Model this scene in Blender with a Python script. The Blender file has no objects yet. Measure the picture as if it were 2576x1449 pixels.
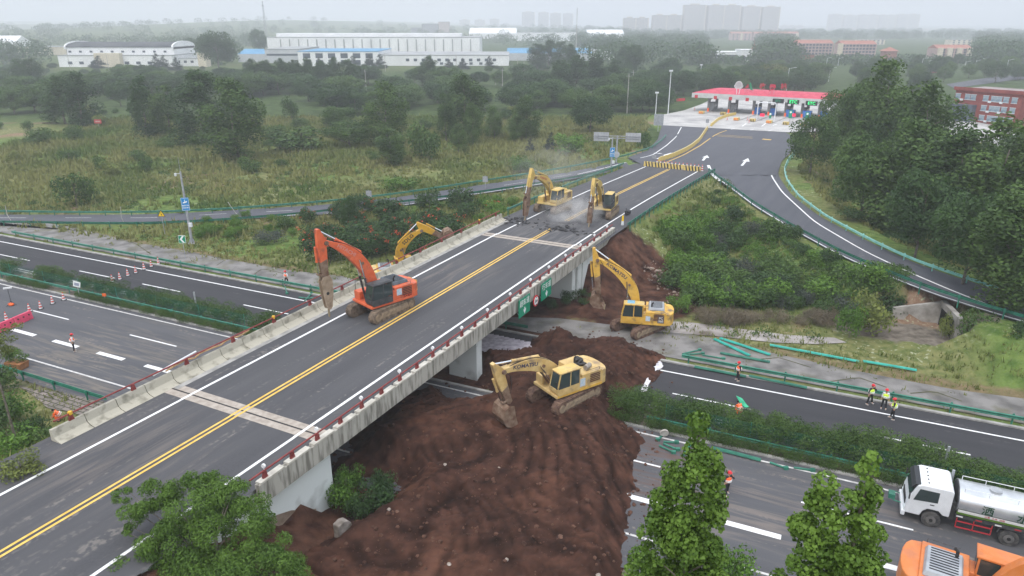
import bpy, bmesh, math, random
import numpy as np
from math import sin, cos, tan, atan, atan2, radians, degrees, pi, sqrt, exp
from mathutils import Vector, Matrix, noise
random.seed(7)
S = bpy.context.scene
COL = S.collection
R = random.random
def U(a, b): return a + (b - a) * random.random()

# ---------------------------------------------------------------- camera, world, sun, exposure
CAMZ = 28.0; FPX = 1786.0; PW, PH = 2576.0, 1449.0; PITCH = atan((724.5 - 58) / FPX)
cam = bpy.data.objects.new('camera', bpy.data.cameras.new('camera')); COL.objects.link(cam)
cam.data.sensor_width = 36; cam.data.lens = FPX / PW * 36
cam.location = (0, 0, CAMZ); cam.rotation_euler = (pi / 2 - PITCH, 0, 0)
cam.data.clip_start = .5; cam.data.clip_end = 9000
S.camera = cam
W = bpy.data.worlds.new('World'); S.world = W; W.use_nodes = True
nt = W.node_tree; nt.nodes.clear()
out = nt.nodes.new('ShaderNodeOutputWorld'); add = nt.nodes.new('ShaderNodeAddShader')
sky = nt.nodes.new('ShaderNodeTexSky'); sky.sky_type = 'NISHITA'; sky.sun_disc = False
SUN_EL, SUN_AZ = radians(58), radians(205)      # azimuth measured from +Y clockwise: behind the camera, to the left
sky.sun_elevation = SUN_EL; sky.sun_rotation = SUN_AZ; sky.air_density = 1; sky.dust_density = 4; sky.ozone_density = 1
b1 = nt.nodes.new('ShaderNodeBackground'); b1.inputs[1].default_value = .05
b2 = nt.nodes.new('ShaderNodeBackground'); b2.inputs[0].default_value = (.88, .925, 1.0, 1); b2.inputs[1].default_value = .66  # cloud layer, brighter towards the zenith as an overcast sky is
wc = nt.nodes.new('ShaderNodeTexCoord'); ws = nt.nodes.new('ShaderNodeSeparateXYZ'); wm = nt.nodes.new('ShaderNodeMath'); wm.operation = 'MAXIMUM'; wm.inputs[1].default_value = 0; wa = nt.nodes.new('ShaderNodeMath'); wa.operation = 'MULTIPLY_ADD'; wa.inputs[1].default_value = .66 * 2; wa.inputs[2].default_value = .66
nt.links.new(wc.outputs['Generated'], ws.inputs[0]); nt.links.new(ws.outputs[2], wm.inputs[0]); nt.links.new(wm.outputs[0], wa.inputs[0]); nt.links.new(wa.outputs[0], b2.inputs[1])
nt.links.new(sky.outputs[0], b1.inputs[0]); nt.links.new(b1.outputs[0], add.inputs[0]); nt.links.new(b2.outputs[0], add.inputs[1]); nt.links.new(add.outputs[0], out.inputs[0])
sun = bpy.data.objects.new('sun', bpy.data.lights.new('sun', 'SUN')); COL.objects.link(sun)
sun.data.energy = 1.15; sun.data.angle = radians(12); sun.data.color = (1, .96, .9)
sun.rotation_euler = Vector((sin(SUN_AZ) * cos(SUN_EL), cos(SUN_AZ) * cos(SUN_EL), sin(SUN_EL))).to_track_quat('Z', 'Y').to_euler()
S.view_settings.view_transform = 'Standard'; S.view_settings.look = 'None'; S.view_settings.exposure = 0; S.view_settings.gamma = 1
S.cycles.use_denoising = True; S.cycles.max_bounces = 5; S.cycles.diffuse_bounces = 3; S.cycles.volume_bounces = 1
S.cycles.transparent_max_bounces = 12; S.cycles.use_adaptive_sampling = True

# ---------------------------------------------------------------- surveying helpers
def ray(px, py):
    x, y = (px - PW / 2) / FPX, (py - PH / 2) / FPX
    return Vector((x, cos(PITCH) - y * sin(PITCH), -sin(PITCH) - y * cos(PITCH)))
def at(px, py, z=0.):
    d = ray(px, py); t = (z - CAMZ) / d.z
    return Vector((d.x * t, d.y * t, z))
def surf(px, py, zf, n=12):
    z = 1.
    for _ in range(n):
        p = at(px, py, z); z = .5 * z + .5 * zf(p.x, p.y)
    p = at(px, py, zf(p.x, p.y)); return p
def top_z(px, py, p):            # height of the point that stands above ground point p and is seen at row py
    d = ray(px, py); t = p.y / d.y
    return CAMZ + d.z * t
TE = radians(-24.9)
def E(u, v, z=0.): return Vector((u * cos(TE) - v * sin(TE), u * sin(TE) + v * cos(TE), z))
def Bp(a, b, z=0.): return Vector((a * .454 + b * .891, a * .891 - b * .454, z))
def ab(x, y): return x * .454 + y * .891, x * .891 - y * .454
def zover(a):
    if a < 60: return 5.2
    if a < 103.56: return 5.2 - (a - 60) ** 2 / 1936
    return max(.5, 4.22 - .045 * (a - 103.56))
def zO(x, y): return zover(ab(x, y)[0])
def zR(x, y): return min(3.0, zO(x, y))
def zL(x, y): return min(zO(x, y), .05 + 2.7 * min(1, max(0, (x + 30) / 58.)))

# ---------------------------------------------------------------- materials
MATS = {}
def lk(t, a, b): t.links.new(a, b)
def mat(name, c, c2=None, sc=3., rough=.8, metal=0., bump=0., det=6, lo=.35, hi=.65, space='o', spec=.3, c3=None, sc3=.3, trans=0., emis=None, alpha=None):
    if name in MATS: return MATS[name]
    m = bpy.data.materials.new(name); m.use_nodes = True; t = m.node_tree; p = t.nodes['Principled BSDF']
    p.inputs['Roughness'].default_value = rough; p.inputs['Metallic'].default_value = metal
    p.inputs['Specular IOR Level'].default_value = spec
    if space == 'o': co = t.nodes.new('ShaderNodeTexCoord').outputs['Object']
    else: co = t.nodes.new('ShaderNodeNewGeometry').outputs['Position']
    src = None
    if c2 is not None:
        n = t.nodes.new('ShaderNodeTexNoise'); n.inputs['Scale'].default_value = sc; n.inputs['Detail'].default_value = det; lk(t, co, n.inputs['Vector'])
        r = t.nodes.new('ShaderNodeValToRGB'); r.color_ramp.elements[0].position = lo; r.color_ramp.elements[1].position = hi
        r.color_ramp.elements[0].color = (*c, 1); r.color_ramp.elements[1].color = (*c2, 1)
        lk(t, n.outputs[0], r.inputs[0]); src = r.outputs[0]
        if bump:
            b = t.nodes.new('ShaderNodeBump'); b.inputs['Strength'].default_value = bump; b.inputs['Distance'].default_value = .05
            lk(t, n.outputs[0], b.inputs['Height']); lk(t, b.outputs[0], p.inputs['Normal'])
        if c3 is not None:
            n3 = t.nodes.new('ShaderNodeTexNoise'); n3.inputs['Scale'].default_value = sc3; n3.inputs['Detail'].default_value = 5; lk(t, co, n3.inputs['Vector'])
            r3 = t.nodes.new('ShaderNodeValToRGB'); r3.color_ramp.elements[0].position = .52; r3.color_ramp.elements[1].position = .68
            mx = t.nodes.new('ShaderNodeMixRGB'); lk(t, n3.outputs[0], r3.inputs[0]); lk(t, r3.outputs[0], mx.inputs[0]); lk(t, src, mx.inputs[1]); mx.inputs[2].default_value = (*c3, 1); src = mx.outputs[0]
        lk(t, src, p.inputs['Base Color'])
    else:
        p.inputs['Base Color'].default_value = (*c, 1)
    if emis: p.inputs['Emission Color'].default_value = (*emis[0], 1); p.inputs['Emission Strength'].default_value = emis[1]
    if trans: p.inputs['Transmission Weight'].default_value = trans
    if alpha is not None: p.inputs['Alpha'].default_value = alpha
    MATS[name] = m; return m

def asphalt(name, base, light, stain, streak_dir, stain_amt=.5, pale=.66, spills=()):
    if name in MATS: return MATS[name]
    m = bpy.data.materials.new(name); m.use_nodes = True; t = m.node_tree; p = t.nodes['Principled BSDF']; N = t.nodes.new
    p.inputs['Roughness'].default_value = .85; p.inputs['Specular IOR Level'].default_value = .25
    g = N('ShaderNodeNewGeometry').outputs['Position']
    mp = N('ShaderNodeMapping'); mp.vector_type = 'POINT'; mp.inputs['Rotation'].default_value = (0, 0, -streak_dir); lk(t, g, mp.inputs[0])
    mp2 = N('ShaderNodeMapping'); mp2.inputs['Scale'].default_value = (.07, .75, 1); lk(t, mp.outputs[0], mp2.inputs[0])   # long along the road
    def nz(src, s, d, ds=0):
        n = N('ShaderNodeTexNoise'); n.inputs['Scale'].default_value = s; n.inputs['Detail'].default_value = d; lk(t, src, n.inputs['Vector']); n.inputs['Distortion'].default_value = ds; return n.outputs[0]
    def ramp(src, a, b):
        r = N('ShaderNodeMapRange'); r.inputs[1].default_value = a; r.inputs[2].default_value = b; lk(t, src, r.inputs[0]); return r.outputs[0]
    def mix(f, a, b):
        x = N('ShaderNodeMixRGB'); lk(t, f, x.inputs[0])
        for i, v in ((1, a), (2, b)):
            if isinstance(v, tuple): x.inputs[i].default_value = (*v, 1)
            else: lk(t, v, x.inputs[i])
        return x.outputs[0]
    c = mix(ramp(nz(mp2.outputs[0], 1., 5), .35, .7), base, light)
    c = mix(ramp(nz(g, 9, 3), .3, .75), c, tuple(x * 1.25 for x in base))
    a = N('ShaderNodeMath'); a.operation = 'MULTIPLY'; lk(t, ramp(nz(mp2.outputs[0], 2.2, 8, .6), pale, pale + .12), a.inputs[0]); lk(t, ramp(nz(g, 3.5, 6), .47, .6), a.inputs[1])
    a2 = N('ShaderNodeMath'); a2.operation = 'MULTIPLY'; lk(t, a.outputs[0], a2.inputs[0]); a2.inputs[1].default_value = stain_amt
    c = mix(a2.outputs[0], c, stain)
    for (px, py, z, rx, col, amt) in spills:      # dried mud and dust dropped on the road
        q = at(px, py, z); vm = N('ShaderNodeVectorMath'); vm.operation = 'DISTANCE'; lk(t, g, vm.inputs[0]); vm.inputs[1].default_value = (q.x, q.y, z)
        f = N('ShaderNodeMath'); f.operation = 'MULTIPLY'; lk(t, ramp(vm.outputs['Value'], rx, rx * .3), f.inputs[0]); lk(t, ramp(nz(mp2.outputs[0], 2.6, 10, 1.2), .46, .66), f.inputs[1]); f2 = N('ShaderNodeMath'); f2.operation = 'MULTIPLY'; lk(t, f.outputs[0], f2.inputs[0]); f2.inputs[1].default_value = amt; c = mix(f2.outputs[0], c, col)
    lk(t, c, p.inputs['Base Color'])
    b = N('ShaderNodeBump'); b.inputs['Strength'].default_value = .25; b.inputs['Distance'].default_value = .02; lk(t, nz(g, 60, 2), b.inputs['Height']); lk(t, b.outputs[0], p.inputs['Normal'])
    MATS[name] = m; return m

A_DECK = asphalt('asphalt_deck', (.060, .060, .065), (.092, .091, .095), (.28, .25, .22), radians(63), .4, .57, [(1400, 590, 5.2, 8, (.22, .21, .2), .5), (300, 1150, 5.2, 7, (.24, .2, .17), .3), (1140, 690, 5.2, 6, (.24, .2, .17), .35)])
A_UP = asphalt('asphalt_upper_carriageway', (.034, .034, .038), (.052, .051, .055), (.2, .19, .18), TE, .35, .62)
A_LOW = asphalt('asphalt_lower_carriageway', (.070, .071, .078), (.108, .106, .111), (.30, .25, .20), TE, .45, .57, [(170, 930, 0, 13, (.26, .22, .17), .55), (1640, 1180, 0, 6, (.12, .065, .045), .7), (2110, 1290, 0, 6, (.26, .21, .17), .45), (1870, 1290, 0, 5, (.24, .2, .17), .4)])
A_RAMP = asphalt('asphalt_ramp', (.07, .073, .085), (.095, .097, .108), (.2, .2, .2), radians(60), .3, .62)
CONC_PAVE = mat('plaza_concrete', (.36, .35, .34), (.47, .46, .44), .25, .9, space='w', det=8, c3=(.28, .27, .27), sc3=.12)
PAINT = mat('road_paint', (.62, .62, .62), (.78, .78, .77), 2.5, .7, space='w', lo=.3, hi=.55)
PAINT_OLD = mat('worn_road_paint', (.36, .35, .34), (.60, .59, .57), 3, .8, space='w', lo=.3, hi=.6)
YPAINT = mat('yellow_road_paint', (.62, .38, .07), (.74, .50, .13), 2.5, .7, space='w')
CONC = mat('barrier_concrete', (.30, .28, .235), (.60, .56, .49), 1.1, .9, bump=.15, space='w', det=10, lo=.3, hi=.5)
CONC_W = mat('whitewashed_concrete', (.36, .37, .35), (.66, .69, .67), .55, .9, bump=.1, space='w', det=10, lo=.24, hi=.44)
CONC_G = mat('grey_concrete', (.24, .235, .22), (.38, .37, .35), 1.2, .9, bump=.2, space='w', det=8)
GREEN_RAIL = mat('green_rail_paint', (.018, .125, .082), (.035, .20, .135), 2, .45, spec=.5, space='w')
GREEN_PALE = mat('pale_green_rail_paint', (.15, .42, .36), (.28, .56, .50), 1.5, .4, spec=.5, space='w')
TEAL_RAIL = mat('bright_teal_rail_paint', (.01, .30, .24), (.03, .40, .32), 1.5, .45, spec=.5, space='w')
RED_RAIL = mat('red_railing_paint', (.17, .028, .028), (.26, .055, .05), 3, .55, space='w')
STEEL = mat('galvanised_steel', (.32, .34, .36), (.45, .47, .49), 3, .5, metal=.4, space='w')
WHITE = mat('white_paint', (.78, .79, .80), (.70, .71, .72), 2, .5)
BLACK = mat('black_rubber', (.02, .02, .022), (.035, .034, .034), 4, .8)

# ---------------------------------------------------------------- mesh builder
class MB:
    def __init__(s): s.v = []; s.f = []; s.mi = []; s.m = 0
    def add(s, vs, fs):
        o = len(s.v); s.v += [tuple(v) for v in vs]; s.f += [tuple(i + o for i in f) for f in fs]; s.mi += [s.m] * len(fs); return s
    def box(s, c, d, M=None):
        x, y, z = d[0] / 2, d[1] / 2, d[2] / 2
        vs = [Vector((i * x, j * y, k * z)) for i in (-1, 1) for j in (-1, 1) for k in (-1, 1)]
        if M is not None: vs = [M @ v for v in vs]
        c = Vector(c); vs = [v + c for v in vs]
        return s.add(vs, [(0, 1, 3, 2), (4, 6, 7, 5), (0, 4, 5, 1), (2, 3, 7, 6), (0, 2, 6, 4), (1, 5, 7, 3)])
    def taper(s, c0, d0, c1, d1):      # box with different bottom / top rectangles
        vs = []
        for c, d in ((c0, d0), (c1, d1)):
            for i, j in ((-1, -1), (1, -1), (1, 1), (-1, 1)): vs.append((c[0] + i * d[0] / 2, c[1] + j * d[1] / 2, c[2]))
        return s.add(vs, [(3, 2, 1, 0), (4, 5, 6, 7), (0, 1, 5, 4), (1, 2, 6, 5), (2, 3, 7, 6), (3, 0, 4, 7)])
    def bar(s, p, q, w, h):            # box from p to q, w wide (sideways), h high
        p, q = Vector(p), Vector(q); d = (q - p); L = d.length; M = d.to_track_quat('X', 'Z').to_matrix()
        return s.box((p + q) / 2, (L, w, h), M)
    def tube(s, p, q, r, r2=None, n=8, caps=True):
        p, q = Vector(p), Vector(q); r2 = r if r2 is None else r2; M = (q - p).to_track_quat('Z', 'X').to_matrix()
        vs = [p + M @ Vector((cos(2 * pi * i / n) * r, sin(2 * pi * i / n) * r, 0)) for i in range(n)] + [q + M @ Vector((cos(2 * pi * i / n) * r2, sin(2 * pi * i / n) * r2, 0)) for i in range(n)]
        fs = [(i, (i + 1) % n, n + (i + 1) % n, n + i) for i in range(n)]
        if caps: fs += [tuple(range(n - 1, -1, -1)), tuple(range(n, 2 * n))]
        return s.add(vs, fs)
    def path(s, pts, r, n=6):
        for a, b in zip(pts, pts[1:]): s.tube(a, b, r, n=n)
        return s
    def prism(s, poly, y0, y1, M=None):       # polygon in local x,z extruded along y
        n = len(poly); vs = [Vector((x, y0, z)) for x, z in poly] + [Vector((x, y1, z)) for x, z in poly]
        if M is not None: vs = [M @ v for v in vs]
        return s.add(vs, [tuple(range(n)), tuple(range(2 * n - 1, n - 1, -1))] + [(i, n + i, n + (i + 1) % n, (i + 1) % n) for i in range(n)])
    def ball(s, c, r, n=8, m=5, sz=1.):
        vs = [(c[0], c[1], c[2] + r * sz)]
        for j in range(1, m):
            t = pi * j / m
            for i in range(n): vs.append((c[0] + r * sin(t) * cos(2 * pi * i / n), c[1] + r * sin(t) * sin(2 * pi * i / n), c[2] + r * sz * cos(t)))
        vs.append((c[0], c[1], c[2] - r * sz)); fs = [(0, 1 + i, 1 + (i + 1) % n) for i in range(n)]
        for j in range(m - 2):
            for i in range(n): a = 1 + j * n; fs.append((a + i, a + n + i, a + n + (i + 1) % n, a + (i + 1) % n))
        a = 1 + (m - 2) * n; fs += [(a + i, len(vs) - 1, a + (i + 1) % n) for i in range(n)]
        return s.add(vs, fs)
    def sweep(s, pts, prof, up=Vector((0, 0, 1)), closed=False):     # profile (side, height) along a polyline
        P = [Vector(p) for p in pts]; n = len(prof); vs = []
        for i, p in enumerate(P):
            d = (P[min(i + 1, len(P) - 1)] - P[max(i - 1, 0)]).normalized(); sd = d.cross(up).normalized()
            vs += [p + sd * a + up * b for a, b in prof]
        fs = []
        for i in range(len(P) - 1):
            for j in range(n if closed else n - 1): k = (j + 1) % n; fs.append((i * n + j, i * n + k, (i + 1) * n + k, (i + 1) * n + j))
        if closed: fs += [tuple(range(n - 1, -1, -1)), tuple(range((len(P) - 1) * n, len(P) * n))]
        return s.add(vs, fs)
    def mesh(s, name, mats, smooth=False):
        me = bpy.data.meshes.new(name); me.from_pydata(s.v, [], s.f)
        for m in (mats if isinstance(mats, (list, tuple)) else [mats]): me.materials.append(m)
        if any(s.mi): me.polygons.foreach_set('material_index', s.mi)
        if smooth: me.polygons.foreach_set('use_smooth', [True] * len(s.f))
        me.update(); return me
    def build(s, name, mats, parent=None, smooth=False, bevel=0., loc=None):
        o = bpy.data.objects.new(name, s.mesh(name, mats, smooth)); COL.objects.link(o)
        if parent is not None: o.parent = parent
        if loc is not None: o.location = loc
        if bevel:
            b = o.modifiers.new('bevel', 'BEVEL'); b.width = bevel; b.segments = 2; b.limit_method = 'ANGLE'
        return o
def tag(o, label=None, cat=None, group=None, kind=None):
    if label: o['label'] = label
    if cat: o['category'] = cat
    if group: o['group'] = group
    if kind: o['kind'] = kind
    return o
def thing(name, label, cat, loc=(0, 0, 0), rz=0., group=None):
    o = bpy.data.objects.new(name, None); COL.objects.link(o); o.location = loc; o.rotation_euler = (0, 0, rz); o.empty_display_size = .3
    return tag(o, label, cat, group)
def struct(name, mb, m, smooth=False, kind='structure'):
    return tag(mb.build(name, m, smooth=smooth), kind=kind)
def dup(o, loc=None, rz=None, label=None, scale=None, parent=None):
    c = o.copy(); COL.objects.link(c)
    if parent is not None: c.parent = parent
    for ch in list(o.children): dup(ch, parent=c)
    if loc is not None: c.location = loc
    if rz is not None: c.rotation_euler = (0, 0, rz)
    if scale is not None: c.scale = (scale,) * 3 if isinstance(scale, (int, float)) else scale
    if label: c['label'] = label
    return c
def writing(text, size, m, parent, loc, M, name='lettering', thick=.004, xs=1., bold=False):
    cu = bpy.data.curves.new('text', 'FONT'); cu.body = text; cu.size = size; cu.extrude = thick; cu.align_x = 'CENTER'; cu.align_y = 'CENTER'; cu.resolution_u = 2
    if bold: cu.offset = size * .022
    t = bpy.data.objects.new('text', cu); COL.objects.link(t); dg = bpy.context.evaluated_depsgraph_get(); dg.update()
    me = bpy.data.meshes.new_from_object(t.evaluated_get(dg)); bpy.data.objects.remove(t); me.materials.clear(); me.materials.append(m)
    me.transform(Matrix.Diagonal((xs, 1, 1, 1))); me.transform(Matrix.Translation(Vector(loc)) @ M.to_4x4())
    o = bpy.data.objects.new(name, me); COL.objects.link(o); o.parent = parent; return o
def facing(nx, ny, nz=0., up=(0, 0, 1)):     # matrix whose local XY plane faces direction n
    z = Vector((nx, ny, nz)).normalized(); x = Vector(up).cross(z).normalized(); y = z.cross(x)
    return Matrix((x, y, z)).transposed()
# ---------------------------------------------------------------- edges of the road system, traced once and laid on the ground
def trace(px, zf): return [surf(x, y, zf) for x, y in px]
def resample(P, n):
    P = [Vector((p[0], p[1], 0)) for p in P]; L = [0]
    for a, b in zip(P, P[1:]): L.append(L[-1] + (b - a).length)
    o = []
    for i in range(n):
        s = L[-1] * i / (n - 1); k = max(j for j in range(len(P) - 1) if L[j] <= s + 1e-9)
        f = (s - L[k]) / max(1e-9, L[k + 1] - L[k]); o.append(P[k].lerp(P[k + 1], f))
    return o
def smooth(P, it=2):
    for _ in range(it):
        P = [P[0]] + [P[i] * .5 + (P[i - 1] + P[i + 1]) * .25 for i in range(1, len(P) - 1)] + [P[-1]]
    return P
RL_UP = smooth(resample(trace([(-260, 536), (0, 540), (386, 540), (555, 531), (707, 522), (858, 511), (1000, 497), (1256, 458), (1345, 447), (1442, 431), (1522, 416), (1593, 399), (1641, 386), (1668, 366), (1688, 345), (1700, 318)], zL), 60))
RL_LO = smooth(resample(trace([(-260, 556), (0, 560), (386, 564), (493, 559), (609, 552), (707, 544), (858, 536), (1000, 520), (1256, 480), (1380, 462), (1487, 442), (1560, 428), (1625, 414), (1690, 396), (1742, 368), (1775, 345), (1790, 322)], zL), 60))
def zRr(x, y): return min(3.0, zO(x, y))
_near = [Bp(a, -27.0) for a in (128,)]
RR_N = smooth(resample(trace([(1778, 428), (1787, 438), (1838, 475), (1898, 520), (2000, 582), (2118, 646), (2200, 682), (2350, 743), (2576, 813)], zRr) + [Vector((52, 50, 0)), Vector((62, 38, 0))], 60))
RR_F = smooth(resample(trace([(2003, 366), (1966, 405), (1956, 440), (1990, 490), (2062, 545), (2170, 600), (2300, 663), (2450, 712), (2576, 752)], zRr) + [Vector((57, 56, 0)), Vector((67, 44, 0))], 60))
PLZ = [trace(r, zRr) for r in ([(1742, 440), (1952, 441)], [(1640, 425), (1958, 425)], [(1602, 408), (1966, 405)], [(1580, 396), (1985, 388)], [(1630, 378), (2003, 366)], [(1655, 350), (2010, 350)], [(1660, 330), (1992, 342)], [(1665, 315), (1976, 333)])]
TOLL = [trace(r, zRr) for r in ([(1665, 315), (1985, 333)], [(1655, 303), (2120, 330)], [(1665, 289), (2160, 310)], [(1720, 278), (2200, 285)], [(1765, 262), (2240, 262)], [(1800, 245), (2260, 240)])]

def sheet(name, left, right, zf, off, m, nx=6, n=None):
    n = n or max(len(left), 2); L = resample(left, n); Q = resample(right, n); mb = MB(); vs = []
    for a, b in zip(L, Q):
        for j in range(nx + 1):
            p = a.lerp(b, j / nx); vs.append((p.x, p.y, zf(p.x, p.y) + off))
    k = nx + 1
    mb.add(vs, [(i * k + j, i * k + j + 1, (i + 1) * k + j + 1, (i + 1) * k + j) for i in range(n - 1) for j in range(nx)])
    me_flip(mb); return struct(name, mb, m)
def me_flip(mb):      # make every face look up
    for i, f in enumerate(mb.f):
        a, b, c = (Vector(mb.v[k]) for k in f[:3])
        if (b - a).cross(c - a).z < 0: mb.f[i] = tuple(reversed(f))
def patch(mb, pts, z):        # flat polygon
    mb.add([(p[0], p[1], z) for p in pts], [tuple(range(len(pts)))]); me_flip(mb)
def band(mb, P, w, zf, off, dash=None):      # painted line along P
    if dash:
        on, offl, start = dash; L = [0]
        for a, b in zip(P, P[1:]): L.append(L[-1] + (b - a).length)
        def q(s):
            k = max(j for j in range(len(P) - 1) if L[j] <= s + 1e-9); return P[k].lerp(P[k + 1], (s - L[k]) / (L[k + 1] - L[k]))
        s = start
        while s + on < L[-1]: band(mb, [q(s), q(s + on / 2), q(s + on)], w, zf, off); s += on + offl
        return
    vs = []
    for i, p in enumerate(P):
        d = (P[min(i + 1, len(P) - 1)] - P[max(i - 1, 0)]); d.z = 0; d.normalize(); sd = Vector((-d.y, d.x, 0)) * w / 2
        for q in (p + sd, p - sd): vs.append((q.x, q.y, zf(q.x, q.y) + off))
    mb.add(vs, [(2 * i, 2 * i + 1, 2 * i + 3, 2 * i + 2) for i in range(len(P) - 1)]); me_flip(mb)

# ---------------------------------------------------------------- terrain: one sheet to the horizon
SAMP = []       # x, y, half width, road height, side slope
for a in np.arange(-14, 27.2, 1.2):
    for b in (-37, -33, -29):
        p = Bp(a, b)
        if b == -29 and a > 19: continue
        SAMP.append((p.x, p.y, 3.6, 5.2, .62))
for a in np.arange(69.5, 205, 1.5):
    for b in (-37.5, -33, -28.6):
        p = Bp(a, b)
        if b == -28.6 and a < 77: continue
        SAMP.append((p.x, p.y, 3.6, zover(a), .62 if a > 84 or b < -30 else 1.05))
for L, Q, zf in ((RL_UP, RL_LO, zL), (RR_N, RR_F, zRr)):
    for a, b in zip(L, Q):
        c = (a + b) / 2; SAMP.append((c.x, c.y, min(6, (a - b).length / 2) + .9, zf(c.x, c.y), .6))
for rows in (PLZ, TOLL):
    for (a, b), (a2, b2) in zip(rows, rows[1:]):
        for i in range(7):
            for k in (0, .5):
                c = a.lerp(a2, k).lerp(b.lerp(b2, k), i / 6); SAMP.append((c.x, c.y, 5., zRr(c.x, c.y), .5))
CAPS = []
for L, Q, zf in ((RL_UP, RL_LO, zL), (RR_N, RR_F, zRr)):
    for a, b in zip(L, Q):
        c = (a + b) / 2; CAPS.append((c.x, c.y, min(6, (a - b).length / 2), zf(c.x, c.y)))
for rws in (PLZ, TOLL):
    for (a, b), (a2, b2) in zip(rws, rws[1:]):
        for k in (0, .16, .33, .5, .66, .83):
            for i in range(15): c = a.lerp(a2, k).lerp(b.lerp(b2, k), i / 14); CAPS.append((c.x, c.y, 3.4, zRr(c.x, c.y)))
CAPS = np.array(CAPS); SAMP = np.array(SAMP)
def fbm(x, y, s):
    return np.sin(x * s + 1.3 * np.sin(y * s * .7 + 1)) * np.cos(y * s * 1.1 + 1.7 * np.sin(x * s * .6)) * .6 + np.sin(x * s * 2.3 + y * s * 1.9 + 2 * np.sin(x * s)) * .4
def ground_z(X, Y):
    X = np.asarray(X, float); Y = np.asarray(Y, float); sh = X.shape; X = X.ravel(); Y = Y.ravel(); Z = np.full(X.shape, -50.)
    for i in range(0, len(X), 4000):
        x, y = X[i:i + 4000, None], Y[i:i + 4000, None]
        d = np.hypot(x - SAMP[:, 0], y - SAMP[:, 1]) - SAMP[:, 2]
        z = SAMP[:, 3] - .22 - np.maximum(0, d) * SAMP[:, 4] ; Z[i:i + 4000] = z.max(1)
    for i in range(0, len(X), 4000):
        x, y = X[i:i + 4000, None], Y[i:i + 4000, None]
        d = np.hypot(x - CAPS[:, 0], y - CAPS[:, 1]) - CAPS[:, 2]; k = d.argmin(1)
        Z[i:i + 4000] = np.where(d.min(1) < .8, np.minimum(Z[i:i + 4000], CAPS[k, 3] - .2), Z[i:i + 4000])
    v = -X * sin(TE) + Y * cos(TE); a = X * .454 + Y * .891; b = X * .891 - Y * .454
    base = np.full(X.shape, -.06)
    far = np.clip((v - 68) / 30, 0, 1); base = base + far * (.35 * fbm(X, Y, .09) + .2 * fbm(Y, X, .31)) * np.clip((170 - np.abs(Y - 100)) / 60, 0, 1)
    D = np.hypot(X, Y); base = base - far * .1 + np.clip((D - 1150) / 1400, 0, 1) * np.clip((-X + 500) / 1200, 0, 1) * (26 + 10 * np.sin(X * .0021 + 2) + 8 * np.sin(X * .0057))
    Z = np.where((v > 29.5) & (v < 58.5), np.minimum(Z, -.06), Z)        # the expressway's level bed
    under = (a > 27.3) & (a < 69.3) & (b > -41) & (b < -24.5); Z = np.where(under, np.minimum(Z, -.06), Z)
    nb_ = (a > 16) & (b > -26.6) & (b < -8) & (a < 30); Z = np.where(nb_, np.minimum(Z, np.clip((27.0 - a) * .42 - (b + 26) * .25, -.06, 9)), Z)
    Z = np.maximum(Z, base)
    g1_, g2_, l0_ = at(2357, 812), at(2391, 851), at(2235, 800)
    for A1, A2, e0, e1 in ((g1_, g2_, -.02, 1.4), (l0_, g1_, 0, 1.0)):
        dx, dy = A2.x - A1.x, A2.y - A1.y; L = math.hypot(dx, dy); dx /= L; dy /= L; sx_ = (X - A1.x) * dx + (Y - A1.y) * dy; sy_ = (X - A1.x) * dy - (Y - A1.y) * dx
        Z = np.where((sx_ > e0 * L - .5) & (sx_ < e1 * L + .3) & (sy_ > -1.2) & (sy_ < 7), np.minimum(Z, -.04), Z)
    nearC = np.clip((29.5 - v) / 10, 0, 1); Z = Z - nearC * 0
    return Z.reshape(sh)
xs = np.concatenate([-np.geomspace(6000, 150, 26), np.arange(-142, 150, 1.5), np.geomspace(152, 6000, 26)])
ys = np.concatenate([[-300, -120, -50, -20, -5], np.arange(4, 235, 1.5), np.geomspace(238, 8000, 46)])
GX, GY = np.meshgrid(xs, ys); GZ = ground_z(GX, GY)
me = bpy.data.meshes.new('ground'); nx, ny = len(xs), len(ys)
idx = np.arange(nx * ny).reshape(ny, nx)
F4 = np.stack([idx[:-1, :-1], idx[:-1, 1:], idx[1:, 1:], idx[1:, :-1]], -1).reshape(-1, 4)
me.from_pydata(np.stack([GX, GY, GZ], -1).reshape(-1, 3).tolist(), [], F4.tolist()); me.polygons.foreach_set('use_smooth', [True] * len(F4))
# zones: r bare earth, g dusty pale dirt, b short dry grass
zone = np.zeros((ny, nx, 4), np.float32); zone[..., 3] = 1
A_, B_ = GX * .454 + GY * .891, GX * .891 - GY * .454; V_ = -GX * sin(TE) + GY * cos(TE); U_ = GX * cos(TE) + GY * sin(TE)
dug = np.clip(1.2 - np.hypot((A_ - 71.5) / 9.5, (B_ + 22.0) / 8.0), 0, .6) / .35; zone[..., 0] = np.clip(dug, 0, 1)
zone[..., 0] = np.maximum(zone[..., 0], ((A_ > 8) & (A_ < 30) & (B_ > -27.5) & (B_ < -12)).astype(float))
zone[..., 0] = np.maximum(zone[..., 0], ((A_ > 27) & (A_ < 70) & (B_ > -41) & (B_ < -25)).astype(float) * .7)
cul = at(2270, 836, 0); cu_, cv_ = cul.x * cos(TE) + cul.y * sin(TE), -cul.x * sin(TE) + cul.y * cos(TE); zone[..., 1] = np.clip(1.25 - np.hypot((U_ - cu_) / 7.5, (V_ - cv_) / 2.6), 0, .5) * 2
zone[..., 1] = np.maximum(zone[..., 1], ((V_ > 29.5) & (V_ < 33.5)).astype(float) * .5)
zone[..., 1] = np.maximum(zone[..., 1], ((V_ > 45) & (V_ < 48.6)).astype(float) * .75)
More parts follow.
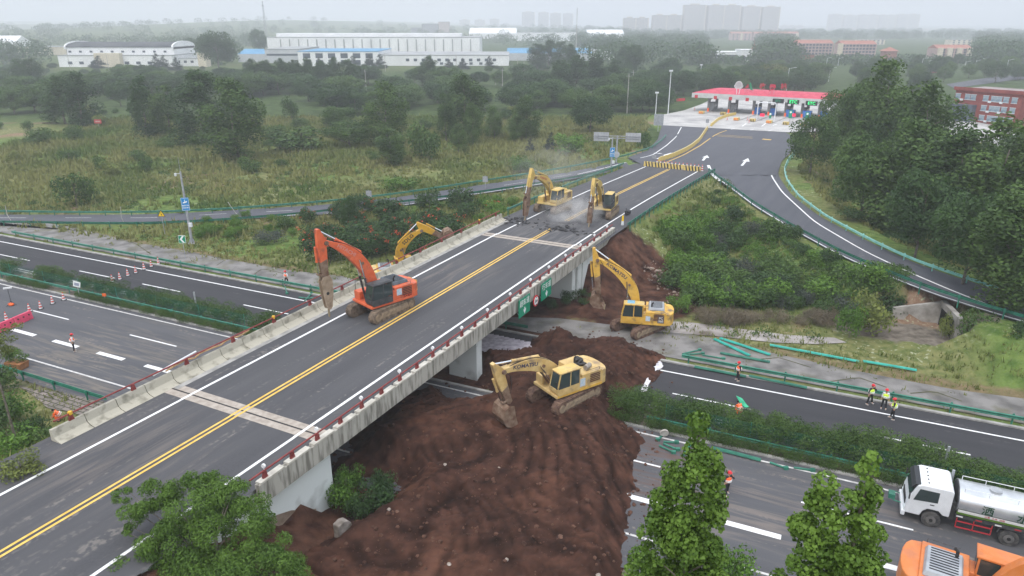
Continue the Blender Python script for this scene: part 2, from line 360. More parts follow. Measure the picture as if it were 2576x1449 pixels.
zone[..., 2] = np.clip(1 - np.abs(V_ - 61) / 5, 0, 1)
zone[..., 3] = np.clip((GY - 208 + 1.4 * np.maximum(GX + 15, 0)) / 22, 0, 1) * ((GX < 40) | (GY > 235) | (GX > 95)) * np.maximum(np.clip((520 - GY) / 60, .65, 1), np.clip((GX + 120) / 80, 0, 1))
ca = me.color_attributes.new('zone', 'FLOAT_COLOR', 'POINT'); ca.data.foreach_set('color', zone.ravel())
m = bpy.data.materials.new('field_ground'); m.use_nodes = True; t = m.node_tree; p = t.nodes['Principled BSDF']; p.inputs['Roughness'].default_value = .95; p.inputs['Specular IOR Level'].default_value = .1
pos = t.nodes.new('ShaderNodeNewGeometry').outputs['Position']
def _n(s, d, off=0, ds=0, v=pos):
    mp = t.nodes.new('ShaderNodeMapping'); mp.inputs['Location'].default_value = (off, off * .7, 0); lk(t, v, mp.inputs[0])
    n = t.nodes.new('ShaderNodeTexNoise'); n.inputs['Scale'].default_value = s; n.inputs['Detail'].default_value = d; n.inputs['Distortion'].default_value = ds; lk(t, mp.outputs[0], n.inputs['Vector']); return n.outputs[0]
def _r(src, a, b):
    r = t.nodes.new('ShaderNodeMapRange'); r.inputs[1].default_value = a; r.inputs[2].default_value = b; lk(t, src, r.inputs[0]); return r.outputs[0]
def _m(f, a, b):
    x = t.nodes.new('ShaderNodeMixRGB'); lk(t, f, x.inputs[0])
    for i, c in ((1, a), (2, b)):
        if isinstance(c, tuple): x.inputs[i].default_value = (*c, 1)
        else: lk(t, c, x.inputs[i])
    return x.outputs[0]
def _x(a, b):
    q = t.nodes.new('ShaderNodeMath'); q.operation = 'MULTIPLY'; lk(t, a, q.inputs[0]); lk(t, b, q.inputs[1]); return q.outputs[0]
c = _m(_r(_n(.9, 8, 3), .35, .65), (.060, .108, .022), (.135, .19, .05))
c = _m(_r(_n(.045, 6, 11, .5), .42, .6), c, _m(_r(_n(1.3, 6, 5), .35, .65), (.10, .12, .04), (.21, .20, .085)))        # dry olive grass
c = _m(_r(_n(.06, 7, 40, .8), .60, .68), c, _m(_r(_n(2, 5, 5), .3, .7), (.17, .10, .065), (.27, .19, .13)))               # bare reddish patches
c = _m(_x(_r(_n(.07, 6, 77, .5), .5, .6), _r(_n(2.6, 5, 9), .58, .68)), c, (.36, .37, .25))                              # patches of white flowers
za = t.nodes.new('ShaderNodeAttribute'); za.attribute_name = 'zone'; sp = t.nodes.new('ShaderNodeSeparateColor'); lk(t, za.outputs['Color'], sp.inputs[0])
def zmask(s, lo=.35, hi=.6):
    q = t.nodes.new('ShaderNodeMath'); q.operation = 'ADD'; lk(t, s, q.inputs[0]); w = t.nodes.new('ShaderNodeMath'); w.operation = 'MULTIPLY_ADD'; lk(t, _n(.8, 7, 21), w.inputs[0]); w.inputs[1].default_value = .9; w.inputs[2].default_value = -.45; lk(t, w.outputs[0], q.inputs[1]); return _r(q.outputs[0], lo, hi)
c = _m(za.outputs['Alpha'], c, _m(_r(_n(.3, 7, 8), .35, .65), (.030, .053, .015), (.068, .10, .032)))
c = _m(zmask(sp.outputs[2]), c, _m(_r(_n(1.5, 7, 31), .35, .65), (.12, .105, .05), (.20, .15, .085)))
c = _m(zmask(sp.outputs[1]), c, _m(_r(_n(1.1, 8, 51), .35, .65), (.10, .085, .07), (.22, .19, .155)))
c = _m(zmask(sp.outputs[0]), c, _m(_r(_n(.7, 9, 61), .38, .66), (.036, .0165, .0115), (.115, .055, .036)))
lk(t, c, p.inputs['Base Color'])
bm_ = t.nodes.new('ShaderNodeBump'); bm_.inputs['Strength'].default_value = .9; bm_.inputs['Distance'].default_value = .35; lk(t, _n(1.6, 8, 2), bm_.inputs['Height']); lk(t, bm_.outputs[0], p.inputs['Normal'])
me.materials.append(m); GROUND = bpy.data.objects.new('ground', me); COL.objects.link(GROUND); tag(GROUND, kind='structure')
def gz(x, y): return float(ground_z(np.array([x]), np.array([y]))[0])

# ---------------------------------------------------------------- expressway, strips and ramps
Z0 = lambda x, y: 0.
def eline(v, u0, u1, n=2): return [E(u0 + (u1 - u0) * i / (n - 1), v) for i in range(n)]
sheet('road', eline(33.1 - 2.3, -150, 90), eline(45.2, -150, 90), Z0, 0., A_LOW, 1, 2)
sheet('road', eline(48.4, -150, 90), eline(56.8, -150, 90), Z0, 0., A_UP, 1, 2)
kb = MB()
for v, w, h in ((45.35, .28, .10), (48.25, .28, .10), (56.95, .30, .12)): kb.box((0, 0, 0), (1, 1, 1)) if 0 else kb.bar(E(-150, v, h / 2 - .03), E(90, v, h / 2 - .03), w, h + .06)
struct('kerb', kb, CONC_G)
mk = MB(); mo = MB(); my = MB()
band(mk, eline(55.1, -130, 80), .17, Z0, .005)
band(mo, eline(44.62, -130, 80), .17, Z0, .005)
band(mo, eline(33.6, -130, 80), .17, Z0, .005)
band(mo, eline(48.85, -130, 80), .15, Z0, .005)
for u0, u1 in [(-111.8, -105.7), (-96.9, -90.8), (-81.4, -75.2), (-70.6, -64.5), (-55.3, -49.2), (-40, -34), (-24.6, -18.6), (-9.6, -3.5), (5.1, 11.1), (20, 26), (35, 41)]: band(mk, eline(51.45, u0, u1), .15, Z0, .005)
for k in range(-3, 9): band(mk, eline(41.0, -74.5 + 15.07 * k, -68.3 + 15.07 * k), .15, Z0, .005)
for k in range(-4, 20): band(mk, eline(37.05, -70.9 + 6.14 * k, -67.5 + 6.14 * k), .45, Z0, .005)
# overpass road, plaza, ramps
def bl(b, a0, a1, n=2): return [Bp(a0 + (a1 - a0) * i / (n - 1), b) for i in range(n)]
sheet('road', bl(-40.6, -14, 27.0), bl(-26.0, -14, 27.0), zO, 0., A_DECK, 2, 6)
sheet('road', bl(-40.4, 69.2, 131, 60), bl(-25.3, 69.2, 131, 60), zO, 0., A_DECK, 2, 40)
sheet('road', RL_UP, RL_LO, zL, .012, A_RAMP, 5, 90)
sheet('road', RR_N, RR_F, zRr, .008, A_RAMP, 5, 90)
for i, (a, b) in enumerate(zip(PLZ, PLZ[1:])): pass
def rows(name, rws, zf, off, m):
    L = [r[0] for r in rws]; Q = [r[1] for r in rws]; mb = MB(); k = 13; vs = []
    RW = []
    for (a, b), (a2, b2) in zip(rws, rws[1:]):
        for j in range(4): RW.append((a.lerp(a2, j / 4), b.lerp(b2, j / 4)))
    RW.append(rws[-1])
    for a, b in RW:
        for j in range(k): p = a.lerp(b, j / (k - 1)); vs.append((p.x, p.y, zf(p.x, p.y) + off))
    mb.add(vs, [(i * k + j, i * k + j + 1, (i + 1) * k + j + 1, (i + 1) * k + j) for i in range(len(RW) - 1) for j in range(k - 1)]); me_flip(mb); struct(name, mb, m)
rows('road', PLZ, zRr, .018, A_RAMP)
rows('plaza', TOLL, zRr, .024, CONC_PAVE)
def wl(px, zf, n=40): return smooth(resample(trace(px, zf), n))
for b, mb in ((-37.4, mk), (-27.75, mk)):
    band(mb, bl(b, -14, 27.2, 5), .2, zO, .006); band(mb, bl(b, 68.8, 128 if b < -30 else 130, 60), .2, zO, .006)
for b in (-32.98, -32.62):
    band(my, bl(b, -14, 27.2, 5), .16, zO, .006)
    band(my, bl(b, 68.8, 74.2 if b > -32.8 else 75, 6), .16, zO, .006); band(my, bl(b, 79.2, 127, 50), .16, zO, .006)
band(mk, wl([(386, 561), (493, 557), (609, 550), (707, 542), (858, 534), (1000, 518), (1309, 471), (1380, 459)], zL), .15, zL, .018)
band(mo, wl([(0, 548), (386, 548), (555, 538), (707, 531), (858, 521), (1000, 507), (1256, 468), (1345, 454), (1442, 438), (1522, 423)], zL, 80), .13, zL, .018, dash=(4, 6, 0))
band(mk, wl([(1452, 439), (1525, 422), (1593, 404), (1641, 391), (1678, 365), (1700, 345), (1714, 320)], zL), .22, zL, .024)
band(mk, wl([(1995, 372), (1950, 404), (1938, 425), (1940, 442), (1967, 483), (2050, 559), (2180, 635), (2300, 691), (2430, 746), (2576, 798)], zRr, 60) + [Vector((55, 52, 0)), Vector((65, 40, 0))], .22, zRr, .016)
band(mk, wl([(1782, 416), (1790, 440), (1812, 456)], zRr, 8), .55, zRr, .03)
band(my, wl([(1659, 416), (1720, 390), (1762, 366), (1790, 345), (1806, 336), (1828, 328)], zRr), .24, zRr, .024)
RR_Nw = [p + (q - p).normalized() * .55 for p, q in zip(RR_N, RR_F)]
band(mk, RR_Nw[3:], .2, zRr, .016)
for q in ([(1802, 342), (1893, 348)], [(1802, 339), (1893, 345)]): band(my, wl(q, zRr, 5), .22, zRr, .024)
band(my, wl([(1918, 350), (1940, 352)], zRr, 3), 1.2, zRr, .024)
def arrow(mb, px, py, px2, py2, zf=zRr, w=1.):
    a, b = surf(px, py, zf), surf(px2, py2, zf); d = (b - a); d.z = 0; L = d.length; d.normalize(); s = Vector((-d.y, d.x, 0))
    P = [a + s * .14 * w, a + d * L * .55 + s * .14 * w, a + d * L * .55 + s * .4 * w, b, a + d * L * .55 - s * .5 * w, a + d * L * .55 - s * .14 * w, a - s * .14 * w]
    mb.add([(p.x, p.y, zf(p.x, p.y) + .026) for p in P], [tuple(range(7))]); me_flip(mb)
arrow(mk, 1866, 417, 1882, 398, w=1.6); arrow(mk, 1768, 404, 1779, 391, w=1.6); arrow(mk, 1645, 385, 1667, 387, zL, w=1.2); arrow(mk, 1652, 400, 1690, 384, w=1.2)
for x in (1842, 1890, 1936): band(mk, wl([(x - 3, 326 + (x - 1842) * .04), (x + 6, 323 + (x - 1842) * .04)], zRr, 3), .2, zRr, .026)
for q in ([(1867, 318), (1877, 311)], [(1916, 318), (1927, 310)], [(1944, 316), (1955, 312)]): band(mk, wl(q, zRr, 3), .3, zRr, .034)
struct('road_markings', mk, PAINT); struct('road_markings', mo, PAINT_OLD); struct('road_markings', my, YPAINT)
# concrete side strips beside the upper carriageway
STRIP = mat('cracked_concrete_strip', (.10, .095, .09), (.215, .205, .195), .55, .9, space='w', det=12, bump=.2, lo=.32, hi=.6, c3=(.115, .11, .07), sc3=.35)
sl = MB(); patch(sl, [at(x, y) for x, y in [(-200, 555), (0, 557), (110, 560), (180, 571), (233, 583), (333, 609), (467, 631), (567, 651), (733, 681), (858, 694), (1000, 735), (1120, 790)]] + eline(57.9, -25, -135), .012); struct('pavement', sl, STRIP)
sr = MB(); patch(sr, [at(x, y) for x, y in [(1150, 790), (1225, 797), (1400, 800), (1520, 815), (1640, 828), (1760, 845), (1850, 862), (1950, 890), (2100, 922), (2250, 952), (2400, 980), (2576, 1003), (2700, 1030)]] + eline(57.9, 30, -40), .012); struct('pavement', sr, STRIP)
sr = MB(); patch(sr, [at(x, y) for x, y in [(1600, 812), (1720, 809), (1850, 826), (1985, 843), (2100, 850), (2130, 862), (2060, 866), (1950, 862), (1800, 846), (1700, 838), (1620, 832)]], .02)
struct('path', sr, mat('dusty_path', (.22, .2, .19), (.36, .33, .31), .6, .95, space='w', det=10, lo=.3, hi=.6, c3=(.12, .1, .08), sc3=.3))
# expansion cracks in the concrete strip
ck = MB()
for q in ([(455, 640), (480, 636), (560, 650)], [(545, 668), (565, 655)], [(640, 690), (660, 676), (720, 690)], [(300, 603), (340, 612), (380, 640)], [(2090, 960), (2160, 950), (2230, 975)], [(2290, 990), (2350, 985), (2420, 1010)], [(1900, 905), (1960, 900), (2040, 925)]): band(ck, resample([at(x, y) for x, y in q], 8), .14, Z0, .026)
struct('pavement_cracks', ck, mat('weedy_crack', (.05, .055, .03), (.1, .09, .05), 3, .95, space='w'))
# ---------------------------------------------------------------- overpass bridge
BR = thing('overpass_bridge', 'two lane road bridge with concrete parapets and dark red handrails crossing the expressway', 'bridge', Bp(48, -32.8, 0))
BO = BR.location
def bb(mb, a0, a1, b0, b1, z0, z1):      # box in the bridge's own frame
    V = [Bp(a, b, z) - BO for a in (a0, a1) for b in (b0, b1) for z in (z0, z1)]
    mb.add(V, [(0, 1, 3, 2), (4, 6, 7, 5), (0, 4, 5, 1), (2, 3, 7, 6), (0, 2, 6, 4), (1, 5, 7, 3)]); return mb
d = MB(); bb(d, 27.0, 69.2, -39.55, -26.05, 4.95, 5.204); d.build('deck', A_DECK, BR)
g = MB()
for k in range(7): b = -38.9 + k * 2.03; bb(g, 27.3, 68.9, b - .45, b + .45, 4.15, 4.948)
g.build('girder', CONC_G, BR)
def parapet(a0, a1, b0, b1, z0, z1, sect, gap, lean):
    mb = MB(); a = a0
    while a < a1 - .2:
        e = min(a + sect, a1)
        V = []
        for aa in (a, e - gap):
            for b, z in lean: V.append(Bp(aa, b, z + U(-.006, .006)) - BO)
        n = len(lean); mb.add(V, [tuple(range(n)), tuple(range(2 * n - 1, n - 1, -1))] + [(i, n + i, n + (i + 1) % n, (i + 1) % n) for i in range(n)]); a = e
    return mb
lp = parapet(19.6, 75.6, 0, 0, 0, 0, 2.05, .05, [(-40.12, 4.5), (-40.12, 5.92), (-39.93, 5.92), (-39.80, 5.46), (-39.55, 5.3), (-39.2, 5.22), (-39.2, 5.0)])
lp.build('parapet', mat('left_parapet_concrete', (.19, .178, .14), (.41, .385, .315), 1.3, .9, bump=.2, space='w', det=11, lo=.3, hi=.47), BR)
gut = MB(); bb(gut, 27.2, 75.4, -39.2, -38.75, 5.0, 5.225); gut.build('gutter', CONC_G, BR)
rp = MB(); bb(rp, 21.6, 77.0, -26.05, -25.72, 4.25, 5.48)
m_ = bpy.data.materials.new('streaked_concrete'); m_.use_nodes = True; t = m_.node_tree; p = t.nodes['Principled BSDF']; p.inputs['Roughness'].default_value = .9
gp = t.nodes.new('ShaderNodeNewGeometry').outputs['Position']; mp = t.nodes.new('ShaderNodeMapping'); mp.inputs['Scale'].default_value = (2.2, 2.2, .35); lk(t, gp, mp.inputs[0])
n = t.nodes.new('ShaderNodeTexNoise'); n.inputs['Scale'].default_value = 1.6; n.inputs['Detail'].default_value = 10; lk(t, mp.outputs[0], n.inputs['Vector'])
r = t.nodes.new('ShaderNodeValToRGB'); r.color_ramp.elements[0].position = .36; r.color_ramp.elements[0].color = (.19, .178, .15, 1); r.color_ramp.elements[1].position = .56; r.color_ramp.elements[1].color = (.43, .41, .36, 1); lk(t, n.outputs[0], r.inputs[0]); lk(t, r.outputs[0], p.inputs['Base Color'])
rp.build('parapet', m_, BR)
cp = MB(); a = 21.7
while a < 76.8: bb(cp, a, min(a + 1.72, 77), -26.08, -25.70, 5.483, 5.60); a += 2.02
cp.build('parapet_coping', mat('pale_coping', (.45, .42, .36), (.62, .59, .52), 2, .9, space='w'), BR)
for a in (27.1, 68.9):
    j = MB(); bb(j, a - .62, a + .62, -39.2, -26.06, 4.98, 5.215); jo = j.build('expansion_joint', mat('joint_concrete', (.30, .26, .22), (.42, .37, .32), 2.5, .9, space='w', det=8), BR)
    js = MB(); bb(js, a - .06, a + .06, -39.2, -26.06, 5.216, 5.222); js.build('joint_gap', BLACK, jo)
for b, w, mm in ((-37.4, .2, PAINT), (-27.75, .2, PAINT), (-32.98, .16, YPAINT), (-32.62, .16, YPAINT)):
    d = MB()
    for a0, a1 in ((26.3, 69.7),): bb(d, a0, a1, b - w / 2, b + w / 2, 5.2, 5.224)
    d.build('lane_line', mm, BR)
def railing(a0, a1, b, z, side):
    r = MB(); r.tube(Bp(a0, b, z + .42) - BO, Bp(a1, b, z + .42) - BO, .055, n=8); ro = r.build('handrail', RED_RAIL, BR)
    pm = MB(); pm.prism([(-.16, 0), (.16, 0), (.07, .42), (-.07, .42)], -.07, .07, facing(-.891 * side, .454 * side).to_3x3() if 0 else Matrix.Rotation(radians(63) + 0, 3, 'Z'))
    me = pm.mesh('railing_post', RED_RAIL); a = a0 + 1.0; k = 0
    while a < a1:
        o = bpy.data.objects.new('railing_post', me); COL.objects.link(o); o.parent = BR; o.location = Bp(a, b, z) - BO
        if (side > 0 and k % 2 == 0) or (side < 0 and k % 4 == 0):
            q = MB(); 
            if side > 0: q.tube((0, 0, .42), (0, 0, .62), .02, n=5); q.tube((-.02, -.05, .70), (.02, .05, .70), .12, n=12)
            else: q.box((0, 0, .46), (.2, .2, .2))
            q.build('reflector', WHITE if side > 0 else mat('amber_reflector', (.65, .36, .02), (.75, .45, .05), 3, .4), o)
        a += 2.02 if side > 0 else 4.1; k += 1
railing(21.2, 76.6, -25.9, 5.6, 1); railing(19.9, 75.2, -40.02, 5.92, -1)
def pier(a, w, name='pier'):
    q = MB(); 
    for b in (-37.6, -32.8, -28.0): bb(q, a - w / 2, a + w / 2, b - 1.35, b + 1.35, -.4, 3.7)
    bb(q, a - w / 2 - .15, a + w / 2 + .15, -39.3, -26.4, 3.7, 4.148); return q.build(name, CONC_W, BR)
pier(46.3, .9); pier(66.9, .9)
ab1 = MB(); bb(ab1, 25.9, 27.2, -39.5, -26.3, -.5, 4.9); bb(ab1, 27.2, 27.55, -26.9, -26.32, -.5, 4.15); bb(ab1, 27.25, 27.6, -27.4, -27.0, -.5, 4.15); ab1.add([Bp(a, b, z) - BO for b in (-26.7, -26.3) for a, z in [(25.9, 4.95), (15, 4.95), (15, 3.9), (21, 3.3), (24, 2.1), (25.9, .9)]], [(0, 1, 2, 3, 4, 5), (11, 10, 9, 8, 7, 6)] + [(i, 6 + i, 6 + (i + 1) % 6, (i + 1) % 6) for i in range(6)]); ab1.build('abutment', CONC_W, BR)
wg = MB(); P = [(25.9, -.5), (25.9, .9), (24, 2.1), (21, 3.3), (15, 3.9), (15, 1.6), (20.5, -.5)]
V = [Bp(a, b, z) - BO for b in (-26.72, -26.28) for a, z in P]; n5 = 7; wg.add(V, [tuple(range(7)), tuple(range(13, 6, -1))] + [(i, n5 + i, n5 + (i + 1) % n5, (i + 1) % n5) for i in range(n5)])
wg.build('wing_wall_base', mat('mud_stained_wall', (.16, .11, .075), (.34, .27, .21), .9, .95, space='w', det=10, bump=.3), BR)
ab2 = MB(); bb(ab2, 68.6, 69.8, -39.5, -26.3, -.5, 4.9)
P = [(69.8, -.5), (69.8, 4.9), (76.8, 4.9), (76.8, 4.2)]
V = [Bp(a, b, z) - BO for b in (-26.72, -26.3) for a, z in P]; n5 = 4; ab2.add(V, [(0, 1, 2, 3), (7, 6, 5, 4)] + [(i, n5 + i, n5 + (i + 1) % n5, (i + 1) % n5) for i in range(n5)])
bb(ab2, 67.5, 68.6, -26.95, -26.45, -.5, 4.148)
ab2.build('abutment', CONC_W, BR)
# hanging signs
def lane_sign(a, chars, label, h=1.66, w=2.2):
    s = thing('lane_sign', label, 'road sign', Bp(a, -25.5, 4.55), radians(63 - 90) + pi / 2 - pi / 2)
    s.rotation_euler = (0, 0, radians(63))       # x along the bridge, y away from the viewer
    q = MB(); q.box((0, 0, 0), (w, .06, h)); q.build('panel', mat('sign_green', (.0, .235, .125), (.005, .27, .15), 1, .5), s)
    Wt = mat('sign_white', (.8, .82, .8)); M = facing(0, -1)
    writing(chars, .68, Wt, s, (0, -.04, .36), M, thick=.006, xs=.95)
    ar = MB(); ar.prism([(-.1, .0), (.1, .0), (.1, -.42), (.36, -.2), (.36, -.45), (0, -.98), (-.36, -.45), (-.36, -.2), (-.1, -.42)], -.05, -.035); ar.v = [(x * .62, y, z * .66 - .08) for x, y, z in ar.v]; ar.build('arrow', Wt, s)
    for x in (-.8, .8): f = MB(); f.bar((x, .06, -.75), (x, .5, -.2), .05, .05); f.bar((x, .05, -.8), (x, .05, .7), .05, .05); f.build('bracket', STEEL, s)
    return s
lane_sign(52.45, '超车道', 'green lane sign reading 超车道, nearer the dirt pile on the bridge side')
lane_sign(57.12, '行车道', 'green lane sign reading 行车道, farther along the bridge side')
hs = thing('height_limit_sign', 'round red rimmed height limit sign between the two green lane signs', 'road sign', Bp(54.85, -25.5, 4.2), radians(63))
q = MB(); q.tube((0, .03, 0), (0, -.03, 0), .53, n=28); q.build('rim', mat('sign_red', (.55, .02, .03)), hs)
q = MB(); q.tube((0, -.032, 0), (0, -.045, 0), .41, n=28); q.build('face', mat('sign_white', (.8, .82, .8)), hs)
writing('5m', .42, mat('sign_black', (.02, .02, .02)), hs, (0, -.052, 0), facing(0, -1), bold=True)
for k in (1, -1): q = MB(); q.prism([(-.12, .39 * k), (.12, .39 * k), (0, .26 * k)], -.05, -.056); q.build('arrow', MATS['sign_black'], hs)
q = MB(); q.bar((0, .05, 0), (0, .5, .3), .06, .06); q.build('bracket', STEEL, hs)

# ---------------------------------------------------------------- guardrails
WPROF = [(-.045, -.155), (.045, -.12), (.045, -.06), (-.045, 0), (.045, .06), (.045, .12), (-.045, .155)]
post_me = {}
def guardrail(P, label, m=GREEN_RAIL, zt=.6, step=4., side=-1, group='green guardrails along the roads', ph=.82, tail=None, off=.09, name='guardrail', pr=.065):
    """P: world points on the ground at the rail; the posts stand on the other side from the road"""
    t = thing(name, label, 'guardrail', (P[0].x, P[0].y, P[0].z), 0, group); o = t.location
    L = [0]
    for a, b in zip(P, P[1:]): L.append(L[-1] + (b - a).length)
    N = max(2, int(L[-1] / 1.5))
    def q(s):
        k = max(j for j in range(len(P) - 1) if L[j] <= s + 1e-9); return P[k].lerp(P[k + 1], min(1, (s - L[k]) / max(1e-6, L[k + 1] - L[k])))
    pts = [q(L[-1] * i / N) - o + Vector((0, 0, zt)) for i in range(N + 1)]
    pr2 = [(x * side, y) for x, y in WPROF] + [(x * side - .012 * side, y) for x, y in reversed(WPROF)]
    MB().sweep(pts, pr2, closed=True).build('rail', m, t)
    if m.name not in post_me:
        w = MB(); w.tube((0, 0, -.5), (0, 0, ph), .065, n=8); w.box((0, 0, zt), (.16, .16, .3)); w.ball((0, 0, ph), .07, 8, 4, .5); post_me[m.name] = w.mesh('post', m)
    s = .6
    while s < L[-1] - .2:
        p = q(s); p2 = q(min(L[-1], s + .3)); d = (p2 - p); sd = d.cross(Vector((0, 0, 1))).normalized() if d.length > 1e-6 else Vector()
        w = bpy.data.objects.new('post', post_me[m.name]); COL.objects.link(w); w.parent = t; w.location = p - o - sd * (.14 * side) * 1; s += step
    return t
def gl(v, u0, u1, n=2): return [E(u0 + (u1 - u0) * i / (n - 1), v) for i in range(n)]
guardrail(gl(57.5, -104, -25, 30), 'long green guardrail beside the upper carriageway, left of the bridge', side=1)
guardrail(gl(57.4, -10.2, 26, 14), 'green guardrail beside the upper carriageway right of the bridge, behind the vest workers', side=1)
guardrail(gl(45.9, -92, -47.5, 20), 'green guardrail through the median hedge left of the bridge', side=1)
guardrail(gl(45.9, -10.3, 26, 14), 'green guardrail through the median hedge right of the bridge', side=1)
guardrail(gl(31.0, -72, -49.3, 10), 'dark green guardrail end beside the stone paved slope, lower left', m=mat('dark_green_rail', (.01, .13, .08), (.02, .18, .11), 2, .45, space='w'), side=-1)
def rtrace(px, zf, n, dz=.6):        # traced along the rail itself, so the trace is dz above the road
    P = []
    for x, y in px:
        z = 1.
        for _ in range(12): p = at(x, y, z + dz); z = .5 * z + .5 * zf(p.x, p.y)
        P.append(Vector((p.x, p.y, zf(p.x, p.y))))
    return smooth(smooth([Vector((a.x, a.y, zf(a.x, a.y))) for a in resample(P, n)], 2), 1)
GP = dict(side=1)
guardrail(rtrace([(0, 531), (200, 534), (400, 533), (555, 526), (707, 515), (858, 502), (1000, 487), (1256, 448), (1370, 430), (1444, 417), (1522, 402), (1584, 389), (1640, 370), (1665, 352), (1676, 340)], zL, 70), 'green guardrail on the far side of the left ramp, curving up towards the toll plaza', side=1)
guardrail(rtrace([(0, 557), (283, 561), (400, 560), (555, 552), (633, 546), (707, 540), (858, 524), (958, 512), (1040, 503), (1185, 485), (1300, 468), (1380, 456), (1483, 438), (1560, 418)], zL, 60), 'green guardrail on the near side of the left ramp, above the flowering bushes', side=-1)
guardrail([Bp(a, -41.0, zover(a) - .1) for a in np.linspace(79, 126, 24)], 'green guardrail on the left edge of the overpass road behind the yellow excavators', side=1, m=GREEN_RAIL)
guardrail([Bp(a, -25.0, zover(a) - .1) for a in np.linspace(79.5, 129, 26)], 'green guardrail with close set posts on the right edge of the overpass road', side=-1, step=2.)
guardrail([Vector((p.x, p.y, p.z)) + (q - p).normalized() * .1 for p, q in zip([Vector((a.x, a.y, zRr(a.x, a.y))) for a in RR_N], [Vector((a.x, a.y, zRr(a.x, a.y))) for a in RR_F])][1:], 'green guardrail on the near edge of the right ramp above the culvert', side=-1, step=4.)
guardrail(rtrace([(2006, 372), (1982, 400), (1972, 425), (1978, 450), (2008, 492), (2080, 545), (2190, 603), (2300, 655), (2450, 705), (2576, 748)], zRr, 60) + [Vector((58, 56, 3)), Vector((68, 44, 3))], 'pale green guardrail on the outer edge of the right ramp, below the big trees', m=GREEN_PALE, side=1)
# ---------------------------------------------------------------- excavators
GLASS = mat('dark_glass', (.03, .045, .045), rough=.08, spec=.8)
CHROME = mat('chrome_rod', (.75, .76, .78), rough=.15, metal=1.)
MUD = mat('muddy_track_steel', (.10, .075, .055), (.24, .18, .13), 3, .9, bump=.3, det=8)
MUDRED = mat('red_mud_track_steel', (.08, .045, .035), (.19, .12, .085), 3, .9, bump=.3, det=8)
DARKFR = mat('dark_grey_frame', (.035, .037, .04), (.07, .07, .072), 3, .5)
HOSE = mat('hose_rubber', (.015, .015, .015), rough=.6)
EARTHY = mat('earth_caked_steel', (.13, .07, .045), (.24, .17, .12), 2.5, .9, bump=.3, det=8)
def bez(P, n=10):
    o = []
    for i in range(n + 1):
        t = i / n; a, b, c = P; o.append((a[0] * (1 - t) ** 2 + 2 * b[0] * t * (1 - t) + c[0] * t * t, a[1] * (1 - t) ** 2 + 2 * b[1] * t * (1 - t) + c[1] * t * t))
    return o
def ribbon2(C, H):        # outline polygon of a centreline with half heights
    up, dn = [], []
    for i, c in enumerate(C):
        a, b = C[max(i - 1, 0)], C[min(i + 1, len(C) - 1)]; d = Vector((b[0] - a[0], b[1] - a[1])).normalized(); n = Vector((-d.y, d.x)); h = H[i]
        up.append((c[0] + n.x * h, c[1] + n.y * h)); dn.append((c[0] - n.x * h, c[1] - n.y * h))
    return up + dn[::-1]
def stadium(L, r, n=10):
    P = []
    for i in range(n + 1): a = pi / 2 - pi * i / n; P.append((L / 2 - r + r * cos(a), r + r * sin(a)))
    for i in range(n + 1): a = -pi / 2 - pi * i / n; P.append((-L / 2 + r + r * cos(a), r + r * sin(a)))
    return P
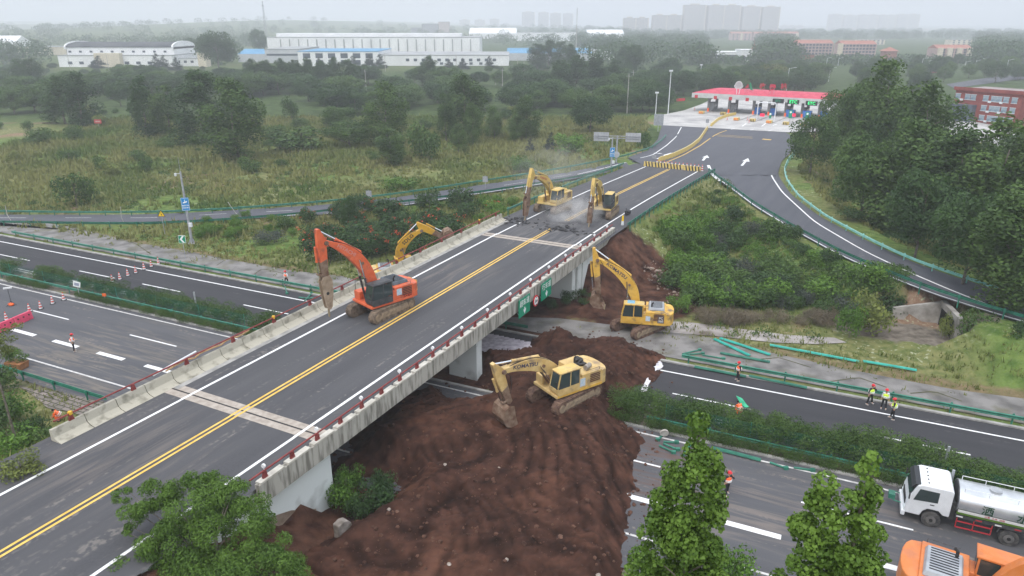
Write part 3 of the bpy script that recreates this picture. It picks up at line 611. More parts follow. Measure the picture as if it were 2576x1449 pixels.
def excavator(name_label, loc, th_t, th_u, col, cabc, cwc, cover, elbow, tip, stop, send, tool, text='', model='', trackm=MUD, sc=1., textc=(.03, .03, .035), textsize=.5, group='excavators demolishing the bridge', textside=1, bucket_dir=None, engine_open=False, cw_label=None, extra=None, hide_tracks_z=0., breaker_dir=None, toolm=None, stickdirt=True, tl=4.9, cabgrey=None):
    T = thing('excavator', name_label, 'excavator', loc, radians(th_t), group); rel = radians(th_u - th_t)
    def up(o): o.rotation_euler = (0, 0, rel); return o
    # tracks
    for s in (-1, 1):
        y = s * 1.3; st = stadium(tl, .5, 12); q = MB(); inner = [(x, .07 + (z - .0) * .86) for x, z in stadium(tl - .14, .5, 12)]
        q.prism([(x, z) for x, z in st], y - .3, y + .3); 
        P = st + [st[0]]; L = [0]
        for a, b in zip(P, P[1:]): L.append(L[-1] + sqrt((a[0] - b[0]) ** 2 + (a[1] - b[1]) ** 2))
        n = 50
        for i in range(n):
            d = L[-1] * i / n; k = max(j for j in range(len(P) - 1) if L[j] <= d + 1e-9); f = (d - L[k]) / (L[k + 1] - L[k] + 1e-9)
            x, z = P[k][0] + (P[k + 1][0] - P[k][0]) * f, P[k][1] + (P[k + 1][1] - P[k][1]) * f; dx, dz = P[k + 1][0] - P[k][0], P[k + 1][1] - P[k][1]; l = sqrt(dx * dx + dz * dz)
            q.bar((x - dx / l * .085, y, z - dz / l * .085), (x + dx / l * .05, y, z + dz / l * .05), .64, .075)
        tr = q.build('track', trackm, T)
        q = MB(); q.taper((0, y + s * .25, .3), (tl - 1.5, .16), (0, y + s * .25, .78), (tl - 1.9, .14)); q.bar((-tl / 2 + .9, y + s * .3, .5), (tl / 2 - .9, y + s * .3, .5), .1, .3); q.build('track_frame', mat('mud_dried_frame', (.20, .15, .10), (.33, .25, .17), 3, .9, det=8), tr)
        for x in (-tl / 2 + .5, tl / 2 - .5): q = MB(); q.tube((x, y + s * .1, .5), (x, y + s * .345, .5), .33, .30, n=16); q.build('track_wheel', MATS['mud_dried_frame'], tr)
        q = MB()
        for k in range(7): x = -tl / 2 + 1.0 + k * (tl - 2) / 6; q.tube((x, y, .17), (x, y + s * .33, .17), .1, n=8)
        tag(q.build('track_rollers', trackm, tr))
    q = MB(); q.box((0, 0, .62), (2.0, 2.1, .34)); q.bar((-1.1, -1.1, .6), (1.1, 1.1, .6), .5, .3); q.bar((1.1, -1.1, .6), (-1.1, 1.1, .6), .5, .3); q.tube((0, 0, .75), (0, 0, 1.12), .75, n=20); q.build('undercarriage', trackm, T)
    # upper body
    q = MB(); q.box((-.3, 0, 1.22), (4.2, 2.86, .22)); up(q.build('platform', cwc if cabc is DARKFR else col, T, bevel=.03))
    if cabc is DARKFR: T.children[-1].data.materials[0] = DARKFR
    q = MB(); q.box((-1.45, -.02, 1.86), (1.9, 2.84, 1.06)); q.box((.55, -1.02, 1.68), (2.1, .8, .7)); q.box((-.3, .95, 1.75), (.9, .95, .84)); bd = up(q.build('engine_housing', col, T, bevel=.05))
    gr = MB()
    for k in range(5): gr.box((-1.75, 1.425, 1.62 + k * .14), (.95, .02, .085))
    gr.build('side_grille', mat('grille_dark', (.10, .045, .03) if cabc is DARKFR else (.09, .08, .06)), bd)
    pts = [(-2.38, -1.43), (-2.38, 1.43)] + [(-2.45 - .72 * cos(a) ** .6, 1.43 * sin(a)) for a in (1.2, .8, .4, 0, -.4, -.8, -1.2)]
    q = MB(); n = len(pts); q.add([(x, y, 1.12) for x, y in pts] + [(x, y, 2.3) for x, y in pts], [tuple(range(n - 1, -1, -1)), tuple(range(n, 2 * n))] + [(i, (i + 1) % n, n + (i + 1) % n, n + i) for i in range(n)])
    for i, f in enumerate(q.f): q.f[i] = tuple(f)
    cw = up(q.build('counterweight', cwc, T, bevel=.06))
    if not engine_open:
        q = MB(); q.taper((-1.5, -.1, 2.39), (1.55, 2.1, 0), (-1.5, -.1, 2.66), (1.35, 1.85, 0)); ec = up(q.build('engine_cover', cover, T, bevel=.05))
        q = MB()
        for i in range(9): q.box((-1.5, -.85 + i * .19, 2.668), (1.1, .07, .012))
        q.build('cover_vents', mat('vent_black', (.012, .012, .014)), ec)
    else:
        q = MB(); q.box((-1.3, -.15, 2.36), (1.5, 1.9, .05))
        for k in range(9): q.tube((U(-1.9, -.8), U(-.9, .5), 2.42), (U(-1.9, -.8), U(-.9, .5), 2.62), .09, n=7)
        for k in range(4): q.box((U(-1.8, -.9), U(-.8, .4), 2.5), (.35, .3, .28))
        up(q.build('engine', mat('engine_dark', (.02, .02, .022), (.06, .055, .05), 5, .5), T))
        q = MB(); q.tube((-1.75, .75, 2.62), (-1.15, .95, 2.62), .19, n=14); up(q.build('air_filter', mat('filter_grey', (.35, .32, .28), (.22, .18, .15), 4, .6), T))
    q = MB(); q.tube((-1.05, .55 if not engine_open else -.2, 2.35), (-1.05, .55 if not engine_open else -.2, 2.95), .07, n=8); q.tube((-1.05, .55 if not engine_open else -.2, 2.95), (-1.2, .55 if not engine_open else -.2, 3.08), .07, n=8); up(q.build('exhaust_pipe', BLACK, T))
    q = MB(); q.path([(1.45, -1.38, 2.0), (1.45, -1.38, 2.75), (.5, -1.38, 2.75), (.5, -1.38, 2.0)], .022, 5); q.path([(-2.2, 1.35, 2.35), (-2.2, 1.35, 2.6), (-.9, 1.35, 2.6)], .018, 5); up(q.build('grab_rail', DARKFR, T))
    # cab
    q = MB(); q.prism([(-.28, 1.3), (1.62, 1.3), (1.78, 1.55), (1.8, 1.85), (-.28, 1.85)], .48, 1.48)
    for x, z1, x2 in ((-.24, 1.8, -.24), (.62, 1.8, .6), (1.74, 1.85, 1.5)):
        for y in (.52, 1.44): q.bar((x, y, z1), (x2, y, 3.0), .09, .09)
    q.box((.62, .98, 3.05), (1.95, 1.04, .1)); q.box((-.26, .98, 2.1), (.05, .96, .6)); cb = up(q.build('cab', cabc, T, bevel=.02))
    rf = MB(); rf.taper((.6, .98, 3.1), (1.9, 1.0), (.6, .98, 3.18), (1.5, .75)); rf.build('roof', cabgrey or cabc, cb, bevel=.02)
    for nm, P in (('windscreen', [(1.745, .55, 1.87), (1.745, 1.41, 1.87), (1.51, 1.41, 2.98), (1.51, .55, 2.98)]), ('side_window', [(.66, 1.46, 1.4), (1.68, 1.46, 1.6), (1.47, 1.46, 2.96), (.64, 1.46, 2.96)]), ('side_window', [(-.2, 1.46, 1.9), (.56, 1.46, 1.9), (.56, 1.46, 2.96), (-.2, 1.46, 2.96)]), ('side_window', [(-.2, .5, 1.9), (1.65, .5, 1.9), (1.47, .5, 2.96), (-.2, .5, 2.96)]), ('rear_window', [(-.29, .6, 2.3), (-.29, 1.38, 2.3), (-.29, 1.38, 2.95), (-.29, .6, 2.95)])):
        a, b, c_, d_ = [Vector(v) for v in P]; nn = (b - a).cross(c_ - a).normalized() * .012; q = MB(); q.add([a - nn, b - nn, c_ - nn, d_ - nn, a + nn, b + nn, c_ + nn, d_ + nn], [(3, 2, 1, 0), (4, 5, 6, 7), (0, 1, 5, 4), (1, 2, 6, 5), (2, 3, 7, 6), (3, 0, 4, 7)]); q.build(nm, GLASS, cb)
    q = MB(); q.box((.45, .98, 1.95), (.55, .55, .2)); q.box((.2, .98, 2.3), (.16, .5, .7)); q.build('seat', mat('seat_grey', (.2, .2, .2), (.28, .28, .27), 3, .8), cb)
    q = MB(); q.path([(1.72, 1.5, 2.0), (2.0, 1.62, 2.05), (2.0, 1.62, 2.3)], .018, 5); q.box((2.0, 1.63, 2.45), (.04, .2, .32)); q.build('mirror', BLACK, cb)
    # boom
    F = (.35, 1.95); n = 14; C = bez((F, elbow, tip), n); 
    ctrl = (2 * elbow[0] - .5 * (F[0] + tip[0]), 2 * elbow[1] - .5 * (F[1] + tip[1])); ctrl = ((ctrl[0] + elbow[0]) / 2, (ctrl[1] + elbow[1]) / 2); C = bez((F, ctrl, tip), n)
    H = [.2 + .30 * sin(pi * min(1, (i / n) / .9)) ** .8 + (.0 if i < n else .02) for i in range(n + 1)]; H = [max(.2, h) for h in H]
    q = MB(); q.prism(ribbon2(C, H), -.29, .21); bo = up(q.build('boom', col, T, bevel=.015))
    q = MB(); q.tube((tip[0], -.36, tip[1]), (tip[0], .28, tip[1]), .17, n=12); q.tube((C[6][0], -.4, C[6][1]), (C[6][0], .32, C[6][1]), .12, n=10); q.build('boom_pin', EARTHY, bo)
    def cyl(name, a, b, y, r=.09, fr=.55, parent=None, m1=None):
        A, B = Vector((a[0], y, a[1])), Vector((b[0], y, b[1])); Mx = A.lerp(B, fr); q = MB(); q.tube(A, Mx, r, n=10); q.tube(Mx - (Mx - A).normalized() * .12, Mx, r * 1.2, n=10); c = q.build(name, m1 or col, parent or T); c2 = MB(); c2.tube(Mx, B, r * .62, n=8); c2.build('piston_rod', CHROME, c)
        if parent is None: up(c)
        return c
    for y in (-.42, .34): cyl('boom_cylinder', (1.15, 1.45), C[7], y, m1=DARKFR if cabc is DARKFR else EARTHY)
    dt = Vector((tip[0] - C[7][0], tip[1] - C[7][1])).normalized(); nn = Vector((-dt.y, dt.x)); 
    if nn.y < 0: nn = -nn
    base = (C[7][0] + nn.x * .62, C[7][1] + nn.y * .62); cyl('arm_cylinder', base, stop, -.04, .11, .6)
    q = MB(); q.bar((C[7][0] + nn.x * .4, -.04, C[7][1] + nn.y * .4), (base[0], -.04, base[1]), .3, .12); q.build('cylinder_mount', col, bo)
    for yy in (.12, -.2):
        hz = MB(); hz.path([(c[0] + nn.x * (H[i] + .05), yy, c[1] + nn.y * (H[i] + .05)) for i, c in enumerate(C) if 2 <= i <= n - 1], .025, 5); hz.build('hydraulic_hose', HOSE, bo)
    # arm
    sd = Vector((send[0] - stop[0], send[1] - stop[1])).normalized(); Ls = sqrt((send[0] - stop[0]) ** 2 + (send[1] - stop[1]) ** 2)
    sn = Vector((-sd.y, sd.x)); off = (Vector(tip) - Vector(stop)).dot(sd); side = (Vector(tip) - Vector(stop)).dot(sn); sg = 1 if side >= 0 else -1
    def sp(a, b): v = Vector(stop) + sd * a + sn * b * sg; return (v.x, v.y)
    wd = min(.62, abs(side) + .28)
    poly = [sp(-.08, -.12), sp(-.08, .12), sp(off - .2, abs(side) + .1), sp(off, abs(side) + .22), sp(off + .35, wd * .75), sp(Ls, .22), sp(Ls + .12, 0), sp(Ls, -.2), sp(off + .5, -.28), sp(off - .1, -.22)]
    q = MB(); q.prism(poly, -.24, .16); ar = up(q.build('arm', col, T, bevel=.015))
    if stickdirt: q = MB(); q.prism([sp(Ls * .62, .33), sp(Ls, .235), sp(Ls + .14, 0), sp(Ls, -.215), sp(Ls * .66, -.26)], -.25, .17); q.build('arm_dirt', EARTHY, ar)
    bc = sp(off + .1, -.42); be = sp(Ls - .35, -.5); cyl('tool_cylinder', bc, be, -.04, .09, .55)
    q = MB(); q.bar((be[0], .2, be[1]), (sp(Ls - .3, -.1)[0], .2, sp(Ls - .3, -.1)[1]), .06, .14); q.bar((be[0], -.28, be[1]), (sp(Ls - .3, -.1)[0], -.28, sp(Ls - .3, -.1)[1]), .06, .14); q.tube((be[0], -.32, be[1]), (be[0], .24, be[1]), .07, n=8); up(q.build('linkage', EARTHY, T))
    hp = MB(); hp.path([(sp(off, .5)[0], .2, sp(off, .5)[1]), (sp(off + .5, .75)[0], .24, sp(off + .5, .75)[1]), (sp(off + 1.2, .62)[0], .26, sp(off + 1.2, .62)[1]), (sp(Ls * .8, .3)[0], .24, sp(Ls * .8, .3)[1])], .025, 5); hp.build('hydraulic_hose', HOSE, ar)
    # tool
    tm = toolm or EARTHY
    if tool == 'breaker':
        D = Vector(breaker_dir) - Vector(send); LB = D.length; D.normalize(); Nn = Vector((-D.y, D.x))
        def tp(a, b): v = Vector(send) + D * a + Nn * b; return (v.x, v.y)
        hb = LB * .78
        q = MB(); q.prism([tp(-.15, -.28), tp(-.1, .32), tp(.25, .48), tp(hb * .5, .42), tp(hb - .1, .2), tp(hb, .08), tp(hb, -.1), tp(hb - .2, -.24), tp(hb * .45, -.46), tp(.3, -.46)], -.30, -.24)
        q.prism([tp(-.15, -.28), tp(-.1, .32), tp(.25, .48), tp(hb * .5, .42), tp(hb - .1, .2), tp(hb, .08), tp(hb, -.1), tp(hb - .2, -.24), tp(hb * .45, -.46), tp(.3, -.46)], .16, .22)
        q.prism([tp(.3, -.3), tp(.3, .3), tp(hb - .1, .1), tp(hb - .1, -.12)], -.24, .16); br = up(q.build('breaker_housing', tm, T, bevel=.012))
        q = MB(); a, b = tp(hb - .1, 0), tp(LB - .12, 0); q.tube((a[0], -.04, a[1]), (b[0], -.04, b[1]), .08, n=10); c = tp(LB, 0); q.tube((b[0], -.04, b[1]), (c[0], -.04, c[1]), .08, .02, n=10); q.build('chisel', mat('worn_chisel', (.22, .17, .10), (.32, .25, .16), 4, .6), br)
        q = MB(); a = tp(hb * .48, .05)
        for dy in (.225,): q.tube((a[0], dy - .004, a[1]), (a[0], dy + .006, a[1]), .13, n=10)
        q.build('housing_hole', BLACK, br)
    else:
        D = Vector(bucket_dir) - Vector(send); LB = D.length; D.normalize(); Nn = Vector((-D.y, D.x))
        def tp(a, b): v = Vector(send) + D * a + Nn * b; return (v.x, v.y)
        outer = [tp(-.1, .35), tp(.05, .75), tp(LB * .4, 1.05), tp(LB * .8, .85), tp(LB, .3), tp(LB * 1.02, -.1)]; inner = [tp(LB * .93, -.05), tp(LB * .9, .3), tp(LB * .72, .72), tp(LB * .4, .9), tp(.15, .65), tp(.0, .3)]
        if tool == 'bucket_back': flip = lambda P: P
        w = .72; q = MB(); q.prism(outer + inner, -w - .04, w - .04)
        side_ = outer + [tp(LB * .5, .0), tp(.05, -.05)]
        q.prism(side_, -w - .07, -w - .04); q.prism(side_, w - .04, w - .01)
        bk = up(q.build('bucket', tm, T, bevel=.012)); q = MB()
        for k in range(5): y = -w + .1 + k * (2 * w - .28) / 4; a, b = tp(LB * .98, 0), tp(LB * 1.16, -.14); q.bar((a[0], y, a[1]), (b[0], y, b[1]), .1, .06)
        q.build('bucket_teeth', mat('worn_chisel', (.22, .17, .10), (.32, .25, .16), 4, .6), bk)
    if text:
        i0 = 10; c0, c1 = C[i0 - 2], C[i0 + 2]; ang = atan2(c1[1] - c0[1], c1[0] - c0[0]); mid = C[i0]; tmat = mat('boom_letters_%d' % int(textc[0] * 100), textc)
        if textside > 0: M = facing(0, 1) @ Matrix.Rotation(-(ang) if 1 else 0, 3, 'Z'); y = .216
        else: M = facing(0, -1) @ Matrix.Rotation(ang, 3, 'Z'); y = -.296
        up(writing(text, textsize, tmat, T, (mid[0], y, mid[1]), M, 'boom_lettering', bold=True, xs=1.15))
    if model: up(writing(model[0], model[1], mat('model_letters_%d' % int(model[3][0] * 100), model[3]), T, model[2], facing(0, 1), 'side_lettering', bold=True))
    if extra:
        for nm, c, d, mm in extra: q = MB(); q.box(c, d); up(q.build(nm, mm, T))
    if sc != 1: T.scale = (sc,) * 3
    return T
def paint(n, c, c2, dirt=(.16, .11, .07)): return mat(n, c, c2, 2.0, .5, det=8, c3=dirt, sc3=1.3, spec=.4)
ORANGE = paint('orange_paint', (.62, .105, .035), (.70, .15, .06), (.35, .09, .05))
YEL_A = paint('deep_yellow_paint', (.60, .34, .05), (.68, .42, .08))
YEL_B = paint('faded_yellow_paint', (.52, .34, .12), (.62, .45, .2), (.3, .21, .12))
YEL_C = paint('dusty_yellow_paint', (.55, .38, .10), (.62, .45, .16), (.4, .3, .16))
YEL_D = paint('amber_paint', (.50, .27, .015), (.58, .33, .03), (.3, .18, .05))
GREYC = mat('grey_cover_paint', (.28, .30, .33), (.38, .40, .42), 2, .6)
DKCOV = mat('slate_cover_paint', (.07, .085, .10), (.12, .14, .16), 2, .45)
PAPER = mat('white_sticker', (.6, .62, .64), (.35, .5, .62), 6, .6)
BLUEST = mat('blue_sticker', (.08, .3, .5), (.3, .5, .6), 9, .5)
excavator('orange excavator with a hydraulic breaker working on the bridge deck', (-11.0, 55.3, 5.204), 236, 224, ORANGE, DARKFR, ORANGE, DKCOV, (1.7, 5.35), (4.6, 7.05), (5.15, 8.15), (4.85, 4.3), 'breaker', 'HITACHI', ('ZX400', .3, (-1.75, 1.44, 1.44), (.25, .03, .02)), MUD, textc=(.6, .25, .2), textsize=.42, breaker_dir=(4.8, .9), toolm=mat('tan_breaker_steel', (.25, .18, .12), (.38, .29, .21), 2.5, .8, det=8),
    extra=[('sticker', (-.95, 1.43, 1.95), (.5, .012, .55), PAPER), ('rear_band', (-3.16, .3, 1.85), (.05, 1.2, .9), YEL_A)])
excavator('yellow excavator reaching up beside the dug out far abutment, white disc on its boom', (12.4, 63.5, .02), 220, 169, YEL_A, YEL_A, YEL_A, GREYC, (1.15, 5.15), (4.3, 6.85), (4.72, 7.95), (4.1, 3.6), 'bucket', 'KOMATSU', ('PC\n360', .3, (-1.95, 1.44, 1.72), (.6, .6, .58)), MUDRED, textc=(.05, .05, .09), textsize=.44, bucket_dir=(3.6, 2.2), cabgrey=YEL_C,
    extra=[('sticker', (-.75, 1.43, 1.75), (.42, .012, .5), PAPER), ('sticker', (.9, .98, 3.19), (.7, .8, .012), BLUEST), ('black_panel', (-1.95, 1.428, 1.75), (.6, .01, .75), mat('panel_grey', (.12, .12, .12)))])
excavator('faded yellow excavator on the dirt pile with open engine bay and lowered bucket', (3.9, 47.0, 1.64), 224, 214, YEL_B, YEL_B, YEL_B, GREYC, (2.35, 3.75), (5.5, 3.85), (6.25, 4.55), (5.0, 1.3), 'bucket', 'KOMATSU', None, MUDRED, textc=(.05, .045, .05), textsize=.4, bucket_dir=(4.7, -.45), engine_open=True, cabgrey=YEL_C,
    extra=[('sticker', (-.55, 1.43, 1.8), (.5, .012, .62), PAPER), ('skirt', (-.35, 1.44, 1.25), (4.1, .03, .18), YEL_A)])
excavator('pale yellow excavator with a breaker at the far end of the left parapet', (5.4, 91.1, zO(5.4, 91.1)), 236, 238, YEL_C, YEL_C, YEL_C, YEL_C, (1.6, 4.4), (5.0, 5.25), (5.6, 6.4), (6.6, 3.1), 'breaker', 'KOMATSU', None, MUD, textc=(.45, .12, .1), textsize=.34, breaker_dir=(7.2, .1), tl=4.6)
excavator('yellow and black excavator with a breaker raising dust on the overpass', (11.6, 88.6, zO(11.6, 88.6)), 248, 249, YEL_C, DARKFR, YEL_C, DKCOV, (2.2, 4.6), (4.3, 4.9), (5.0, 5.7), (5.7, 2.6), 'breaker', '', None, MUD, breaker_dir=(6.6, -.05), tl=4.6, cabgrey=YEL_C)
excavator('amber excavator standing on the ground behind the left parapet, its boom rising over it', (-12.8, 75.8, .0), 60, 14, YEL_D, YEL_D, YEL_C, GREYC, (.15, 4.75), (2.75, 6.35), (2.35, 7.2), (5.1, 5.45), 'bucket', 'SDLG', None, MUD, textc=(.03, .03, .035), textsize=.55, textside=-1, bucket_dir=(6.3, 5.2))
excavator('orange excavator with a grey engine cover in the lower right corner, partly outside the picture', (22.9, 27.4, .01), 155, -32, paint('light_orange_paint', (.58, .17, .035), (.62, .21, .07), (.5, .17, .07)), MATS['light_orange_paint'], MATS['light_orange_paint'], GREYC, (2.2, 4.6), (5.4, 4.0), (6.1, 4.8), (6.2, 1.4), 'bucket', '', None, MUD, bucket_dir=(5.4, .3), sc=1.12)
# ---------------------------------------------------------------- the dumped red earth
def pip(X, Y, P):
    ins = np.zeros(X.shape, bool); n = len(P)
    for i in range(n):
        x1, y1 = P[i][0], P[i][1]; x2, y2 = P[(i + 1) % n][0], P[(i + 1) % n][1]
        c = ((y1 > Y) != (y2 > Y)) & (X < (x2 - x1) * (Y - y1) / (y2 - y1 + 1e-12) + x1); ins ^= c
    return ins
def dist_poly(X, Y, P):
    D = np.full(X.shape, 1e9); n = len(P)
    for i in range(n):
        ax, ay = P[i][0], P[i][1]; bx, by = P[(i + 1) % n][0] - ax, P[(i + 1) % n][1] - ay
        t = np.clip(((X - ax) * bx + (Y - ay) * by) / (bx * bx + by * by + 1e-12), 0, 1); D = np.minimum(D, np.hypot(X - ax - t * bx, Y - ay - t * by))
    return D
MP = [at(x, y) for x, y in [(560, 1560), (690, 1425), (830, 1345), (905, 1290), (985, 1250), (1000, 1215), (930, 1195), (850, 1180), (880, 1100), (980, 1010), (1100, 978), (1130, 1006), (1215, 1010), (1222, 985), (1185, 962), (1175, 905), (1205, 880), (1270, 890), (1338, 884), (1350, 848), (1385, 842), (1440, 852), (1530, 846), (1600, 862), (1658, 905), (1638, 945), (1602, 985), (1572, 1008), (1565, 1075), (1612, 1112), (1600, 1165), (1602, 1215), (1592, 1300), (1560, 1400), (1520, 1600)]]
def vnoise(X, Y, s, seed):        # smooth value noise
    rs = np.random.RandomState(seed); T = rs.rand(64, 64); x = X * s; y = Y * s; xi = np.floor(x).astype(int); yi = np.floor(y).astype(int); fx = x - xi; fy = y - yi; fx = fx * fx * (3 - 2 * fx); fy = fy * fy * (3 - 2 * fy)
    g = lambda a, b: T[a % 64, b % 64]
    return (g(xi, yi) * (1 - fx) + g(xi + 1, yi) * fx) * (1 - fy) + (g(xi, yi + 1) * (1 - fx) + g(xi + 1, yi + 1) * fx) * fy
X_, Y_ = np.meshgrid(np.arange(-16, 20, .125), np.arange(18, 68, .125))
def track(X, Y):      # bucket scrapes and crawler tracks fanning out from where the digger works
    Xd = X + (vnoise(X, Y, .2, 31) - .5) * 5; Yd = Y + (vnoise(X, Y, .2, 32) - .5) * 5; ang = np.arctan2(Yd - 53, Xd - 4.); rr = np.hypot(Xd - 4, Yd - 53)
    t1 = np.abs(np.sin(ang * 31)) ** .7; m1 = np.clip((vnoise(X, Y, .17, 33) - .36) * 6, 0, 1) * np.clip((rr - 6) / 5, 0, 1)
    q = (Xd * .8 + Yd * .6); t2 = np.abs(np.sin(q * 3.9 + 1.5 * np.sin(Xd * .3))); m2 = np.clip((vnoise(X, Y, .15, 34) - .55) * 7, 0, 1)
    return np.clip(.5 + (t1 - .6) * m1 * .8 * (.4 + 1.2 * vnoise(X, Y, 1.1, 37)) + (t2 - .6) * m2 * .4 + (vnoise(X, Y, 1.3, 38) - .5) * .45 + (vnoise(X, Y, 2.9, 35) - .5) * .4 + (vnoise(X, Y, 6.5, 36) - .5) * .4, 0, 1)
def mound_h(X, Y):
    Xw = X + (vnoise(X, Y, .45, 1) - .5) * 1.3 + (vnoise(X, Y, 1.7, 11) - .5) * .5 + (vnoise(X, Y, 4.5, 21) - .5) * .25; Yw = Y + (vnoise(X, Y, .45, 2) - .5) * 1.3 + (vnoise(X, Y, 1.7, 12) - .5) * .5 + (vnoise(X, Y, 4.5, 22) - .5) * .25
    ins = pip(Xw, Yw, MP); D = dist_poly(Xw, Yw, MP) * np.where(ins, 1, -1)
    r = np.hypot(X - 3.9, Y - 47.0); h = 1.0 + .72 * np.clip((8.5 - r) / 4, 0, 1)
    q = at(1420, 868); h = h + .5 * np.exp(-((X - q.x) ** 2 + (Y - q.y) ** 2) / 8); q2 = at(1010, 1100); h = h + .7 * np.exp(-((X - q2.x) ** 2 + (Y - q2.y) ** 2) / 22)
    q3 = at(760, 1449); h = h + .5 * np.exp(-((X - q3.x) ** 2 + (Y - q3.y) ** 2) / 9)
    b = np.hypot(X + .2, Y - 44.3); h = h - .45 * np.exp(-b * b / 2.5)
    rel = np.clip((r - 3.4) / 2, .12, 1)
    n = (vnoise(X, Y, .45, 3) - .5) * .6 * rel + (vnoise(X, Y, 2.6, 41) - .5) * .14 * rel + (vnoise(X, Y, 1.4, 4) - .5) * .22 * rel + (vnoise(X, Y, 3.7, 5) - .5) * .12 + (vnoise(X, Y, 7, 6) - .5) * .06
    tk = track(X, Y); n = n + .10 * (tk - .5) * np.clip((r - 4) / 3, 0, 1) + (vnoise(X, Y, 4.9, 7) - .5) * .16 * (vnoise(X, Y, .5, 8) > .45)
    z = np.minimum(h, np.maximum(D, 0) * (.3 + .14 * np.clip(D, 0, 2.6))) + n * np.clip(D / 1.2, 0, 1)
    return np.where(D > -.35, np.maximum(z, .0) + .012 + .05 * np.clip(D / .4, 0, 1), -9.), D
MH, MDD = mound_h(X_, Y_); my_, mx_ = X_.shape
ok = MH > -1; ix = -np.ones(X_.shape, int); ix[ok] = np.arange(ok.sum()); Zm = np.where(MDD < 0, .012 + MDD * .3, MH)
q = np.stack([ix[:-1, :-1], ix[:-1, 1:], ix[1:, 1:], ix[1:, :-1]], -1).reshape(-1, 4); q = q[(q >= 0).all(1)]
me = bpy.data.meshes.new('earth_mound'); me.from_pydata(np.stack([X_[ok], Y_[ok], Zm[ok]], -1).tolist(), [], q.tolist()); me.polygons.foreach_set('use_smooth', [True] * len(q))
SOIL = mat('red_earth', (.021, .0102, .0074), (.056, .0258, .0178), .8, .97, space='w', det=15, bump=1., lo=.3, hi=.66, c3=(.075, .034, .022), sc3=.22, spec=.1)
ta = me.attributes.new('tint', 'FLOAT', 'POINT'); ta.data.foreach_set('value', track(X_[ok], Y_[ok]).astype(np.float32)); t = SOIL.node_tree; pz = t.nodes['Principled BSDF']; src = pz.inputs['Base Color'].links[0].from_socket
at2 = t.nodes.new('ShaderNodeAttribute'); at2.attribute_name = 'tint'; mr = t.nodes.new('ShaderNodeMapRange'); mr.inputs[1].default_value = .1; mr.inputs[2].default_value = .9; mr.inputs[3].default_value = .55; mr.inputs[4].default_value = 1.45; lk(t, at2.outputs['Fac'], mr.inputs[0]); vm = t.nodes.new('ShaderNodeVectorMath'); vm.operation = 'SCALE'; lk(t, src, vm.inputs[0]); lk(t, mr.outputs[0], vm.inputs['Scale']); lk(t, vm.outputs[0], pz.inputs['Base Color'])  # lighter ridges, darker troughs: dry and moist soil, plus relief shading put into colour
me.materials.append(SOIL); o = bpy.data.objects.new('earth_mound', me); COL.objects.link(o); tag(o, kind='structure')
def mz(x, y):
    h, d = mound_h(np.array([[x]]), np.array([[y]])); return max(float(h[0, 0]), 0)
def rockmesh(mb, c, r, n=6):
    vs = []; k = MB(); k.ball((0, 0, 0), r, n, 4)
    k.v = [(v[0] * U(.6, 1.2) + c[0], v[1] * U(.6, 1.2) + c[1], v[2] * U(.5, .9) + c[2]) for v in k.v]; mb.add(k.v, k.f)
cl = MB(); tries = 0; n = 0
while n < 3800:
    x, y = U(-15, 19), U(19, 66); 
    j, i = int((y - 18) / .125), int((x + 16) / .125)
    sp_ = n % 5 == 0
    if (MDD[j, i] < -1.6 or MDD[j, i] > .1 if sp_ else (not ok[j, i] or MDD[j, i] < -.2)): continue
    r = .025 + .15 * R() ** 6; rockmesh(cl, (x, y, max(MH[j, i], .0) + r * .2), r, 5); n += 1
tag(cl.build('soil_clods', mat('soil_clod', (.035, .015, .010), (.12, .06, .04), 2, .95, space='w'), smooth=False), kind='stuff')
PALE_ROCK = mat('pale_rubble', (.22, .18, .15), (.42, .37, .33), 2, .95)
for k, (px, py, r, lab) in enumerate([(1505, 1445, .28, 'pale rock by the weeds at the lower edge of the dirt pile'), (1275, 1418, .22, 'small upright pale stone near the bottom edge of the dirt'), (1130, 1433, .2, 'pale stone at the bottom left of the dirt pile'), (1255, 1182, .16, 'small dusty stone in the middle of the dirt'), (1410, 1352, .3, 'brown boulder lying low on the dirt pile'), (980, 1295, .22, 'block of broken rubble on the dirt near the weeds'), (1000, 1302, .2, 'brown lump of rubble touching the broken block'), (1120, 1182, .2, 'tan stone on the left of the dirt pile')]):
    p = at(px, py, .8); q = MB(); r *= .62; rockmesh(q, (0, 0, 0), r, 8); o = q.build('rock', PALE_ROCK if k not in (4, 6) else mat('brown_rock', (.1, .055, .04), (.18, .1, .07), 3, .95)); o.location = (p.x, p.y, mz(p.x, p.y) + r * .25); tag(o, lab, 'rock', 'stones lying on the dirt')
rb = MB(); k = 0
while k < 120:
    f = R(); px, py = 1590 + 115 * f + random.gauss(0, 12), 630 + 120 * f + random.gauss(0, 10); p = at(px, py, 1.5)
    for _ in range(4): z = gz(p.x, p.y); p = at(px, py, z)
    rockmesh(rb, (p.x, p.y, p.z + .02), .05 + .2 * R() ** 3, 6); k += 1
tag(rb.build('rubble', mat('pinkish_rubble', (.16, .11, .085), (.36, .29, .24), 1.5, .95, space='w')), kind='stuff')
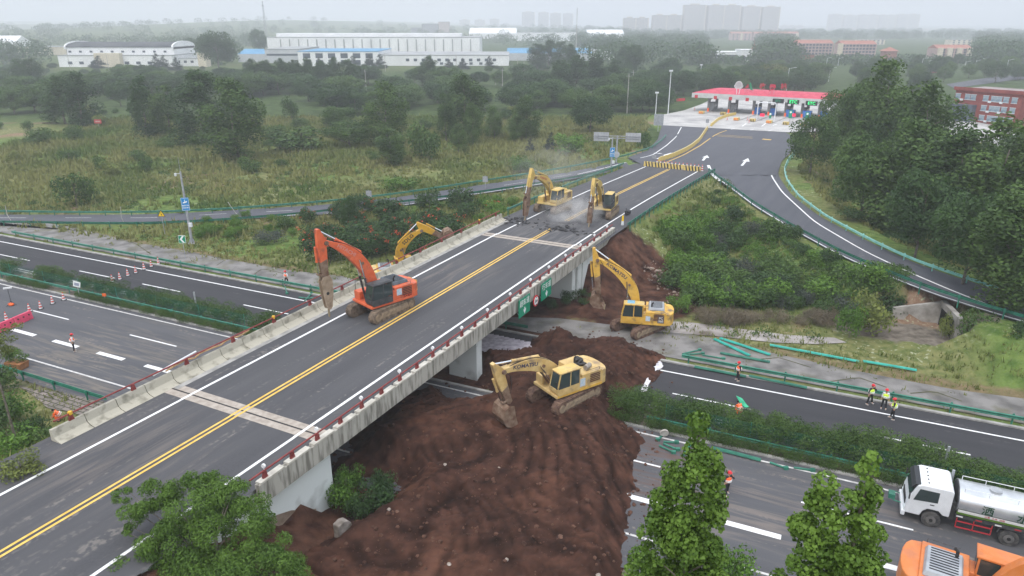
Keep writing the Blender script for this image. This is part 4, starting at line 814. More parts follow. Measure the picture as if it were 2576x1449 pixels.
# woven sheet under the bridge
tp_ = [at(x, y) for x, y in [(1190, 850), (1225, 838), (1345, 862), (1355, 900), (1290, 912), (1180, 905)]]
X2, Y2 = np.meshgrid(np.arange(-4, 6, .25), np.arange(54, 64, .25)); ins = pip(X2, Y2, tp_); id2 = -np.ones(X2.shape, int); id2[ins] = np.arange(ins.sum())
q = np.stack([id2[:-1, :-1], id2[:-1, 1:], id2[1:, 1:], id2[1:, :-1]], -1).reshape(-1, 4); q = q[(q >= 0).all(1)]; zz = .03 + .05 * vnoise(X2, Y2, 1.8, 4) + .03 * vnoise(X2, Y2, 4, 8)
me = bpy.data.meshes.new('woven_sheet'); me.from_pydata(np.stack([X2[ins], Y2[ins], zz[ins]], -1).tolist(), [], q.tolist()); me.materials.append(mat('lilac_woven_plastic', (.36, .32, .37), (.62, .58, .62), 2.2, .5, space='w', det=10, bump=.6)); o = bpy.data.objects.new('tarpaulin', me); COL.objects.link(o); tag(o, 'crinkled pale lilac woven sheet spread on the road under the bridge', 'tarpaulin')
for k, (pts, lab) in enumerate([([(1640, 915), (1662, 905), (1668, 925), (1650, 935)], 'white woven sheet scrap at the right edge of the dirt by the white line'), ([(1628, 950), (1646, 940), (1625, 985), (1610, 990)], 'scrap of white woven sheet at the dirt pile edge above the hedge')]):
    q = MB(); P = resample([at(x, y) for x, y in pts[:2]], 5); Q = resample([at(x, y) for x, y in pts[:1:-1]], 5); vs = []
    for a, b in zip(P, Q):
        for j in range(5): v = a.lerp(b, j / 4); vs.append((v.x + U(-.08, .08), v.y + U(-.08, .08), .04 + U(0, .12)))
    q.add(vs, [(i * 5 + j, i * 5 + j + 1, i * 5 + j + 6, i * 5 + j + 5) for i in range(4) for j in range(4)]); tag(q.build('sheet_scrap', mat('white_woven_plastic', (.5, .48, .5), (.7, .68, .7), 4, .6)), lab, 'sheet scrap')
# concrete pipe, disc and broken chunk
p = at(1369, 1003, 1.25); d = Vector((.55, .83, 0)).normalized(); T = thing('concrete_pipe', 'half buried concrete pipe with a dark open mouth beside the dirt pile excavator', 'pipe', (p.x, p.y, 1.05), 0)
q = MB(); N = 20
for r0, r1, y0, y1 in ((.72, .72, 0, 1.7), (.6, .6, 1.7, 0), ): pass
vs = []
for rad, yy in ((.74, 1.8), (.74, 0), (.58, 0), (.58, 1.8)): vs += [(d.x * yy + d.y * rad * cos(2 * pi * i / N), d.y * yy - d.x * rad * cos(2 * pi * i / N), rad * sin(2 * pi * i / N)) for i in range(N)]
q.add(vs, [(k * N + i, k * N + (i + 1) % N, (k + 1) * N + (i + 1) % N, (k + 1) * N + i) for k in range(3) for i in range(N)]); q.build('pipe_ring', mat('dirty_pipe', (.12, .09, .075), (.24, .2, .18), 2, .95, bump=.3), T)
q = MB(); q.tube((d.x * 1.7, d.y * 1.7, 0), (d.x * 1.72, d.y * 1.72, 0), .6, n=20); q.build('dark_interior', BLACK, T)
p = at(1670, 1100); q = MB(); M = Matrix.Rotation(.25, 3, 'X'); a = M @ Vector((0, -.06, 0)); b = M @ Vector((0, .06, 0)); q.tube(a, b, .32, n=24); o = q.build('concrete_disc', mat('pale_concrete_disc', (.34, .31, .27), (.5, .47, .43), 3, .95, bump=.3), bevel=.015); o.location = (p.x, p.y, .36); tag(o, 'round concrete disc leaning by the hedge, next to a pile of green posts', 'disc')
p = at(868, 1372); q = MB(); q.prism([(-.5, -.8), (.35, -.75), (.48, -.2), (.42, .35), (.2, .62), (-.1, .72), (-.5, .6)], -.25, .25, Matrix.Rotation(.9, 3, 'Z')); o = q.build('concrete_block', mat('stained_block', (.14, .12, .1), (.34, .3, .27), 1.6, .95, bump=.4, det=10), bevel=.05); o.location = (p.x, p.y, 1.1); tag(o, 'rounded grey broken concrete block at the foot of the near abutment wall', 'block')
# ---------------------------------------------------------------- dismantled rail pieces lying about
def lying_rail(a, b, m, label, z=.1, tilt=.0, gr='dismantled green rail lengths lying on the verge'):
    A, B = at(*a, z), at(*b, z); q = MB(); c = (A + B) / 2; c.z = 0; q.sweep([A - c, (A + B) / 2 - c + Vector((0, 0, U(-.02, .03))), B - c], [(y, .05 + x) for x, y in WPROF] + [(y, .035 + x) for x, y in reversed(WPROF)], closed=True)
    o = q.build('rail_length', m); o.location = c; tag(o, label, 'rail', gr)
DG = mat('dull_green_rail_paint', (.02, .12, .085), (.04, .19, .13), 2, .5, space='w')
for a, b, m_, lab in [((1797, 853), (1886, 895), TEAL_RAIL, 'teal rail length lying slantwise, lower one of the crossed pair by the path'), ((1811, 851), (1937, 893), TEAL_RAIL, 'teal rail length lying slantwise, upper one of the crossed pair by the path'), ((1936, 868), (2161, 910), TEAL_RAIL, 'long teal rail lying along the grass verge, left of the other verge rail'), ((2171, 909), (2306, 932), TEAL_RAIL, 'teal rail lying along the grass verge, the right hand piece near the tall weeds'), ((1812, 888), (1937, 911), DG, 'dark green rail lying on the concrete behind the worker in orange'), ((1747, 923), (1877, 948), DG, 'dark green rail lying on the road edge at the worker\'s feet'), ((1884, 946), (2030, 976), DG, 'dark green rail lying on the road edge, right of the worker in orange'), ((1789, 1126), (1914, 1158), DG, 'dark green rail lying along the near foot of the median hedge')]: lying_rail(a, b, m_, lab)
def lying_post(a, b, label, m=GREEN_RAIL, g='green guardrail posts lying on the ground'):
    A, B = at(*a, .08), at(*b, .08); c = (A + B) / 2; c.z = 0; t = thing('guardrail_post', label, 'post', c, 0, g); q = MB(); q.tube(A - c, B - c, .075, n=8); q.build('tube', m, t); q = MB(); dd = (B - A).normalized(); q.box(B - c + Vector((0, 0, .02)), (.3, .2, .22)); q.build('spacer_block', m, t)
for a, b, lab in [((1717, 890), (1760, 880), 'green post lying crossed over others at the left end of the guardrail'), ((1720, 892), (1768, 889), 'green post lying level just behind the guardrail end'), ((1767, 893), (1820, 902), 'dark green post lying behind the guardrail, left of the worker'), ((1672, 1090), (1655, 1106), 'green post leaning by the concrete disc'), ((1669, 1111), (1702, 1113), 'upper green post of the small pile by the concrete disc'), ((1669, 1116), (1705, 1131), 'middle green post of the small pile by the concrete disc'), ((1659, 1121), (1694, 1138), 'lowest green post of the small pile by the concrete disc'), ((1719, 1146), (1736, 1118), 'green post lying half hidden behind the poplar top'), ((1937, 1163), (1977, 1178), 'green post lying across the white line by the median hedge'), ((1997, 1176), (2044, 1183), 'green post lying by the hedge foot, right of the one across the white line'), ((717, 721), (722, 738), 'green post on the road beside the worker by the parapet'), ((767, 756), (784, 738), 'green post lying on the road close behind the left parapet'), ((752, 748), (785, 751), 'green post lying crosswise close behind the left parapet')]: lying_post(a, b, lab)
# ---------------------------------------------------------------- cones, barriers, lamp, signs
RW = mat('cone_red', (.55, .035, .03), (.62, .08, .05), 4, .6); CW = mat('cone_white', (.66, .66, .66), (.78, .78, .78), 5, .6); OR = mat('hi_vis_orange', (.85, .11, .02), (.9, .16, .04), 4, .7)
cb_ = MB(); cb_.box((0, 0, .03), (.42, .42, .06)); cone_base = cb_.mesh('base', BLACK)
def cone_parts():
    out = []
    for i in range(6):
        z0, z1 = .06 + i * .14, .06 + (i + 1) * .14; r0, r1 = .17 - i * .022, .17 - (i + 1) * .022; q = MB(); q.tube((0, 0, z0), (0, 0, z1), r0, r1, n=12, caps=(i == 5)); out.append((q, i))
    return out
c_me = MB(); 
for q, i in cone_parts(): c_me.m = i % 2; c_me.add(q.v, q.f)
cone_me = c_me.mesh('cone_body', [CW, RW])
def cone(p, label, group, s=1.):
    t = thing('traffic_cone', label, 'traffic cone', p, 0, group); t.scale = (s,) * 3
    for nm, me_ in (('base', cone_base), ('striped_body', cone_me)): o = bpy.data.objects.new(nm, me_); COL.objects.link(o); o.parent = t
up_l = ['nearest the hedge, half hidden', 'second from the hedge', 'third from the hedge', 'fourth from the hedge', 'on the outer white line', 'just past the white line', 'closest to the guardrail']
for (x, y), l in zip([(283, 709), (302, 703), (322, 694), (342, 687), (363, 678), (381, 671), (399, 664)], up_l): cone(at(x, y), 'striped cone of the upper carriageway row, ' + l, 'cones in a row across the upper carriageway')
for (x, y), l in zip([(161, 755), (133, 764), (103, 777), (75, 784), (17, 805)], ['beside the median white line', 'second from the median', 'third from the median', 'touching the end of the pink barrier', 'standing behind the pink barrier']): cone(at(x, y), 'striped cone of the lower carriageway row, ' + l, 'cones across the lower carriageway')
PINK = mat('pink_plastic', (.62, .05, .12), (.70, .10, .17), 2, .5, c3=(.45, .05, .08), sc3=1.5)
A, B = at(81, 800), at(51, 813)
dv = (B - A).normalized()
for k, lab in enumerate(['pink water filled barrier, the end piece touching a cone', 'pink water filled barrier, second piece from the cone', 'pink water filled barrier at the left picture edge']):
    c = A + dv * (1.02 + k * 2.06); t = thing('plastic_barrier', lab, 'barrier', c, atan2(dv.y, dv.x), 'pink water filled barriers'); q = MB(); q.taper((0, 0, 0), (1.98, .5), (0, 0, .35), (1.98, .42)); q.taper((0, 0, .35), (1.98, .42), (0, 0, .85), (1.98, .2)); q.build('shell', PINK, t, bevel=.03)
    for x in (-.6, 0, .6): q = MB(); q.tube((x, -.24, .55), (x, .24, .55), .07, n=10); q.build('hole', BLACK, t)
    q = MB(); q.box((.9, -.2, .6), (.06, .06, .1)); q.build('reflector', CW, t)
p = at(30, 768); t = thing('floodlight_stand', 'black tripod floodlight stand with orange weight bags on the road', 'work light', p); q = MB()
for a in (0, 2.1, 4.2): q.tube((0, 0, .5), (.55 * cos(a), .55 * sin(a), 0), .02, n=5)
q.build('tripod', BLACK, t); q = MB(); q.tube((0, 0, .3), (0, 0, 1.9), .025, n=6); q.build('pole', BLACK, t); q = MB(); q.box((0, 0, 1.95), (.75, .16, .14), Matrix.Rotation(.4, 3, 'Z')); q.build('lamp_head', CW, t)
q = MB(); q.ball((.05, -.1, .14), .26, 8, 5, .6); q.ball((-.2, .05, .12), .22, 8, 5, .6); q.build('weight_bag', OR, t)
# people
SK = mat('skin', (.42, .24, .16), (.5, .3, .2), 5, .6); NAVY = mat('dark_trousers', (.015, .016, .02), (.03, .03, .035), 4, .9); HELM = mat('red_helmet', (.6, .03, .04), rough=.35)
VO = mat('orange_vest', (.8, .10, .03), (.85, .18, .06), 6, .7); VY = mat('yellow_green_vest', (.55, .75, .03), (.62, .82, .08), 6, .7); SILV = mat('reflective_tape', (.7, .72, .7)); DSH = mat('dark_shirt', (.02, .02, .025), (.05, .05, .055), 4, .9); WSH = mat('white_shirt', (.6, .62, .64), (.7, .72, .74), 4, .9); SHOE = mat('pale_shoe', (.4, .38, .36)); HAIR = mat('black_hair', (.012, .01, .01), rough=.7)
def skin(name, V, Ed, Rr, m, parent, root=0, sub=1):
    me = bpy.data.meshes.new(name); me.from_pydata([tuple(v) for v in V], Ed, []); o = bpy.data.objects.new(name, me); COL.objects.link(o); s = o.modifiers.new('s', 'SKIN'); s.use_smooth_shade = True
    for i, r in enumerate(Rr): me.skin_vertices[0].data[i].radius = (r, r) if not isinstance(r, tuple) else r
    me.skin_vertices[0].data[root].use_root = True; u = o.modifiers.new('u', 'SUBSURF'); u.levels = u.render_levels = sub
    dg = bpy.context.evaluated_depsgraph_get(); dg.update(); nm = bpy.data.meshes.new_from_object(o.evaluated_get(dg)); nm.materials.clear(); nm.materials.append(m); bpy.data.objects.remove(o)
    n = bpy.data.objects.new(name, nm); COL.objects.link(n); n.parent = parent; return n
def person(loc, rz, label, vest=VO, shirt=DSH, arms=('down', 'down'), lean=0., stance=.12, crouch=False, helmet=True, h=1.74, stride=0., orange_all=False):
    t = thing('person', label, 'person', loc, rz, None); k = h / 1.74; V3 = lambda x, y, z: Vector((x * k, y * k, z * k))
    if crouch: hip, ch, nk, hd = V3(0, -.15, .42), V3(0, .12, .72), V3(0, .2, .84), V3(0, .3, .95); kn = [V3(s * .16, .28, .42) for s in (-1, 1)]; an = [V3(s * .14, -.02, .09) for s in (-1, 1)]
    else: hip, ch, nk, hd = V3(0, 0, .93), V3(0, .03 + lean * .5, 1.28), V3(0, .03 + lean, 1.47), V3(0, .06 + lean, 1.60); kn = [V3(s * (.09 + stance * .3), .03 + s * stride * .5, .5) for s in (-1, 1)]; an = [V3(s * (.09 + stance * .6), s * stride, .09) for s in (-1, 1)]
    sh = [ch + V3(s * .18, 0, .1) for s in (-1, 1)]; el, wr = [], []
    for s, a in zip((-1, 1), arms):
        S0 = sh[0 if s < 0 else 1]
        if a == 'down': el.append(S0 + V3(s * .06, -.03, -.28)); wr.append(S0 + V3(s * .08, .04, -.53))
        elif a == 'phone': el.append(S0 + V3(s * .14, .16, -.18)); wr.append(hd + V3(s * .11, .1, -.02))
        elif a == 'front': el.append(S0 + V3(s * .07, .02, -.27)); wr.append(S0 + V3(-s * .02, .24, -.22))
        else: el.append(S0 + V3(s * .04, .14, -.24)); wr.append(S0 + V3(0, .34, -.42))
    V = [hip, ch, nk, hd]; Ed = [(0, 1), (1, 2), (2, 3)]; Rr = [.12 * k, .13 * k, .05 * k, .085 * k]
    V.append(hd + V3(0, .02, .09)); Ed.append((3, 4)); Rr.append(.075 * k)
    V.append(hd + V3(0, .1, .0)); Ed.append((3, 5)); Rr.append(.018 * k)      # nose
    for i, s in enumerate((-1, 1)):
        b = len(V); hipj = hip + V3(s * .09, 0, -.05); V += [hipj, kn[i], an[i], an[i] + V3(0, .15, -.05)]; Ed += [(0, b), (b, b + 1), (b + 1, b + 2), (b + 2, b + 3)]; Rr += [.085 * k, .058 * k, .04 * k, .035 * k]
        b = len(V); hd_ = (wr[i] - el[i]).normalized(); pal = wr[i] + hd_ * .07 * k; V += [sh[i], el[i], wr[i], pal]; Ed += [(1, b), (b, b + 1), (b + 1, b + 2), (b + 2, b + 3)]; Rr += [.055 * k, .04 * k, .028 * k, (.035 * k, .015 * k)]
        perp = hd_.cross(Vector((0, 0, 1))); perp = perp.normalized() if perp.length > .1 else Vector((0, 1, 0)); crl = hd_.cross(perp)
        for f in range(4): a = len(V); base = pal + perp * (f - 1.5) * .02 * k; L = (.075, .085, .08, .06)[f] * k; V += [base + hd_ * L * .5, base + hd_ * L * .85 + crl * .025 * k]; Ed += [(b + 3, a), (a, a + 1)]; Rr += [.009 * k, .008 * k]
        a = len(V); V += [wr[i] + perp * .045 * k + hd_ * .03 * k, wr[i] + perp * .06 * k + hd_ * .07 * k]; Ed += [(b + 2, a), (a, a + 1)]; Rr += [.011 * k, .009 * k]
    skin('body', V, Ed, Rr, SK, t)
    tro = [hip + V3(0, 0, .04), hip]; te = [(0, 1)]; tr = [.135 * k, .13 * k]
    for i, s in enumerate((-1, 1)): b = len(tro); tro += [hip + V3(s * .09, 0, -.06), kn[i], an[i] + V3(0, 0, .0)]; te += [(1, b), (b, b + 1), (b + 1, b + 2)]; tr += [.095 * k, .075 * k, .06 * k]
    skin('trousers', tro, te, tr, OR if orange_all else NAVY, t)
    ts = [hip + V3(0, 0, .1), ch, ch + V3(0, 0, .1)]; te = [(0, 1), (1, 2)]; tr = [(.15 * k, .11 * k), (.165 * k, .12 * k), (.13 * k, .1 * k)]
    for i in (0, 1): b = len(ts); m2 = el[i].lerp(wr[i], .55); ts += [sh[i], el[i], m2]; te += [(2, b), (b, b + 1), (b + 1, b + 2)]; tr += [.068 * k, .054 * k, .045 * k]
    skin('shirt', ts, te, tr, OR if orange_all else shirt, t)
    up_ = (ch - hip).normalized()
    ve = skin('vest', [hip + up_ * .06 * k, hip.lerp(ch, .5), ch + up_ * .13 * k], [(0, 1), (1, 2)], [(.235 * k, .20 * k), (.25 * k, .21 * k), (.22 * k, .18 * k)], vest, t)
    for f in (.22, .5): 
        c = hip.lerp(ch, f + .1); q = MB(); q.tube(c - up_ * .02 * k, c + up_ * .02 * k, .235 * k, n=14); o = q.build('reflective_band', SILV, ve)
    if helmet:
        q = MB(); c = hd + V3(0, .01, .09); q.ball(c, .125 * k, 12, 6, .85); q.v = [v if v[2] > c.z - .02 * k else (v[0], v[1], c.z - .02 * k) for v in q.v]; q.tube(c + V3(0, .03, -.03), c + V3(0, .03, -.015), .15 * k, n=14); q.build('helmet', HELM, t, smooth=False)
    q = MB(); q.ball(hd + V3(0, -.025, .03), .095 * k, 8, 6); q.build('hair', HAIR, t)
    for i in (0, 1): q = MB(); q.bar(an[i] + V3(0, -.07, -.055), an[i] + V3(0, .19, -.055), .09 * k, .07 * k); q.build('shoe', SHOE if not orange_all else BLACK, t, bevel=.015)
    q = MB()
    for s in (-1, 1): q.ball(hd + V3(s * .032, .08, .02), .011 * k, 6, 4)
    q.build('eyes', BLACK, t)
    return t
person(at(187, 884), radians(-60), 'worker in orange vest and red helmet standing alone on the near lanes at left', arms=('down', 'front'), shirt=WSH)
person(at(722, 717), radians(160), 'worker in orange vest at the guardrail just behind the left parapet', arms=('front', 'front'), shirt=WSH, stride=.16)
person(at(1856, 957), radians(100), 'worker in orange vest standing by the guardrail among the dismantled rails', arms=('down', 'down'))
person(at(2186, 1016), radians(200), 'leftmost of the three yellow vest workers, hand raised to his face', VY, DSH, ('phone', 'down'), stance=.3)
person(at(2222, 1028), radians(150), 'middle one of the three yellow vest workers, white shirt sleeves', VY, WSH, ('down', 'down'))
person(at(2244, 1054), radians(60), 'rightmost yellow vest worker, standing on the white line with hands in front', VY, DSH, ('front', 'front'), stride=.12)
person(at(1827, 1243), radians(200), 'worker in orange vest holding a phone to his face, partly behind the poplar', VO, DSH, ('phone', 'down'), stride=.14)
person(at(1859, 1043), radians(20), 'crouching worker in full orange behind the median hedge', VO, DSH, ('reach', 'reach'), crouch=True, helmet=False, orange_all=True)
# green net sheet beside the croucher
q = MB(); P = [at(x, y) for x, y in [(1850, 1005), (1866, 1010), (1882, 1025), (1886, 1034), (1872, 1036), (1862, 1020)]]; c = sum(P, Vector()) / 6
vs = [(p.x - c.x, p.y - c.y, .08 + U(0, .3)) for p in P] + [(0, 0, .35)]; q.add(vs, [(i, (i + 1) % 6, 6) for i in range(6)]); o = q.build('green_sheet', mat('green_sheet', (.03, .35, .18), (.06, .45, .25), 4, .6)); o.location = c; tag(o, 'crumpled bright green sheet on the road by the crouching worker', 'sheet')
# ---------------------------------------------------------------- foliage
def folmat(name, dark, light, extra=None):
    if name in MATS: return MATS[name]
    m = bpy.data.materials.new(name); m.use_nodes = True; t = m.node_tree; N = t.nodes.new; p = t.nodes['Principled BSDF']; p.inputs['Roughness'].default_value = .65; p.inputs['Specular IOR Level'].default_value = .25
    a = N('ShaderNodeAttribute'); a.attribute_name = 'tint'; oi = N('ShaderNodeObjectInfo')
    ad = N('ShaderNodeMath'); ad.operation = 'MULTIPLY_ADD'; lk(t, oi.outputs['Random'], ad.inputs[0]); ad.inputs[1].default_value = .35; lk(t, a.outputs['Fac'], ad.inputs[2])
    r = N('ShaderNodeValToRGB'); r.color_ramp.elements[0].position = .1; r.color_ramp.elements[0].color = (*dark, 1); r.color_ramp.elements[1].position = 1.15; r.color_ramp.elements[1].color = (*light, 1); lk(t, ad.outputs[0], r.inputs[0]); lk(t, r.outputs[0], p.inputs['Base Color'])
    tr = N('ShaderNodeBsdfTranslucent'); lk(t, r.outputs[0], tr.inputs[0]); mx = N('ShaderNodeMixShader'); mx.inputs[0].default_value = .22; o = t.nodes['Material Output']; lk(t, p.outputs[0], mx.inputs[1]); lk(t, tr.outputs[0], mx.inputs[2]); lk(t, mx.outputs[0], o.inputs[0]); MATS[name] = m; return m
def leafmesh(name, clumps, n, size, m, seed=0, asp=.6, fill=.35, flat=.0, tri=False, tintbias=0.):
    """clumps: (x,y,z,r,rz); leaves on and inside ellipsoidal clumps, facing mostly outwards"""
    rs = np.random.RandomState(seed); C = np.array(clumps, float); w = C[:, 3] ** 2; k = rs.choice(len(C), n, p=w / w.sum())
    d = rs.normal(size=(n, 3)); d /= np.linalg.norm(d, axis=1, keepdims=True); d[:, 2] = np.where(rs.rand(n) < .3, np.abs(d[:, 2]), d[:, 2])
    rad = np.where(rs.rand(n) < fill, rs.rand(n) ** .5, .85 + .3 * rs.rand(n)); P = C[k, :3] + d * rad[:, None] * np.stack([C[k, 3], C[k, 3], C[k, 4]], 1)
    nrm = d + rs.normal(size=(n, 3)) * .55; nrm[:, 2] += flat; nrm /= np.linalg.norm(nrm, axis=1, keepdims=True)
    u = np.cross(nrm, rs.normal(size=(n, 3))); u /= np.linalg.norm(u, axis=1, keepdims=True) + 1e-9; v = np.cross(nrm, u)
    s = size * (.6 + .8 * rs.rand(n))[:, None]; V = np.stack([P - u * s * .5, P - v * s * asp * .5 + u * s * .05, P + u * s * .5, P + v * s * asp * .5 + u * s * .05], 1).reshape(-1, 3)
    V[:, 2] = np.maximum(V[:, 2], .02); me = bpy.data.meshes.new(name); me.vertices.add(4 * n); me.vertices.foreach_set('co', V.ravel()); me.loops.add(4 * n); me.loops.foreach_set('vertex_index', np.arange(4 * n)); me.polygons.add(n); me.polygons.foreach_set('loop_start', np.arange(n) * 4); me.polygons.foreach_set('loop_total', np.full(n, 4))
    tn = np.clip(rs.rand(len(C))[k] * .55 + rs.rand(n) * .45 + tintbias, 0, 1); at_ = me.attributes.new('tint', 'FLOAT', 'POINT'); at_.data.foreach_set('value', np.repeat(tn, 4)); me.materials.append(m); me.update(calc_edges=True); return me
def trunkmesh(h, r, lean=0, limbs=5, seed=0, spread=1.2, top=.8):
    rs = random.Random(seed); q = MB(); P = Vector((0, 0, -.4)); pts = [P]
    for i in range(1, 6): pts.append(Vector((rs.uniform(-.1, .1) * h * .12, rs.uniform(-.1, .1) * h * .12, h * top * i / 5)))
    for i, (a, b) in enumerate(zip(pts, pts[1:])): q.tube(a, b, r * (1 - i * .17), r * (1 - (i + 1) * .17), n=7)
    for k in range(limbs):
        i = 1 + k % 4; a = pts[i]; an = rs.uniform(0, 6.28); L = spread * rs.uniform(.6, 1.1); b = a + Vector((cos(an) * L, sin(an) * L, L * rs.uniform(.6, 1.3))); q.tube(a, b, r * .4, r * .12, n=5)
    return q.mesh('trunk', mat('bark', (.09, .075, .06), (.19, .165, .14), 5, .95), True)
F_POP = folmat('poplar_leaves', (.024, .056, .014), (.10, .17, .04)); F_DARK = folmat('dark_leaves', (.016, .042, .013), (.056, .11, .030)); F_MID = folmat('mid_leaves', (.028, .066, .016), (.095, .165, .038)); F_YEL = folmat('yellowish_leaves', (.07, .095, .022), (.20, .235, .06))
F_CON = folmat('conifer_leaves', (.012, .026, .020), (.035, .058, .036)); F_HEDGE = folmat('hedge_leaves', (.018, .050, .010), (.085, .15, .028)); F_BRIGHT = folmat('bright_leaves', (.04, .10, .013), (.125, .235, .033)); F_NEAR = folmat('foreground_leaves', (.028, .07, .010), (.105, .19, .03)); F_DRY = folmat('dry_twigs', (.10, .085, .06), (.22, .18, .12)); F_GREY = folmat('grey_green_leaves', (.04, .055, .045), (.085, .10, .08))
def cl_poplar(h, w, seed, n=50, base=.05, pow_=.8):
    rs = random.Random(seed); o = []
    for i in range(n):
        f = rs.random() ** .85; z = h * (base + (.97 - base) * f); rr = w / 2 * sqrt(max(.05, 1 - ((f - .36) / .67) ** 2)) * rs.uniform(.85, 1.08); a = rs.uniform(0, 6.28); q = rr * sqrt(rs.random()) * .82; s = w * .16 * rs.uniform(.7, 1.2) * (1 if f < .8 else .65); o.append((cos(a) * q, sin(a) * q, z, s, s * 1.7))
    o.append((0, 0, h * .95, w * .09, h * .05)); return o
def cl_broad(h, w, seed, n=46, base=.12):
    rs = random.Random(seed); o = []
    for i in range(n):
        a = rs.uniform(0, 6.28); f = rs.random(); e = acos_(rs.uniform(-.85, 1)); rr = w / 2 * .72; s = w * .15 * rs.uniform(.7, 1.3); zc = h * (base + (1 - base) / 2); o.append((cos(a) * sin(e) * rr * rs.uniform(.75, 1.1), sin(a) * sin(e) * rr * rs.uniform(.75, 1.1), zc + cos(e) * h * (1 - base) / 2 * .8 * rs.uniform(.75, 1.05), s, s * .85))
    return o
def acos_(x): return math.acos(max(-1, min(1, x)))
def cl_con(h, w, seed):
    rs = random.Random(seed); o = []
    for L in range(9):
        f = L / 9; z = h * (.12 + .86 * f); rr = w / 2 * (1 - f) ** .9
        for k in range(max(3, int(9 * (1 - f)))): a = rs.uniform(0, 6.28); q = rr * rs.uniform(.45, 1); o.append((cos(a) * q, sin(a) * q, z - q * .15, .22 * w * (1 - f * .6), .06 * h))
    o.append((0, 0, h * .97, w * .05, h * .06)); return o
def cl_bush(h, w, seed, n=14):
    rs = random.Random(seed); o = []
    for i in range(n): a = rs.uniform(0, 6.28); q = w / 2 * .7 * sqrt(rs.random()); s = w * .2 * rs.uniform(.6, 1.2); o.append((cos(a) * q, sin(a) * q, max(.1, h * rs.uniform(.25, .85) * (1 - (q / w) ** 2)), s, min(s, h * .3)))
    return o
PROTO = {}      # kind -> [(crown mesh, trunk mesh)], natural height, width
def proto(kind, h, w, cl, n, size, m, kk=3, tr=.16, **kw):
    PROTO[kind] = ([(leafmesh('crown', cl(h, w, s * 7 + hash_(kind)), n, size, m, s + 3, **kw), trunkmesh(h, tr, seed=s, spread=w * .25)) for s in range(kk)], h, w)
def hash_(s): return sum(ord(c) for c in s)
proto('poplar', 12, 5.5, cl_poplar, 10000, .27, F_POP); proto('dark_poplar', 12, 5.5, cl_poplar, 9000, .28, F_DARK); proto('broad', 9, 8, cl_broad, 4800, .42, F_MID, base=.25) if 0 else proto('broad', 9, 8, cl_broad, 10000, .29, F_MID)
proto('dark_broad', 9, 8, cl_broad, 9000, .30, F_DARK); proto('conifer', 9, 5, cl_con, 3600, .34, F_CON, 2); proto('bush', 2.2, 3.2, cl_bush, 1500, .2, F_MID, 4, .04); proto('dark_bush', 2.2, 3.2, cl_bush, 1500, .2, F_DARK, 4, .04)
proto('bright_bush', 2, 3, cl_bush, 1500, .19, F_BRIGHT, 3, .04); proto('yellow_bush', 2.2, 2.8, cl_bush, 1400, .18, F_YEL, 3, .04); proto('grey_bush', 1.4, 3, cl_bush, 1500, .13, F_GREY, 2, .04); proto('yellow_tree', 9, 8, cl_broad, 3500, .4, F_YEL, 1); proto('dry_bush', 1.1, 2.4, cl_bush, 900, .3, F_DRY, 3, .03, asp=.08)
def plant(kind, p, h, w, label, cat='tree', group=None, name=None, parts=True):
    V, H, Wd = PROTO[kind]; cm, tm = random.choice(V); nm = name or (cat.replace(' ', '_') if cat not in ('tree', 'shrub') else None) or {'poplar': 'poplar_tree', 'dark_poplar': 'poplar_tree', 'broad': 'broadleaf_tree', 'dark_broad': 'broadleaf_tree', 'conifer': 'conifer_tree', 'yellow_tree': 'broadleaf_tree'}.get(kind, 'shrub')
    t = thing(nm, label, cat, p, U(0, 6.28), group); t.scale = (w / Wd, w / Wd, h / H)
    for n_, me_ in (('trunk' if 'bush' not in kind else 'stem', tm), ('crown' if 'bush' not in kind else 'foliage', cm)): o = bpy.data.objects.new(n_, me_); COL.objects.link(o); o.parent = t
    return t
def gsurf(px, py):
    p = at(px, py, 0)
    for _ in range(6): z = gz(p.x, p.y); p = at(px, py, z)
    return p
def ptree(kind, px, yb, yt, wpx, label, group=None, cat='tree'):
    p = gsurf(px, yb); h = max(.5, top_z(px, yt, p) - p.z); w = wpx * (p.y * cos(PITCH) + (CAMZ - p.z) * sin(PITCH)) / FPX; return plant(kind, p, h, w * (1.16 if 'poplar' in kind else 1.06), label, cat, group)
def lm(x):
    for X, w in ((120, 'below the low sheds at far left'), (300, 'left below the barrel roofed factory'), (450, 'right below the barrel roofed factory'), (600, 'below the huge dark round tree'), (760, 'below the long factory'), (900, 'below the blue edged office'), (1040, 'above the tall central poplar'), (1160, 'below the low white hall'), (1290, 'right of the low white hall'), (1430, 'left of the dark poplar clumps'), (1560, 'above the dark rounded tree')):
        if x < X: return w
    return 'left of the plaza floodlight mast'
def rw(y, a, b): return 'front row' if y > b else ('middle row' if y > a else 'back row')
